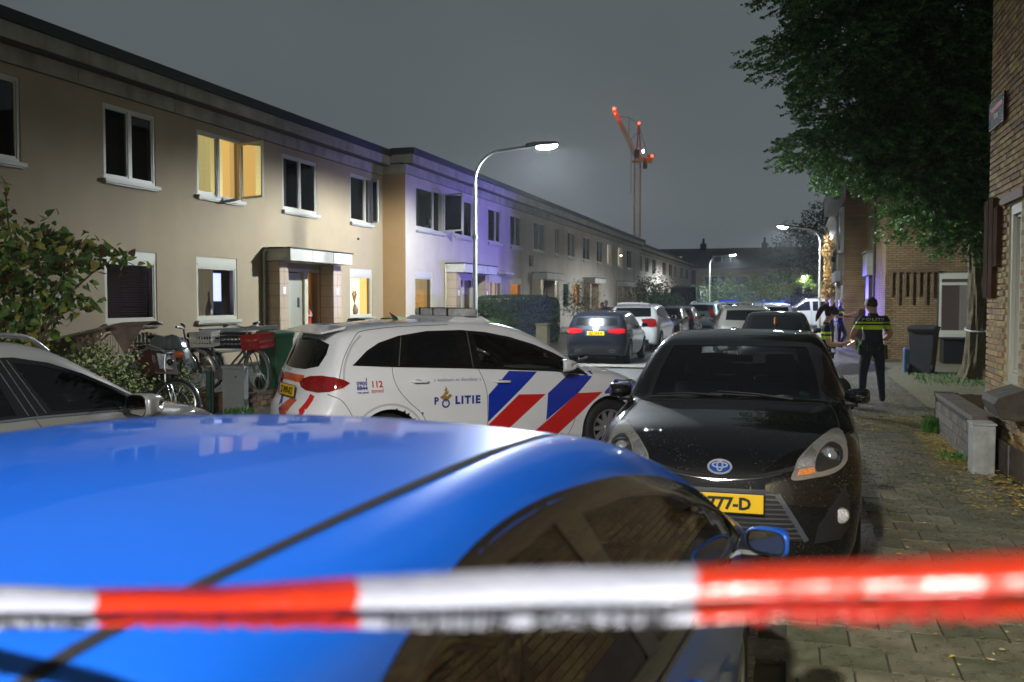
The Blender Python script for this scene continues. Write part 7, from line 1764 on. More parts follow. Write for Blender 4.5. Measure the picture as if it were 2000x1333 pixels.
lobes = [(-3.1, -1.9, 7.0, 1.5, 1.6, 1.3), (-3.0, -1.6, 8.7, 1.6, 1.6, 1.2), (-2.9, -1.4, 5.2, 1.4, 1.5, 0.95), (-1.5, -1.2, 6.2, 1.6, 1.7, 1.5), (-1.4, -1.4, 4.55, 1.3, 1.2, 0.75), (-1.0, -0.8, 3.8, 1.2, 1.1, 0.65),
   (0.2, -0.4, 3.75, 1.1, 1.2, 0.75), (0.2, -0.3, 4.8, 1.4, 1.4, 1.0), (-0.2, -0.6, 8.0, 2.4, 2.2, 1.9), (-1.8, -1.0, 10.3, 2.6, 2.4, 1.6), (1.6, 0.3, 6.6, 2.2, 2.2, 1.9), (1.2, 0.4, 10.0, 2.6, 2.4, 1.8), (2.0, 0.6, 4.8, 1.3, 1.3, 1.0), (-0.3, -1.2, 3.15, 0.95, 0.9, 0.42), (0.7, -1.0, 3.05, 0.8, 0.8, 0.4)]
for l in lobes:
 f = (0, 0, 2.9 + 0.12 * R.random()); limb(tr, f, l[:3], 0.10, 0.02, R, 0.12, 8)
 for _ in range(4): d = rnd_dirs(1, R)[0]; limb(tr, l[:3], (l[0] + d[0]*l[3]*.8, l[1] + d[1]*l[4]*.8, l[2] + d[2]*l[5]*.8), 0.03, 0.006, R, 0.05, 4, 5)
tr.build('trunk', bark, bt_, smooth=True)
nf = 33000
P, d = lobes_pts(lobes, nf, R, 0.35, 0.42)
out = d.copy(); out[:, 2] = out[:, 2] * 0.3 - 0.45 * R.random(nf); out /= np.linalg.norm(out, axis=1, keepdims=True)
sd = np.cross(out, rnd_dirs(nf, R) * 0.5 + np.array([0, 0, 1])); sd /= np.linalg.norm(sd, axis=1, keepdims=True)
ln = 0.20 + 0.14 * R.random(nf); pts = []; dr = []
for j in range(5):
 t = (j + 0.6) / 5.5
 for s in (-1, 1):
  q = P + out * (ln * t)[:, None] + sd * (s * 0.035) + np.array([0, 0, -0.10]) * (t * t * ln * 2)[:, None]; pts.append(q); dr.append(out * 0.5 + sd * s)
pts.append(P + out * ln[:, None]); dr.append(out)
pts = np.concatenate(pts); dr = np.concatenate(dr)
scatter('crown', pts, dr * 2.0, 0.085, 'oval', [leafm('leaf_dark_green', (0.040, 0.10, 0.02)), leafm('leaf_mid_green', (0.075, 0.20, 0.035)), leafm('leaf_yellow_green', (0.10, 0.14, 0.03))], bt_, 3, 0.5, 0.1, 0.3, [0.5, 0.42, 0.08])
b = MB(); b.tube([(3.95 + 0.235 * math.cos(a), 23.4 + 0.235 * math.sin(a), 1.14 + 0.05 * math.sin(a)) for a in [2*PI*i/18 for i in range(18)]], 0.018, 5, closed=True)
b.tube([(4.1, 23.2, 1.1), (4.6, 22.4, 0.95)], 0.015, 5); b.build('barrier_tape', mat('tape_white', (0.7, 0.7, 0.72), 0.4), fix=False, label='scrap of white barrier tape tied round the tree trunk', cat='tape')
def simple_tree(name, loc, h, lobes, n, leaf, shape, mats, label, cat='tree', seed=1, tr_r=0.12, group=None, shell=0.3, up=0.35, probs=None, bm=None):
 R = np.random.default_rng(seed); t = empty(name, loc, 0, label, cat, group)
 b = MB(); b.tube([(0, 0, -0.05), (0.02, 0, h * 0.5), (0, 0.02, h)], [tr_r, tr_r * 0.8, tr_r * 0.65], 8)
 for l in lobes:
  limb(b, (0, 0, h * 0.9), l[:3], tr_r * 0.5, tr_r * 0.12, R, 0.1, 5, 6)
  for _ in range(3): d = rnd_dirs(1, R)[0]; limb(b, l[:3], (l[0] + d[0]*l[3]*.9, l[1] + d[1]*l[4]*.9, l[2] + d[2]*l[5]*.9), tr_r * 0.12, 0.004, R, 0.05, 3, 4)
 b.build('trunk' if cat == 'tree' else 'stem', bm or bark, t, smooth=True)
 P, d = lobes_pts(lobes, n, R, shell); scatter('crown' if cat == 'tree' else 'foliage', P, d, leaf, shape, mats, t, seed, up, 0.3, probs=probs); return t
simple_tree('leafy_tree', (-8.75, 9.3, 0), 1.3, [(0, 0, 2.15, 0.75, 0.7, 0.62), (-0.75, -0.15, 2.0, 0.7, 0.7, 0.8), (-0.35, -0.1, 1.35, 0.65, 0.6, 0.45), (0.45, 0.15, 2.35, 0.55, 0.4, 0.28), (0.85, 0.35, 2.30, 0.40, 0.3, 0.20), (-0.55, 0, 2.85, 0.28, 0.28, 0.30), (0.35, 0.1, 1.75, 0.40, 0.4, 0.22), (-1.4, -0.3, 1.8, 0.8, 0.8, 1.0), (-0.25, 0.0, 2.62, 0.35, 0.3, 0.16), (-0.45, 0.05, 3.22, 0.12, 0.12, 0.12)], 3600, 0.095, 'heart',
 [leafm('poplar_leaf', (0.12, 0.21, 0.045)), leafm('poplar_leaf_dark', (0.05, 0.09, 0.025)), leafm('poplar_leaf_yellow', (0.32, 0.30, 0.07)), leafm('poplar_leaf_brown', (0.10, 0.06, 0.03))], 'leafy tree with heart shaped leaves in front of the left house', 'tree', 4, 0.05, probs=[0.42, 0.28, 0.18, 0.12])
vg = [leafm('variegated_pale', (0.55, 0.58, 0.32)), leafm('variegated_green', (0.10, 0.17, 0.04)), leafm('variegated_dark', (0.035, 0.06, 0.02))]
simple_tree('variegated_shrub', (-8.5, 9.95, 0), 0.3, [(-0.1, 0, 0.85, 0.55, 0.55, 0.42), (0.35, 0.1, 0.72, 0.42, 0.45, 0.42), (-0.55, -0.1, 0.75, 0.5, 0.5, 0.45), (0.0, 0, 0.35, 0.75, 0.55, 0.4), (-0.05, 0.1, 1.10, 0.3, 0.3, 0.18)], 8500, 0.042, 'oval', vg, 'cream and green variegated shrub behind the silver estate', 'shrub', 5, 0.03)
simple_tree('variegated_shrub', (-8.45, 11.6, 0), 0.3, [(0.05, 0, 0.50, 0.26, 0.3, 0.42), (-0.25, 0.1, 0.3, 0.35, 0.3, 0.3), (0.2, -0.1, 0.15, 0.35, 0.35, 0.22)], 2600, 0.042, 'oval', vg, 'smaller variegated shrub under the brown crate by the bicycles', 'shrub', 6, 0.03)
hd_m = [leafm('hedge_leaf', (0.03, 0.065, 0.018)), leafm('hedge_leaf_dark', (0.018, 0.035, 0.012))]
def hedge(loc, dims, n, label, seed, mats=hd_m, leaf=0.07, group='hedges along the front gardens', round_=0.25):
 R = np.random.default_rng(seed); t = empty('hedge', loc, 0, label, 'hedge', group); w, l, h = dims
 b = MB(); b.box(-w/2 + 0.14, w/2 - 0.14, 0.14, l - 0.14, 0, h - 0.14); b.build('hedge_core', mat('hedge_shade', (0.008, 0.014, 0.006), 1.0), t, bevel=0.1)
 u = R.random((n, 3)); s = R.choice(4, n, p=[0.42, 0.12, 0.16, 0.30]); P = np.stack([(u[:, 0] - 0.5) * w, u[:, 1] * l, u[:, 2] * h], -1)
 P[s == 0, 0] = w/2; P[s == 1, 1] = 0; P[s == 2, 1] = l; P[s == 3, 2] = h
 P += R.normal(size=(n, 3)) * 0.05
 c = np.array([0, l/2, h/2]); q = P - c; ex = np.array([w/2, l/2, h/2]); g = np.abs(q) / ex; k = (g ** 6).sum(1) ** (1/6); P = c + q / np.maximum(k, 0.8)[:, None] * (1 + 0.03 * np.sin(P[:, 1:2] * 2.2))
 scatter('foliage', P, rnd_dirs(n, R), leaf, 'oval', mats, t, seed, 0.4); return t
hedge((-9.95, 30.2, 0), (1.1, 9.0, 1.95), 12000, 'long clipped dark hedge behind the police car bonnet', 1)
hedge((-9.6, 28.4, 0), (0.9, 1.6, 1.15), 2200, 'low dark hedge piece at the foot of the long clipped hedge', 2)
simple_tree('bare_stemmed_shrub', (-9.0, 39.8, 0), 0.4, [(0, -0.6, 1.6, 0.9, 0.9, 0.7), (0.1, 0.8, 1.9, 0.9, 1.1, 0.75), (0, 2.0, 1.5, 0.9, 1.0, 0.8), (0.1, 0.3, 2.4, 0.5, 0.7, 0.3), (0.2, 1.6, 0.9, 0.7, 0.9, 0.6)], 3800, 0.055, 'oval', [leafm('shrub_leaf', (0.07, 0.11, 0.03)), leafm('shrub_leaf_dark', (0.03, 0.05, 0.02))], 'open shrub with pale bare stems next to the clipped hedge', 'shrub', 7, 0.06, shell=0.25, bm=mat('pale_stem', (0.30, 0.28, 0.22), 0.8))
simple_tree('dark_bush', (-9.2, 63.5, 0), 0.8, [(0, 0, 2.2, 1.5, 1.5, 1.5), (0.3, 2.0, 1.8, 1.4, 1.6, 1.2)], 3500, 0.13, 'oval', hd_m, 'dark bush in front of the pinkish dim house', 'shrub', 8, 0.08)
hedge((-9.3, 68.5, 0), (2.0, 9.0, 2.1), 4000, 'dark hedge running on beyond the dark bush', 3, leaf=0.12)
hedge((-8.8, 79.5, 0), (2.4, 12.0, 3.0), 4200, 'taller dark green hedge beside the far street lamp', 4, leaf=0.14)
hedge((-9.3, 46.5, 0), (0.8, 14.0, 1.35), 5200, 'straggly low garden hedge where people stand', 5, [leafm('straggly_leaf', (0.10, 0.10, 0.04)), leafm('straggly_dark', (0.04, 0.045, 0.02))], 0.09)
R3 = random.Random(4)
for i, (x, y, h, lab) in enumerate(((-7.0, 94, 4.2, 'dark garden tree under the long dark roof'), (-3.0, 98, 4.8, 'broad dark tree left of the young tree'), (-8.5, 101, 3.6, 'pale tipped low tree behind the far street lamp'))):
 simple_tree('garden_tree', (x, y, 0), 1.5, [(0, 0, h * 0.6, 2.4, 2.0, h * 0.38), (1.8, 0.5, h * 0.5, 1.8, 1.6, h * 0.3), (-1.7, 0.3, h * 0.45, 1.7, 1.5, h * 0.3)], 3200, 0.17, 'oval', hd_m, lab, 'tree', 20 + i, 0.14)
simple_tree('young_tree', (0.3, 104, 0), 2.0, [(0, 0, 4.2, 1.9, 1.5, 1.0), (1.2, 0, 5.0, 1.2, 1.1, 0.7), (-1.2, 0, 4.6, 1.3, 1.1, 0.7)], 1500, 0.17, 'oval', [leafm('young_leaf', (0.10, 0.18, 0.03)), leafm('hedge_leaf', (0.03, 0.065, 0.018))], 'slim young tree with lit green leaves before the dark red door', 'tree', 30, 0.10)
simple_tree('far_tree', (2.2, 70, 0), 3.2, [(0, 0, 6.4, 2.8, 2.8, 2.2), (-2.2, 0.3, 5.6, 1.9, 1.9, 1.5), (-3.2, 0.5, 4.9, 1.2, 1.2, 1.0), (1.4, 0, 7.2, 2.6, 2.4, 1.8), (-0.8, -0.4, 4.2, 2.2, 1.8, 1.1), (-2.6, 0.2, 6.8, 1.0, 1.0, 0.8), (0.6, 0, 8.4, 1.6, 1.6, 0.9)], 9000, 0.16, 'oval', hd_m, 'big dark tree behind the arm of the right hand street lamp', 'tree', 31, 0.25)
simple_tree('lit_sapling', (0.6, 95.0, 0), 1.8, [(0.6, 0, 3.6, 0.8, 0.7, 0.9), (1.2, 0, 2.9, 0.6, 0.6, 0.5), (3.4, 0, 3.2, 1.4, 0.9, 0.7)], 900, 0.16, 'oval', [leafm('young_leaf', (0.10, 0.18, 0.03))], 'sapling glowing bright green beside the short post lamp', 'tree', 32, 0.06)
simple_tree('autumn_shrub', (1.75, 54.0, 0), 1.5, [(0, 0, 4.4, 0.35, 0.5, 0.9), (0.1, 0, 3.2, 0.4, 0.6, 0.9), (0, 0, 5.3, 0.25, 0.4, 0.5), (0.05, 0, 2.2, 0.5, 0.6, 0.6)], 1500, 0.11, 'heart', [leafm('autumn_leaf', (0.26, 0.13, 0.03)), leafm('autumn_leaf2', (0.16, 0.11, 0.04))], 'tall climbing plant with orange brown leaves on the last brick building', 'shrub', 33, 0.05)
simple_tree('palm_like_bush', (0.6, 74, 0), 0.6, [(0, 0, 1.8, 1.2, 1.0, 1.2), (-0.8, 0, 1.2, 0.9, 0.8, 0.8)], 1400, 0.26, 'blade', [leafm('shrub_leaf', (0.07, 0.11, 0.03)), leafm('shrub_leaf_dark', (0.03, 0.05, 0.02))], 'long leaved bush behind the two blue lit officers', 'shrub', 34, 0.06)
# ---------------------------------------------------------------- people
from mathutils.bvhtree import BVHTree
skin_m = lambda c=(0.42, 0.24, 0.16): mat('skin_%d' % int(c[0] * 100), c, 0.55, vary=0.06, vscale=20)
navy = mat('uniform_navy', (0.010, 0.012, 0.022), 0.8, vary=0.25, vscale=14, bump=0.4, bscale=30)
hiviz = mat('hi_vis_yellow', (0.50, 0.72, 0.02), 0.6)
boot = mat('boot_black', (0.008, 0.008, 0.008), 0.4)
def person(loc, face, h, pose, label, mats, hair=(0.03, 0.018, 0.01), cat='person', group=None, hairstyle='short', bands=(), lvl=2, slim=1.0, tilt=0.0, turn=0.0):
 """pose: dict of joints (x forward, y left, z up) for a 1.80 m body; one skinned body"""
 k = h / 1.8
 J = dict(pel=(0, 0, .95), sp=(0, 0, 1.12), ch=(0, 0, 1.32), nk0=(0, 0, 1.47), nk=(0.01, 0, 1.55), sk=(0.02, 0, 1.62), hd=(0.03, 0, 1.675), tp=(0.02, 0, 1.735),
    chn=(0.075, 0, 1.60),
    shL=(0, .17, 1.42), elL=(0, .25, 1.15), wrL=(0.02, .27, .90), hnL=(0.03, .27, .83), shR=(0, -.17, 1.42), elR=(0, -.25, 1.15), wrR=(0.02, -.27, .90), hnR=(0.03, -.27, .83),
    hpL=(0, .095, .90), knL=(0.02, .11, .49), anL=(0, .12, .09), toL=(.16, .13, .04), hlL=(-.05, .12, .05), hpR=(0, -.095, .90), knR=(0.02, -.11, .49), anR=(0, -.12, .09), toR=(.16, -.13, .04), hlR=(-.05, -.12, .05))
 J.update(pose)
 M = Matrix.Rotation(turn, 4, 'Z') @ Matrix.Rotation(tilt, 4, 'Y'); p0 = Vector(J['nk'])
 for n_ in ('sk', 'hd', 'tp', 'chn'): J[n_] = tuple(p0 + M @ (Vector(J[n_]) - p0))
 rad = dict(pel=.150, sp=.135, ch=.155, nk0=.085, nk=.062, sk=.082, hd=.102, tp=.078, chn=.045, shL=.078, elL=.046, wrL=.030, hnL=.033, shR=.078, elR=.046, wrR=.030, hnR=.033,
      hpL=.105, knL=.066, anL=.048, toL=.036, hlL=.040, hpR=.105, knR=.066, anR=.048, toR=.036, hlR=.040)
 verts = []; rr = []; idx = {}; edges = []; seg = []
 def V(n_, p=None, r=None):
  if n_ not in idx: idx[n_] = len(verts); verts.append(tuple(c * k for c in (p or J[n_]))); rr.append((r or rad[n_]) * k * slim)
  return idx[n_]
 def E_(a, b, m): edges.append((V(a), V(b))); seg.append((a, b, m))
 def mid(n_, a, b, t, r):
  V(n_, tuple(J[a][i] * (1 - t) + J[b][i] * t for i in range(3)), r); J[n_] = tuple(J[a][i] * (1 - t) + J[b][i] * t for i in range(3))
 E_('pel', 'sp', 0); E_('sp', 'ch', 0); E_('ch', 'nk0', 0); E_('nk0', 'nk', 2); E_('nk', 'sk', 2); E_('sk', 'hd', 2); E_('hd', 'tp', 2); E_('sk', 'chn', 2)
 for s in 'LR':
  mid('ua' + s, 'sh' + s, 'el' + s, 0.62, .058); mid('fa' + s, 'el' + s, 'wr' + s, 0.35, .043)
  E_('ch', 'sh' + s, 0); E_('sh' + s, 'ua' + s, 0); E_('ua' + s, 'el' + s, mats.get('arm', 2)); E_('el' + s, 'fa' + s, mats.get('arm', 2)); E_('fa' + s, 'wr' + s, mats.get('arm', 2)); E_('wr' + s, 'hn' + s, 2)
  w = Vector(J['hn' + s]); d = (w - Vector(J['wr' + s])).normalized(); sd = d.cross(Vector((1, 0, 0.3))).normalized(); up = sd.cross(d)
  if pose.get('fingers', True):
   for q, (off, ln) in enumerate(((-.028, .055), (-.010, .068), (.010, .064), (.027, .048))):
    a = w + sd * off + d * 0.01; b_ = a + d * ln * .55 + up * .004; c_ = b_ + d * ln * .35 + up * 0.02
    J['f%d%s' % (q, s)] = tuple(b_); J['g%d%s' % (q, s)] = tuple(c_); rad['f%d%s' % (q, s)] = .0095; rad['g%d%s' % (q, s)] = .007; E_('hn' + s, 'f%d%s' % (q, s), 2); E_('f%d%s' % (q, s), 'g%d%s' % (q, s), 2)
   J['t' + s] = tuple(w + up * 0.035 + sd * -0.03 + d * 0.0); rad['t' + s] = .0105; E_('wr' + s, 't' + s, 2)
  mid('th' + s, 'hp' + s, 'kn' + s, 0.5, .088); mid('cf' + s, 'kn' + s, 'an' + s, 0.35, .062)
  E_('pel', 'hp' + s, 1); E_('hp' + s, 'th' + s, 1); E_('th' + s, 'kn' + s, 1); E_('kn' + s, 'cf' + s, 1); E_('cf' + s, 'an' + s, 1); E_('an' + s, 'to' + s, 3); E_('an' + s, 'hl' + s, 3)
 me = bpy.data.meshes.new('person'); me.from_pydata(verts, edges, []); o = bpy.data.objects.new('tmp', me); COL.objects.link(o)
 sk = o.modifiers.new('s', 'SKIN'); sk.use_smooth_shade = True; sk.branch_smoothing = 0.35
 lay = me.skin_vertices[0].data
 for i, r in enumerate(rr): lay[i].radius = (r, r)
 lay[idx['pel']].use_root = True; lay[idx['pel']].radius = (rr[idx['pel']] * 0.85, rr[idx['pel']] * 1.12)
 for n_, a, b_ in (('ch', 0.82, 1.18), ('sp', 0.82, 1.08)): lay[idx[n_]].radius = (rr[idx[n_]] * a, rr[idx[n_]] * b_)
 su = o.modifiers.new('d', 'SUBSURF'); su.levels = lvl; su.render_levels = lvl
 dg = bpy.context.evaluated_depsgraph_get(); m2 = bpy.data.meshes.new_from_object(o.evaluated_get(dg)); bpy.data.objects.remove(o)
 bm = bmesh.new(); bm.from_mesh(m2)
 for (z0, z1) in bands:
  for z in (z0, z1): bmesh.ops.bisect_plane(bm, geom=bm.verts[:] + bm.edges[:] + bm.faces[:], plane_co=(0, 0, z * k), plane_no=(0, 0, 1))
 bm.to_mesh(m2); bm.free()
 n = len(m2.polygons); C = np.empty(n * 3); m2.polygons.foreach_get('center', C); C = C.reshape(-1, 3)
 best = np.full(n, 1e9); mi = np.zeros(n, np.int32)
 for (a, b_, m) in seg:
  A = np.array(verts[idx[a]]); B = np.array(verts[idx[b_]]); d = B - A; t = np.clip(((C - A) @ d) / (d @ d + 1e-9), 0, 1); q = A + t[:, None] * d
  r = rr[idx[a]] * (1 - t) + rr[idx[b_]] * t; dist = np.linalg.norm(C - q, axis=1) - r * 0.9
  w = dist < best; best[w] = dist[w]; mi[w] = m
 mi[(mi == 0) & (C[:, 2] < 0.98 * k) & (np.abs(C[:, 1]) < 0.2 * k)] = 1
 arm = np.abs(C[:, 1]) > 9
 for (z0, z1) in bands: mi[(mi == 0) & (C[:, 2] > z0 * k) & (C[:, 2] < z1 * k)] = 4
 ml = [mats['top'], mats['legs'], mats['skin'], mats.get('shoes', boot), hiviz]
 for m in ml: m2.materials.append(m)
 while len(m2.materials) > 5: m2.materials.pop(index=0)
 m2.polygons.foreach_set('material_index', mi); m2.polygons.foreach_set('use_smooth', [True] * n); m2.update()
 root = bpy.data.objects.new('person', m2); link(root); root.location = loc; root.rotation_euler = (0, 0, face); tag(root, label, cat, group)
 hd = Vector(J['hd']) * k; tp = Vector(J['tp']) * k; ax = (tp - Vector(J['sk']) * k).normalized(); fw = M @ Vector((1, 0, 0)); fw = Vector(fw[:3]) if len(fw) > 3 else fw
 Mr = Matrix(((fw.x, 0, ax.x), (fw.y, 0, ax.y), (fw.z, 0, ax.z))).to_4x4(); lf = ax.cross(fw); 
 Mr = Matrix(((fw.x, lf.x, ax.x), (fw.y, lf.y, ax.y), (fw.z, lf.z, ax.z))).to_4x4()
 hm = mat('hair_%d' % int(hair[0] * 1000), hair, 0.55, vary=0.4, vscale=60, bump=0.6, bscale=160)
 b = MB(); vs = []; N1 = 18; N2 = 12
 for i in range(N2 + 1):
  ph = PI * 0.76 * i / N2
  for q in range(N1):
   th = 2 * PI * q / N1; cut = 1.0
   front = math.cos(th)
   p_ = min(ph, (0.36 + 0.40 * ((1 - front) / 2) ** 0.7) * PI)
   rr_ = 0.112 if hairstyle != 'bald' else 0.098
   v = Vector((rr_ * 1.02 * math.sin(p_) * math.cos(th) - 0.012, rr_ * 0.88 * math.sin(p_) * math.sin(th), rr_ * 1.0 * math.cos(p_))) * (1 + 0.03 * math.sin(th * 7 + i))
   vs.append(hd + Mr.to_3x3() @ (v * k) + ax * 0.008 * k)
 b.add(vs, [(i*N1 + q, i*N1 + (q+1) % N1, (i+1)*N1 + (q+1) % N1, (i+1)*N1 + q) for i in range(N2) for q in range(N1)])
 if hairstyle == 'ponytail':
  R_m = Mr.to_3x3(); a0 = hd + R_m @ Vector((-0.09, 0, 0.05)) * k
  b.tube([a0, a0 + R_m @ Vector((-0.07, 0, 0.01)) * k, a0 + R_m @ Vector((-0.10, 0, -0.08)) * k, a0 + R_m @ Vector((-0.085, 0, -0.20)) * k, a0 + R_m @ Vector((-0.06, 0, -0.30)) * k], [0.03*k, 0.045*k, 0.05*k, 0.04*k, 0.008*k], 8)
  b.blob(tuple(hd + R_m @ Vector((-0.04, 0, 0.0)) * k), (0.09*k, 0.085*k, 0.10*k), 8)
 if hairstyle == 'long':
  R_m = Mr.to_3x3(); b.blob(tuple(hd + R_m @ Vector((-0.05, 0, -0.07)) * k), (0.07*k, 0.10*k, 0.17*k), 8)
 b.build('hair', hm, root, smooth='all')
 f = MB(); R_m = Mr.to_3x3(); P3 = lambda x, y, z: tuple(hd + R_m @ (Vector((x, y, z)) * k))
 f.tube([P3(.088, 0, .020), P3(.108, 0, -.022), P3(.090, 0, -.034)], [.008*k, .015*k, .010*k], 6)
 for s in (-1, 1): f.blob(P3(-.005, s * .086, -.01), (.018*k, .010*k, .028*k), 5)
 f.build('face', mats['skin'], root, smooth='all')
 f = MB()
 for s in (-1, 1): f.blob(P3(.082, s * .032, .008), (.010*k, .014*k, .007*k), 5); f.tube([P3(.086, s*.018, .026), P3(.082, s*.048, .026)], .004*k, 4)
 f.tube([P3(.086, -.022, -.058), P3(.092, 0, -.060), P3(.086, .022, -.058)], .004*k, 4)
 f.build('features', mat('feature_dark', (0.06, 0.02, 0.015), 0.6), root, smooth='all')
 return root, Mr, k
def kit(root, k, items):
 """belt kit pieces: (name, centre, size, material, tilt)"""
 for nm, c, s, m, t in items:
  b = MB(); b.cbox((0, 0, 0), (s[0]*k, s[1]*k, s[2]*k)); o = b.build(nm, m, root, bevel=0.008); o.location = Vector(c) * k; o.rotation_euler = (0, t, 0)
leather = mat('leather_black', (0.008, 0.008, 0.008), 0.35); tz = mat('stun_yellow', (0.62, 0.45, 0.02), 0.5)
def belt(root, k, z=0.985, r=(0.150, 0.178), items=()):
 b = MB(); b.tube([(r[0]*k*math.cos(2*PI*i/24), r[1]*k*math.sin(2*PI*i/24), z*k) for i in range(24)], 0.022*k, 6, closed=True); b.build('belt', leather, root, smooth=True)
 kit(root, k, items)
U = dict(top=navy, legs=navy, skin=skin_m())
po, Mr, k = person((1.30, 17.25, 0.03), R_(106), 1.83, dict(
 elL=(0.06, .31, 1.17), wrL=(.26, .24, 1.04), hnL=(.33, .17, 1.06), elR=(0.05, -.32, 1.16), wrR=(.24, -.26, 1.04), hnR=(.32, -.19, 1.06),
 hpL=(0, .10, .90), knL=(0.0, .15, .49), anL=(-.03, .17, .09), toL=(.12, .24, .04), hlL=(-.08, .15, .05), hpR=(0, -.10, .90), knR=(0.02, -.15, .49), anR=(.0, -.18, .09), toR=(.15, -.24, .04), hlR=(-.05, -.16, .05)),
 'tall police officer with his back to us, yellow bands across navy shirt, head bowed', dict(U, skin=skin_m((0.48, 0.28, 0.19))), hair=(0.035, 0.022, 0.012), bands=((1.245, 1.315), (1.345, 1.372)), lvl=3, slim=1.10, tilt=0.30, turn=0.25)
belt(po, k, items=[('holster', (-.02, -.215, .86), (.07, .05, .24), leather, 0.1), ('pouch', (-.13, -.10, .95), (.04, .08, .10), leather, 0), ('radio_pouch', (-.13, .10, .95), (.04, .07, .12), leather, 0), ('stun_gun', (.02, -.23, .93), (.08, .03, .06), tz, 0.3), ('torch', (.02, .205, .90), (.05, .04, .16), leather, 0)])
bm_ = po.data; bv = BVHTree.FromPolygons([v.co for v in bm_.vertices], [tuple(p.vertices) for p in bm_.polygons])
def back_text(root, bv, s_, z, size, m, k, w):
 P, F = text_mesh(s_, size, 1.0, 0.002, space=1.2)
 if not P: return
 xs = [p[0] for p in P]; sc = w / (max(xs) - min(xs)); vs = []
 for p in P:
  y = -p[0] * sc; h_ = bv.ray_cast(Vector((-1, y, z + p[1])), Vector((1, 0, 0))); vs.append(((h_[0].x if h_[0] else -0.12) - 0.006, y, z + p[1]))
 t = MB(); t.add(vs, F); t.build('lettering', m, root, fix=False)
back_text(po, bv, 'POLITIE', 1.395 * k, 0.060, mat('reflex_letter', (0.45, 0.55, 0.30), 0.5), k, 0.40)
pw, Mr, k = person((0.50, 15.75, 0.03), R_(-2), 1.70, dict(
 elL=(0.06, .26, 1.13), wrL=(.30, .14, 1.13), hnL=(.36, .09, 1.17), elR=(0.05, -.27, 1.13), wrR=(.28, -.15, 1.13), hnR=(.35, -.08, 1.17),
 knL=(0.04, .10, .49), knR=(0.0, -.12, .49)), 'woman police officer with a ponytail looking down at a phone beside the black hatchback', dict(U, skin=skin_m((0.50, 0.30, 0.20))), hair=(0.030, 0.014, 0.008), bands=((1.215, 1.275), (1.31, 1.345)), lvl=3, slim=0.90, tilt=0.55, hairstyle='ponytail')
belt(pw, k, r=(0.135, 0.158), items=[('holster', (.02, -.19, .84), (.07, .05, .24), leather, 0.1), ('stun_gun', (.08, -.20, .86), (.05, .04, .19), tz, -0.35), ('pouch', (.11, -.10, .95), (.04, .08, .10), leather, 0), ('pouch', (-.10, -.12, .95), (.05, .06, .11), leather, 0)])
b = MB(); b.cbox((0, 0, 0), (0.135, 0.070, 0.009)); ph = b.build('mobile_phone', mat('phone_dark', (0.01, 0.01, 0.012), 0.2), bevel=0.003)
fx, fy = math.cos(R_(-2)), math.sin(R_(-2)); ph.location = (0.50 + fx * 0.395 * k, 15.75 + fy * 0.395 * k, 1.155 * k + 0.03); ph.rotation_euler = (0, R_(-35), R_(-2)); tag(ph, 'lit mobile phone held by the woman officer', 'phone')
b = MB(); b.add([(-0.06, -0.03, 0.006), (0.06, -0.03, 0.006), (0.06, 0.03, 0.006), (-0.06, 0.03, 0.006)], [(0, 1, 2, 3)]); b.build('screen', mat('phone_screen', (0.5, 0.5, 0.6), 0.3, emit=(0.8, 0.85, 1.0), estr=6.0), ph, fix=False)
l = bpy.data.lights.new('screen_glow', 'POINT'); l.energy = 1.6; l.color = (0.9, 0.9, 1.0); l.shadow_soft_size = 0.04; o = bpy.data.objects.new('screen_glow', l); link(o, ph); o.location = (0, 0, 0.06)
for (x, y, f, lab, pose, t_) in ((1.28, 35.9, 15, 'blue lit officer on the left, bald, facing the doorway', dict(elR=(.10, -.27, 1.15), wrR=(.32, -.20, 1.12), hnR=(.38, -.17, 1.12), knL=(.12, .12, .50), anL=(.10, .13, .09), toL=(.26, .14, .04), hlL=(.05, .13, .05)), 0.1),
  (1.62, 36.4, 8, 'blue lit officer on the right, reaching towards the doorway', dict(elR=(.15, -.25, 1.20), wrR=(.38, -.20, 1.25), hnR=(.45, -.18, 1.27), elL=(.12, .25, 1.15), wrL=(.34, .18, 1.12), hnL=(.40, .15, 1.12), knR=(.18, -.12, .50), anR=(-.05, -.13, .12), toR=(.08, -.14, .04), hlR=(-.12, -.13, .12)), 0.2)):
 pr_, _, k = person((x, y, 0.03), R_(f), 1.84, pose, lab, dict(U, skin=skin_m((0.48, 0.30, 0.24))), hair=(0.30, 0.25, 0.2), hairstyle='bald', bands=((1.245, 1.315),), tilt=t_)
 belt(pr_, k, items=[('holster', (-.02, -.20, .86), (.07, .05, .24), leather, 0.1)])
person((-12.75, 23.02, 0.25), R_(-15), 1.66, dict(elR=(.16, -.20, 1.20), wrR=(.10, .06, 1.16), hnR=(.08, .12, 1.15), elL=(.14, .2, 1.2), wrL=(.2, -.02, 1.22), hnL=(.2, -.08, 1.22)), 'woman with crossed arms and red cardigan standing in the lit doorway', dict(top=mat('shirt_darkgreen', (0.03, 0.04, 0.03), 0.9), legs=mat('trousers_dark', (0.02, 0.02, 0.025), 0.9), skin=skin_m((0.44, 0.26, 0.18))), hair=(0.02, 0.012, 0.008), hairstyle='long')
b = MB(); b.prism([(-12.62, 0.75), (-12.60, 1.5), (-12.66, 1.55), (-12.70, 0.75)], 23.09, 23.23); b.build('red_coat', mat('red_cloth', (0.45, 0.015, 0.02), 0.9), label='red coat hanging over the arm of the woman in the doorway', cat='coat', bevel=0.02)
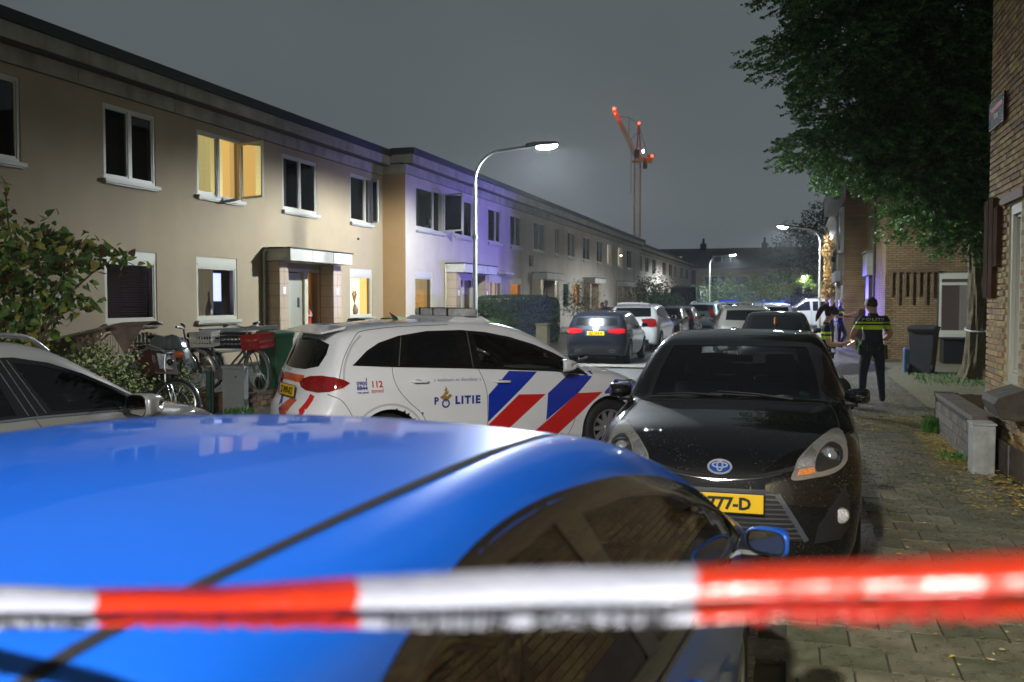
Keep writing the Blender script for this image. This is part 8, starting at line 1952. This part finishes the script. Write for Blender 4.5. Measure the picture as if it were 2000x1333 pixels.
grey = mat('cloth_grey', (0.12, 0.12, 0.13), 0.9); wht = mat('cloth_white', (0.55, 0.53, 0.50), 0.9); bl = mat('cloth_blue', (0.05, 0.08, 0.16), 0.9); dkc = mat('cloth_black', (0.015, 0.015, 0.017), 0.9); pk = mat('cloth_pink', (0.40, 0.14, 0.14), 0.9)
by = [(-8.6, 44.8, -60, 1.75, dict(top=bl, legs=dkc, skin=skin_m(), arm=0), 'bystander in a blue top leaning by the low hedge', 'short', (0.25, 0.18, 0.1)), (-8.9, 45.4, -75, 1.66, dict(top=pk, legs=dkc, skin=skin_m(), arm=0), 'bystander in pink beside the one in the blue top', 'long', (0.05, 0.02, 0.01)),
   (-8.6, 55.6, -70, 1.70, dict(top=wht, legs=grey, skin=skin_m(), arm=0), 'bystander in a white top by the garden hedge', 'long', (0.22, 0.15, 0.08)), (-8.5, 66.2, -80, 1.75, dict(top=dkc, legs=dkc, skin=skin_m(), arm=0), 'dark bystander standing behind the grey blue estate', 'short', (0.03, 0.02, 0.01)),
   (-2.3, 80.0, -95, 1.72, dict(top=grey, legs=dkc, skin=skin_m(), arm=0), 'far bystander with a light cap seen over the beige estate', 'short', (0.5, 0.5, 0.5)), (0.3, 88.5, -90, 1.78, dict(top=dkc, legs=dkc, skin=skin_m(), arm=0), 'far officer in black on the left of the pair by the wide window', 'short', (0.05, 0.03, 0.02)),
   (1.3, 89.0, -90, 1.78, dict(top=dkc, legs=dkc, skin=skin_m(), arm=0), 'far officer in black on the right of the pair by the wide window', 'short', (0.03, 0.02, 0.01)), (-4.6, 82.0, -80, 1.74, dict(top=pk, legs=grey, skin=skin_m(), arm=0), 'far bystander with red brown hair before the dark trees', 'long', (0.16, 0.06, 0.03))]
for (x, y, f, h, m, lab, hs_, hc) in by:
 person((x, y, 0.04), R_(f), h, dict(fingers=False, elL=(0.08, .26, 1.15), wrL=(.28, .14, 1.1), hnL=(.34, .1, 1.1)), lab, m, hair=hc, hairstyle=hs_, lvl=1, group='bystanders along the street')
# ---------------------------------------------------------------- front garden on the left: terrace, bicycles, bins
gt = empty('garden_terrace', kind='structure')
b = MB(); b.box(-12.48, -8.30, 13.15, 27.4, 0.03, 0.31); b.build('terrace_fill', MATS['garden_soil'], gt)
tb = []
for k_, c in enumerate(((0.20, 0.12, 0.06), (0.26, 0.16, 0.08), (0.14, 0.09, 0.06))): s = MB(); s.box(-0.1, 0.1, -0.05, 0.05, -0.036, 0.036); tb.append(s.mesh('brick', mat('terrace_brick_%d' % k_, c, 0.8, vary=0.3, vscale=9, bump=0.5, bscale=70)))
rt = random.Random(8)
for r in range(4):
 for i in range(24):
  o = bpy.data.objects.new('brick', rt.choice(tb)); link(o, gt); o.location = (-8.32, 13.28 + i * 0.215 + (0.107 if r % 2 else 0), 0.045 + r * 0.079); o.rotation_euler = (0, 0, PI/2 + rt.uniform(-.03, .03))
 for i in range(5):
  o = bpy.data.objects.new('brick', rt.choice(tb)); link(o, gt); o.location = (-8.5 - i * 0.215 - (0.107 if r % 2 else 0), 13.10, 0.045 + r * 0.079); o.rotation_euler = (0, 0, rt.uniform(-.03, .03))
tuft('garden_grass', (-8.35, 14.4, 0.30), 120, 0.25, 0.22, mat('dry_grass', (0.22, 0.20, 0.07), 0.8), 'tuft of dry grass drooping over the terrace edge', 'grass tuft', 12, 0.012)
tuft('garden_grass', (-8.1, 12.55, 0.03), 90, 0.16, 0.25, grn, 'green weeds at the foot of the grey cabinet', 'weed', 13, 0.014)
def bicycle(name, loc, rz, col, label, lean=0.08, step=True, rack=True, wheel_r=0.345, tyre=None, fenders=True, steer=0.2, bars='dutch', skirt=False):
 t = empty(name, loc, rz, label, 'bicycle', 'bicycles in the front garden'); t.rotation_euler = (lean, 0, rz)
 fm = mat(name + '_frame', col, 0.35, 0.3, coat=0.5) if name + '_frame' not in MATS else MATS[name + '_frame']
 fm = mat('frame_%d_%d' % (int(col[0]*200), int(col[1]*200)), col, 0.35, 0.3, coat=0.5); ty = tyre or rubber(); al = mat('alu_dull', (0.42, 0.43, 0.43), 0.35, 0.9)
 r = wheel_r; wb = 1.10
 fk = empty('front_fork', (wb, 0, 0), steer, parent=t)
 def whl(par, x, z):
  w = empty('wheel', (x, 0, z), 0, parent=par)
  b = MB(); b.tube([(r * math.cos(2*PI*i/40), 0, r * math.sin(2*PI*i/40)) for i in range(40)], 0.019, 8, closed=True); b.build('tyre', ty, w, smooth=True)
  b = MB(); b.tube([((r-.03) * math.cos(2*PI*i/40), 0, (r-.03) * math.sin(2*PI*i/40)) for i in range(40)], 0.012, 6, closed=True); b.tube([(0, -0.045, 0), (0, 0.045, 0)], 0.022, 8); b.build('rim', al, w, smooth=True)
  b = MB()
  for i in range(24): a = 2*PI*i/24; b.tube([(0.02*math.cos(a + 1.2), 0.035 * (-1)**i, 0.02*math.sin(a + 1.2)), ((r-.03)*math.cos(a), 0, (r-.03)*math.sin(a))], 0.0022, 3, cap=False)
  b.build('spokes', al, w)
  if fenders:
   b = MB(); vs = []
   for i in range(17): a = R_(-20) + R_(190) * i / 16; vs += [((r+.035)*math.cos(a), -0.026, (r+.035)*math.sin(a)), ((r+.045)*math.cos(a), 0, (r+.045)*math.sin(a)), ((r+.035)*math.cos(a), 0.026, (r+.035)*math.sin(a))]
   b.add(vs, [(3*i+j, 3*i+j+1, 3*i+j+4, 3*i+j+3) for i in range(16) for j in (0, 1)]); b.build('mudguard', fm, w, smooth='all', fix=False)
 whl(t, 0, r); whl(fk, 0, r)
 b = MB(); bb_ = (0.46, 0, 0.29); st = (0.30, 0, 0.78); hd0 = (0.90, 0, 0.60); hd1 = (0.84, 0, 0.86)
 if step: b.tube([hd0, (0.72, 0, 0.40), (0.55, 0, 0.31), bb_], 0.022, 8)
 b.tube([(0.865, 0, 0.76) if not step else (0.88, 0, 0.68), bb_ if not step else (0.62, 0, 0.42), (0.42, 0, 0.42)], 0.019, 8) if step else b.tube([hd1, (0.32, 0, 0.74)], 0.018, 8)
 if not step: b.tube([hd0, bb_], 0.02, 8)
 b.tube([bb_, st], 0.018, 8); b.tube([hd0, hd1], 0.025, 8)
 for s in (-1, 1): b.tube([(0.45, s * 0.03, 0.29), (0, s * 0.06, r)], 0.011, 6); b.tube([(0.33, s * 0.03, 0.70), (0, s * 0.06, r)], 0.010, 6)
 b.build('frame', fm, t, smooth=True)
 b = MB()
 for s in (-1, 1): b.tube([(-0.0, s * 0.055, r), (-0.10, s * 0.055, r + 0.22), (-0.19, s * 0.05, 0.66)], 0.013, 6)
 b.build('fork_blades', fm, fk, smooth=True)
 b = MB(); hx = -0.25
 b.tube([(-0.19, 0, 0.64), (hx, 0, 0.92), (hx - 0.01, 0, 1.02)], 0.014, 8)
 if bars == 'dutch': b.tube([(hx - 0.25, -0.27, 1.06), (hx - 0.08, -0.28, 1.10), (hx + 0.02, -0.16, 1.07), (hx, 0, 1.03), (hx + 0.02, 0.16, 1.07), (hx - 0.08, 0.28, 1.10), (hx - 0.25, 0.27, 1.06)], 0.012, 8)
 else: b.tube([(hx - 0.05, -0.30, 1.08), (hx, -0.1, 1.03), (hx, 0.1, 1.03), (hx - 0.05, 0.30, 1.08)], 0.012, 8)
 b.build('handlebar', al if bars == 'dutch' else black(), fk, smooth=True)
 b = MB()
 b.blob((hx + 0.08, 0, 0.92), (0.05, 0.045, 0.045), 6); b.build('headlamp', black(), fk, smooth=True)
 for s in (-1, 1): b = MB(); b.tube([(hx - 0.25, s*0.27, 1.06), (hx - 0.13, s * 0.275, 1.085)] if bars == 'dutch' else [(hx - 0.08, s*0.33, 1.085), (hx - 0.03, s * 0.22, 1.06)], 0.019, 8); b.build('grip', black(), fk, smooth=True)
 b = MB(); b.prism([(0.10, 0.86), (0.14, 0.92), (0.34, 0.90), (0.46, 0.885), (0.46, 0.86), (0.3, 0.85)], -0.03, 0.03); b.blob((0.17, 0, 0.88), (0.10, 0.10, 0.035), 8); b.tube([st, (0.27, 0, 0.87)], 0.014, 8); b.build('saddle', leather, t, smooth=True)
 b = MB(); b.lathe([(0.09, -0.004), (0.09, 0.004)], c=(0.46, -0.055, 0.29), n=24, axis='y'); b.build('chainring', al, t)
 for s, x_, z_ in ((-1, 0.56, 0.17), (1, 0.36, 0.41)): b = MB(); b.tube([(0.46, s * 0.05, 0.29), (0.46, s * 0.075, 0.29), (x_, s * 0.08, z_), (x_, s * 0.15, z_)], 0.012, 6); b.build('crank_arm', al, t)
 if rack:
  b = MB()
  for y in (-0.07, -0.025, 0.025, 0.07): b.tube([(-0.22, y, 0.76), (0.26, y, 0.78)], 0.007, 5)
  for x in (-0.22, 0.0, 0.25): b.tube([(x, -0.07, 0.765), (x, 0.07, 0.765)], 0.007, 5)
  for s in (-1, 1): b.tube([(0, s * 0.07, r), (-0.1, s * 0.07, 0.76)], 0.006, 5)
  b.build('rear_rack', black(), t, smooth=True)
  b = MB(); b.cbox((-0.26, 0, 0.70), (0.03, 0.09, 0.04)); b.build('rear_light', red_lens(), t, bevel=0.008)
 return t, fk
def crate(name, loc, rot, col, label, d=(0.40, 0.30, 0.26), slots=True, cat='crate', solid=False):
 t = empty(name, loc, 0, label, cat); t.rotation_euler = rot; m = mat(name + '_mat_%d' % int(col[0] * 100), col, 0.5, vary=0.1, vscale=10); w, l, h = d[0]/2, d[1]/2, d[2]; b = MB()
 b.box(-w, w, -l, l, 0, 0.012)
 if solid:
  for P in ((-w, w, -l, -l + .012), (-w, w, l - .012, l), (-w, -w + .012, -l + .012, l - .012), (w - .012, w, -l + .012, l - .012)): b.box(*P, 0.012, h)
 else:
  for P in ((-w, w, -l, -l + .012), (-w, w, l - .012, l)):
   for z in (0.012, 0.09, 0.17, h - 0.035): b.box(*P, z, z + 0.035)
   n = 9
   for i in range(n): x = P[0] + (P[1]-P[0]) * i / (n-1); b.box(x - .006, x + .006, P[2] + .001, P[3] - .001, 0.012, h)
  for P in ((-w, -w + .012, -l + .012, l - .012), (w - .012, w, -l + .012, l - .012)):
   for z in (0.012, 0.09, 0.17, h - 0.035): b.box(*P, z, z + 0.035)
   n = 7
   for i in range(n): y = P[2] + (P[3]-P[2]) * i / (n-1); b.box(P[0] + .001, P[1] - .001, y - .006, y + .006, 0.012, h)
 b.build('crate_walls', m, t)
 b = MB(); b.box(-w - .012, w + .012, -l - .012, -l, h - .02, h + .004); b.box(-w - .012, w + .012, l, l + .012, h - .02, h + .004); b.box(-w - .012, -w, -l, l, h - .02, h + .004); b.box(w, w + .012, -l, l, h - .02, h + .004); b.build('rim', m, t)
 return t
bicycle('bicycle', (-9.35, 13.35, 0.31), R_(4), (0.10, 0.14, 0.15), 'grey green step-through bicycle with a red crate above its white front tyre', tyre=mat('tyre_cream', (0.40, 0.38, 0.32), 0.7), steer=-0.55)
crate('red_crate', (-8.22, 13.38, 1.02), (0.06, -0.10, R_(-8)), (0.50, 0.02, 0.02), 'red plastic crate on the front of the step-through bicycle', (0.36, 0.36, 0.24))
crate('black_crate', (-8.88, 13.72, 1.0), (0.0, 0.0, R_(10)), (0.012, 0.014, 0.013), 'black crate behind the handlebars of the step-through bicycle', (0.52, 0.36, 0.26))
bicycle('bicycle', (-10.35, 13.38, 0.31), R_(0), (0.02, 0.02, 0.022), 'dark city bicycle with upright bars behind the grey cabinet', bars='flat', steer=0.5, lean=0.05)
crate('white_crate', (-9.12, 13.26, 1.05), (0.05, 0.0, R_(8)), (0.60, 0.60, 0.55), 'pale grey crate between the two parked bicycles', (0.36, 0.30, 0.24))
bicycle('bicycle', (-9.0, 11.15, 0.04), R_(-20), (0.05, 0.07, 0.06), 'thin old bicycle leaning in the shrub under the tilted brown crate', lean=-0.2, steer=0.4, fenders=True)
t = crate('brown_crate', (-8.30, 10.95, 0.72), (R_(-8), R_(-22), R_(-10)), (0.07, 0.025, 0.018), 'tilted dark brown delivery crate with a pale printed panel', (0.42, 0.40, 0.34), solid=True)
b = MB(); b.box(0.211, 0.214, -0.11, 0.11, 0.07, 0.29); b.build('printed_panel', mat('panel_pale', (0.38, 0.42, 0.45), 0.6, vary=0.5, vscale=30), t)
crate('grey_green_crate', (-8.52, 10.75, 0.68), (R_(-8), R_(-24), R_(-6)), (0.14, 0.18, 0.17), 'small grey green crate beside the tilted brown crate', (0.24, 0.30, 0.28))
t = empty('child_seat', (-9.20, 12.45, 0.95), R_(15), 'bicycle seat under a shiny grey rain cover with an orange reflector', 'seat')
b = MB(); vs = []; n1, n2 = 16, 9; Rr = random.Random(2)
for i in range(n1 + 1):
 for j_ in range(n2 + 1):
  u = i / n1; v = j_ / n2; x = (u - 0.5) * 0.75; y = (v - 0.5) * 0.42; z = 0.30 * (1 - (2*u - 1)**4) * (1 - 0.75 * abs(2*v - 1)**3) - (0.40 * max(0, u - 0.75) * 2.2) + 0.02 * math.sin(u * 17 + v * 9) + Rr.uniform(-.006, .006)
  vs.append((x, y, z))
b.add(vs, [(i*(n2+1)+j_, i*(n2+1)+j_+1, (i+1)*(n2+1)+j_+1, (i+1)*(n2+1)+j_) for i in range(n1) for j_ in range(n2)]); b.build('rain_cover', mat('wet_cover', (0.10, 0.12, 0.13), 0.18, coat=0.6, bump=0.5, bscale=12), t, smooth='all', fix=False)
b = MB(); b.box(-0.30, 0.10, -0.16, 0.16, -0.10, 0.08); b.tube([(0.0, 0, -0.1), (0.05, 0, -0.6)], 0.03, 8); b.build('seat_base', leather, t, bevel=0.03)
b = MB(); b.blob((0.20, -0.19, 0.02), (0.10, 0.02, 0.05), 6); b.build('reflector', mat('reflector_orange', (0.75, 0.13, 0.02), 0.2, coat=1), t, smooth=True)
t = empty('cargo_bike', (-8.95, 10.55, 0.04), R_(14), 'cargo bike box under a sagging brown and red rain hood', 'bicycle')
b = MB(); pts = [(-0.95, -0.3, 0.95), (-0.45, -0.35, 1.22), (0.35, -0.35, 1.40), (0.80, -0.30, 1.42)]
vs = []
for (x, y, z) in pts: vs += [(x, -0.34, z), (x + 0.02, 0.0, z + 0.06), (x, 0.34, z)]
b.add(vs, [(3*i+q, 3*i+q+1, 3*i+q+4, 3*i+q+3) for i in range(3) for q in (0, 1)]); b.build('hood', mat('hood_brown', (0.11, 0.045, 0.03), 0.35, vary=0.4, vscale=5, bump=0.5, bscale=7), t, fix=False)
b = MB(); b.add([(-0.95, -0.341, 0.95), (-0.45, -0.351, 1.22), (-0.5, -0.351, 0.85), (-0.9, -0.341, 0.75)], [(0, 1, 2, 3)]); b.add([(-0.45, -0.352, 1.22), (0.35, -0.352, 1.40), (0.0, -0.36, 0.95), (-0.4, -0.36, 0.85)], [(0, 1, 2, 3)]); b.add([(0.35, -0.352, 1.40), (0.80, -0.31, 1.42), (0.55, -0.33, 1.05)], [(0, 1, 2)]); b.build('hood_side', mat('hood_window', (0.16, 0.12, 0.10), 0.3, vary=0.5, vscale=4), t, fix=False)
b = MB(); b.box(-0.8, 0.5, -0.3, 0.3, 0.35, 0.85); b.build('box', mat('box_dark', (0.05, 0.05, 0.055), 0.6), t, bevel=0.02)
b = MB()
for x in (-0.9, 0.85): b.tube([(x + 0.26*math.cos(2*PI*i/28), 0.36, 0.27 + 0.26*math.sin(2*PI*i/28)) for i in range(28)], 0.022, 6, closed=True)
b.build('tyres', rubber(), t, smooth=True)
bicycle('bicycle', (-9.7, 9.35, 0.04), R_(32), (0.20, 0.10, 0.06), 'bicycle with pale fork standing before the orange lit doorway at the left', bars='flat', steer=0.2)
def garden_chair(name, loc, rz, label, m, slat):
 t = empty(name, loc, rz, label, 'chair'); b = MB()
 for (x, y) in ((-.22, -.22), (.22, -.22), (-.22, .22), (.22, .22)):
  l_ = MB(); l_.tube([(x * 1.1, y * 1.1, 0), (x, y, .42)], 0.02, 6); l_.build('leg', m, t, smooth=True)
 b.box(-.24, .24, -.24, .24, .42, .445); b.build('seat', m, t, bevel=0.01)
 if slat:
  for i in range(7):
   s = MB(); a = (i - 3) / 3.4; s.box(-.252, -.238, a * .22 - .026, a * .22 + .026, .47, .92 - .09 * a * a); s.build('back_slat', m, t)
 else:
  b = MB(); b.tube([(-.24, -.24, .44), (-.30, -.24, .78), (-.33, -.12, .90), (-.33, .12, .90), (-.30, .24, .78), (-.24, .24, .44)], 0.016, 8)
  for i in range(9): y = -.2 + i * .05; b.tube([(-.25, y, .45), (-.32, y * .8, .88)], 0.006, 4)
  b.build('backrest', m, t, smooth=True)
 for s in (-1, 1): b = MB(); b.tube([(-.28, s * .26, .66), (.12, s * .28, .66), (.22, s * .24, .43)], 0.016, 6); b.build('armrest', m, t, smooth=True)
 return t
garden_chair('garden_chair', (-10.83, 13.98, 0.31), R_(-62), 'slatted grey green garden chair below the dark blind window', mat('chair_green', (0.16, 0.20, 0.16), 0.5), True)
garden_chair('garden_chair', (-10.9, 13.42, 0.31), R_(-40), 'round backed pale wicker chair beside the slatted one', mat('chair_wicker', (0.34, 0.30, 0.18), 0.7), False)
def bench(loc, rz, L_, label):
 t = empty('bench', loc, rz, label, 'bench'); m = mat('bench_black', (0.012, 0.014, 0.013), 0.5)
 for i in range(3): b = MB(); b.box(-L_/2, L_/2, -0.02, 0.01, 0.48 + i * 0.16, 0.58 + i * 0.16); b.build('back_slat', m, t, bevel=0.006)
 for i in range(3): b = MB(); b.box(-L_/2, L_/2, -0.42 + i * 0.13, -0.32 + i * 0.13, 0.40, 0.43); b.build('seat_slat', m, t, bevel=0.006)
 for x in (-L_/2 + .1, L_/2 - .1):
  b = MB(); b.box(x - .04, x + .04, 0.011, 0.07, 0, 0.9); b.box(x - .04, x + .04, -0.42, -0.36, 0, 0.40); b.box(x - .03, x + .03, -0.36, 0.011, 0.33, 0.398); b.build('leg', m, t)
bench((-11.6, 18.2, 0.31), R_(90), 3.0, 'long black slatted bench under the window with the bright screen')
bench((-11.3, 22.0, 0.31), R_(84), 1.9, 'short black bench in front of the open front door')
def wheelie_bin(loc, rz, col, label, s=1.0, lid=None, w=0.48):
 t = empty('wheelie_bin', loc, rz, label, 'bin'); m = mat('bin_%d_%d' % (int(col[0]*100), int(col[1]*100)), col, 0.45, vary=0.15, vscale=5, bump=0.1, bscale=60)
 b = MB(); vs = []; prof = ((0.0, .75), (0.12, .80), (0.75, .97), (0.92, 1.0), (0.95, 1.06), (0.98, 1.06))
 for z, k_ in prof: vs += [(-w/2*k_*s, -.26*k_*s, z*s), (w/2*k_*s, -.26*k_*s, z*s), (w/2*k_*s, .26*k_*s, z*s), (-w/2*k_*s, .26*k_*s, z*s)]
 b.add(vs, [(4*i+j_, 4*i+(j_+1) % 4, 4*i+4+(j_+1) % 4, 4*i+4+j_) for i in range(5) for j_ in range(4)] + [(0, 3, 2, 1)]); b.build('bin_body', m, t, bevel=0.012)
 b = MB(); b.prism([(-.30*s, 0.985*s), (-.28*s, 1.03*s), (0.0, 1.06*s), (.27*s, 1.04*s), (.31*s, .985*s)], -w/2*1.1*s, w/2*1.1*s, axis='x'); b.build('lid', lid or m, t, bevel=0.012)
 b = MB(); b.tube([(-w/2*s, .31*s, .96*s), (w/2*s, .31*s, .96*s)], 0.018*s, 8); b.build('handle', black(), t, smooth=True)
 for q in (-1, 1):
  b = MB(); b.lathe([(0.04, -.025), (.10*s, -.025), (.10*s, .025), (0.04, .025)], c=(q * w/2 * .9 * s, .24*s, .10*s), n=18, axis='x'); b.build('bin_wheel', rubber(), t, smooth=True)
 return t
wheelie_bin((-8.42, 14.25, 0.31), R_(70), (0.05, 0.17, 0.09), 'green wheelie bin next to the red crate bicycle', 0.92, w=0.42)
wheelie_bin((3.05, 24.95, 0.03), R_(160), (0.035, 0.037, 0.042), 'dark grey wheelie bin against the brown brick corner building', 1.08, w=0.54)
wheelie_bin((-10.45, 21.9, 0.31), R_(80), (0.02, 0.03, 0.025), 'black bin seen over the police car roof under the vase window', 0.98)
wheelie_bin((-10.0, 22.9, 0.31), R_(80), (0.04, 0.13, 0.06), 'green bin seen over the police car roof, beside the black bin', 0.98)
b = MB(); b.cbox((2.72, 25.0, 0.33), (0.24, 0.22, 0.58)); b.build('blue_canister', mat('canister_blue', (0.06, 0.12, 0.20), 0.4), bevel=0.03, label='dull blue canister hanging beside the dark grey wheelie bin', cat='canister')
st = empty('shade_block', (5.0, 28.9, 0.03), 0, 'low black garden box under the wide curtained window', 'box')
b = MB(); b.box(-1.0, 1.6, -0.35, 0.35, 0, 0.66); b.build('block_body', mat('shade_black', (0.006, 0.006, 0.006), 0.9), st, bevel=0.01); b = MB(); b.box(-1.04, 1.64, -0.39, 0.39, 0.662, 0.70); b.build('block_top', mat('shade_black', (0.006, 0.006, 0.006), 0.9), st, bevel=0.01)  # black block put where only shade lies under the window
t = empty('utility_cabinet', (-8.27, 12.80, 0.04), R_(17), 'grey utility cabinet at the edge of the pavement', 'cabinet'); cm = mat('cabinet_grey', (0.26, 0.28, 0.29), 0.5, vary=0.1, vscale=5)
b = MB(); b.box(-0.165, 0.165, -0.13, 0.13, 0, 0.70); b.build('cabinet_body', cm, t, bevel=0.006)
b = MB(); b.prism([(-0.185, 0.702), (0.185, 0.702), (0.175, 0.735), (-0.175, 0.755)], -0.15, 0.15); b.build('cabinet_roof', cm, t, bevel=0.005)
b = MB(); b.box(-0.15, 0.15, -0.134, -0.1305, 0.18, 0.68); b.build('cabinet_door', cm, t); b = MB(); b.tube([(0.05, -0.136, 0.58), (0.05, -0.145, 0.58)], 0.014, 8); b.build('lock', black(), t)
b = MB(); b.box(-0.035, 0.035, -0.035, 0.035, 0, 0.66); b.box(0.045, 0.075, -0.03, 0.03, 0, 0.66); b.build('wooden_post', mat('post_green', (0.02, 0.07, 0.05), 0.6, vary=0.2, vscale=6), loc=(-8.62, 12.62, 0.04), rz=R_(17), label='dark green double post left of the grey utility cabinet', cat='post', bevel=0.005)
t = empty('backpack', (0.78, 16.55, 0.03), R_(20), 'black backpack standing on the pavement by the officers', 'bag')
b = MB(); b.blob((0, 0, 0.23), (0.17, 0.13, 0.25), 10); b.build('pack', mat('pack_black', (0.012, 0.012, 0.013), 0.7, bump=0.6, bscale=14), t, smooth='all')
b = MB(); b.blob((0.0, -0.11, 0.17), (0.12, 0.06, 0.13), 8); b.build('pocket', mat('pack_black', (0.012, 0.012, 0.013), 0.7), t, smooth='all'); b = MB(); b.tube([(-0.04, 0, 0.46), (0, 0, 0.52), (0.04, 0, 0.46)], 0.012, 6); b.build('loop', leather, t, smooth=True)
b = MB(); Rr = random.Random(6)
for i in range(16): a = Rr.uniform(-.6, .6); q = Rr.uniform(-.5, .5); l_ = Rr.uniform(.35, .7); b.tube([(0, 0, 0.3), (a * .3, q * .3, .3 + l_ * .6), (a * .6, q * .6, .3 + l_)], [0.006, 0.004, 0.002], 4)
b.lathe([(0.12, 0), (0.15, .3), (0.14, .3)], n=14); b.build('potted_stems', mat('dry_stem', (0.28, 0.24, 0.13), 0.8), loc=(-9.1, 12.2, 0.3), label='pot of dry bare stems behind the variegated shrub', cat='plant pot', smooth=True)
b = MB(); b.lathe([(0.10, 0), (0.14, .22), (0.15, .24)], n=14); b.build('flower_pot', mat('terracotta', (0.30, 0.10, 0.04), 0.8), loc=(-8.9, 30.6, 0.04), label='terracotta flower pot at the foot of the clipped hedge', cat='plant pot', smooth=True)
b = MB(); b.box(-0.18, 0.18, -0.18, 0.18, 0, 0.95); b.box(-0.2, 0.2, -0.2, 0.2, 0.952, 1.0); b.build('brick_pier', brickmat('pier_brick', (0.07, 0.06, 0.03), (0.09, 0.075, 0.035), (0.10, 0.09, 0.05), 0.2, 0.065, 0.008, 0.8, mapping='xz'), loc=(-7.75, 29.6, 0.04), label='yellow brick garden pier beside the dark hatchback', cat='pillar')
# ---------------------------------------------------------------- barrier tape right before the camera
def tape_pt(px, py, D):
 """a point D metres ahead of where the tape was seen"""
 yw, pt_ = R_(16.5423), R_(2.4916); a = (px - 1000) / 1850; b_ = -(py - 666.5) / 1850; fw = math.cos(pt_) + b_ * math.sin(pt_); up = -math.sin(pt_) + b_ * math.cos(pt_)
 return Vector((a * math.cos(yw) - fw * math.sin(yw), a * math.sin(yw) + fw * math.cos(yw), up)) * D + Vector((0, 0, 1.8))
A = tape_pt(-250, 1190, 0.90); Bq = tape_pt(2250, 1135, 0.47)
tp_ = empty('barrier_tape', (0, 0, 0), 0, 'red and white barrier tape stretched across the bottom of the view', 'barrier tape')
def u_of(px):  # where along the tape a colour change falls
 lo, hi = 0.0, 1.0
 yw = R_(16.5423)
 for _ in range(40):
  m = (lo + hi) / 2; P = A.lerp(Bq, m); d = P - Vector((0, 0, 1.8)); x = 1000 + 1850 * (d.x * math.cos(yw) + d.y * math.sin(yw)) / ((-d.x * math.sin(yw) + d.y * math.cos(yw)) * math.cos(R_(2.49)) - d.z * math.sin(R_(2.49)))
  if x < px: lo = m
  else: hi = m
 return lo
tm_w = mat('tape_film_white', (0.22, 0.23, 0.28), 0.28, spec=0.5, bump=0.45, bscale=26); tm_r = mat('tape_film_red', (0.30, 0.016, 0.003), 0.28, spec=0.5, bump=0.45, bscale=26)
cuts = [0.0, u_of(185), u_of(695), u_of(1358), 1.0]
sgn_ = 1
prof = [(0.0, 0.0195), (0.004, 0.012), (0.0045, 0.004), (0.001, -0.001), (-0.003, -0.003), (0.0015, -0.005), (0.005, -0.011), (0.002, -0.0185)]
dirv = (Bq - A).normalized(); side_ = Vector((0, 0, 1)).cross(dirv).normalized() * -1
for i in range(4):
 n = 40; vs = []
 for j_ in range(n + 1):
  u = cuts[i] + (cuts[i+1] - cuts[i]) * j_ / n; C = A.lerp(Bq, u); C.z -= 0.004 * math.sin(PI * u)
  wv = 0.0015 * math.sin(u * 40); tw = 0.25 * math.sin(u * 9 + 1.0)
  for (dx, dz) in prof:
   dz2 = dz * (0.93 + 0.10 * math.sin(u * 13)); x2 = (dx + wv) * 1.0 + dz2 * tw * 0.6
   vs.append(C - Vector((side_.x, side_.y, 0)) * x2 + Vector((0, 0, dz2)))
 m = len(prof); b = MB(); b.add(vs, [(j_*m + q, j_*m + q + 1, (j_+1)*m + q + 1, (j_+1)*m + q) for j_ in range(n) for q in range(m - 1)])
 o = b.build('tape_section', tm_r if i % 2 else tm_w, tp_, smooth='all', fix=False); o['label'] = 'red section' if i % 2 else 'white section'
def tape_word(s_, u0, u1, m):
 P, F = text_mesh(s_, 1.0, 1.0, 0.01)
 if not P: return
 xs = [p[0] for p in P]; zs = [p[1] for p in P]; x0, x1 = min(xs), max(xs); vs = []
 for (x, z) in P:
  u = u0 + (u1 - u0) * (x - x0) / (x1 - x0); C = A.lerp(Bq, u); C.z -= 0.004 * math.sin(PI * u); tw = 0.25 * math.sin(u * 9 + 1.0); dz = -0.0165 + 0.013 * z / max(zs); wv = 0.0015 * math.sin(u * 40)
  dx = -0.0042; vs.append(C - Vector((side_.x, side_.y, 0)) * (dx + wv + dz * tw * 0.6) + Vector((0, 0, dz)))
 b = MB(); b.add(vs, F); b.build('lettering', m, tp_, fix=False)
tape_word('POLITIE', u_of(-80), u_of(178), mat('ink_black', (0.01, 0.01, 0.01), 0.5)); tape_word('POLITIE  POLITIE', u_of(760), u_of(1320), mat('ink_black', (0.01, 0.01, 0.01), 0.5))
tape_word('POLITIE POLITIE', u_of(250), u_of(660), mat('ink_dark_red', (0.25, 0.005, 0.003), 0.5)); tape_word('POLITIE', u_of(1480), u_of(1950), mat('ink_dark_red', (0.25, 0.005, 0.003), 0.5))
# ---------------------------------------------------------------- damp night air
hz = bpy.data.materials.new('damp_air'); hz.use_nodes = True; N = hz.node_tree.nodes; N.clear()
pv = N.new('ShaderNodeVolumePrincipled'); pv.inputs['Density'].default_value = 0.0006; pv.inputs['Color'].default_value = (0.80, 0.86, 0.90, 1); pv.inputs['Anisotropy'].default_value = 0.62
ho = N.new('ShaderNodeOutputMaterial'); hz.node_tree.links.new(pv.outputs[0], ho.inputs['Volume'])
b = MB(); b.box(-950, 950, -350, 1650, -1.1, 61); b.build('haze', hz, kind='stuff', label='thin damp night air with drizzle')
cy.volume_bounces = 0
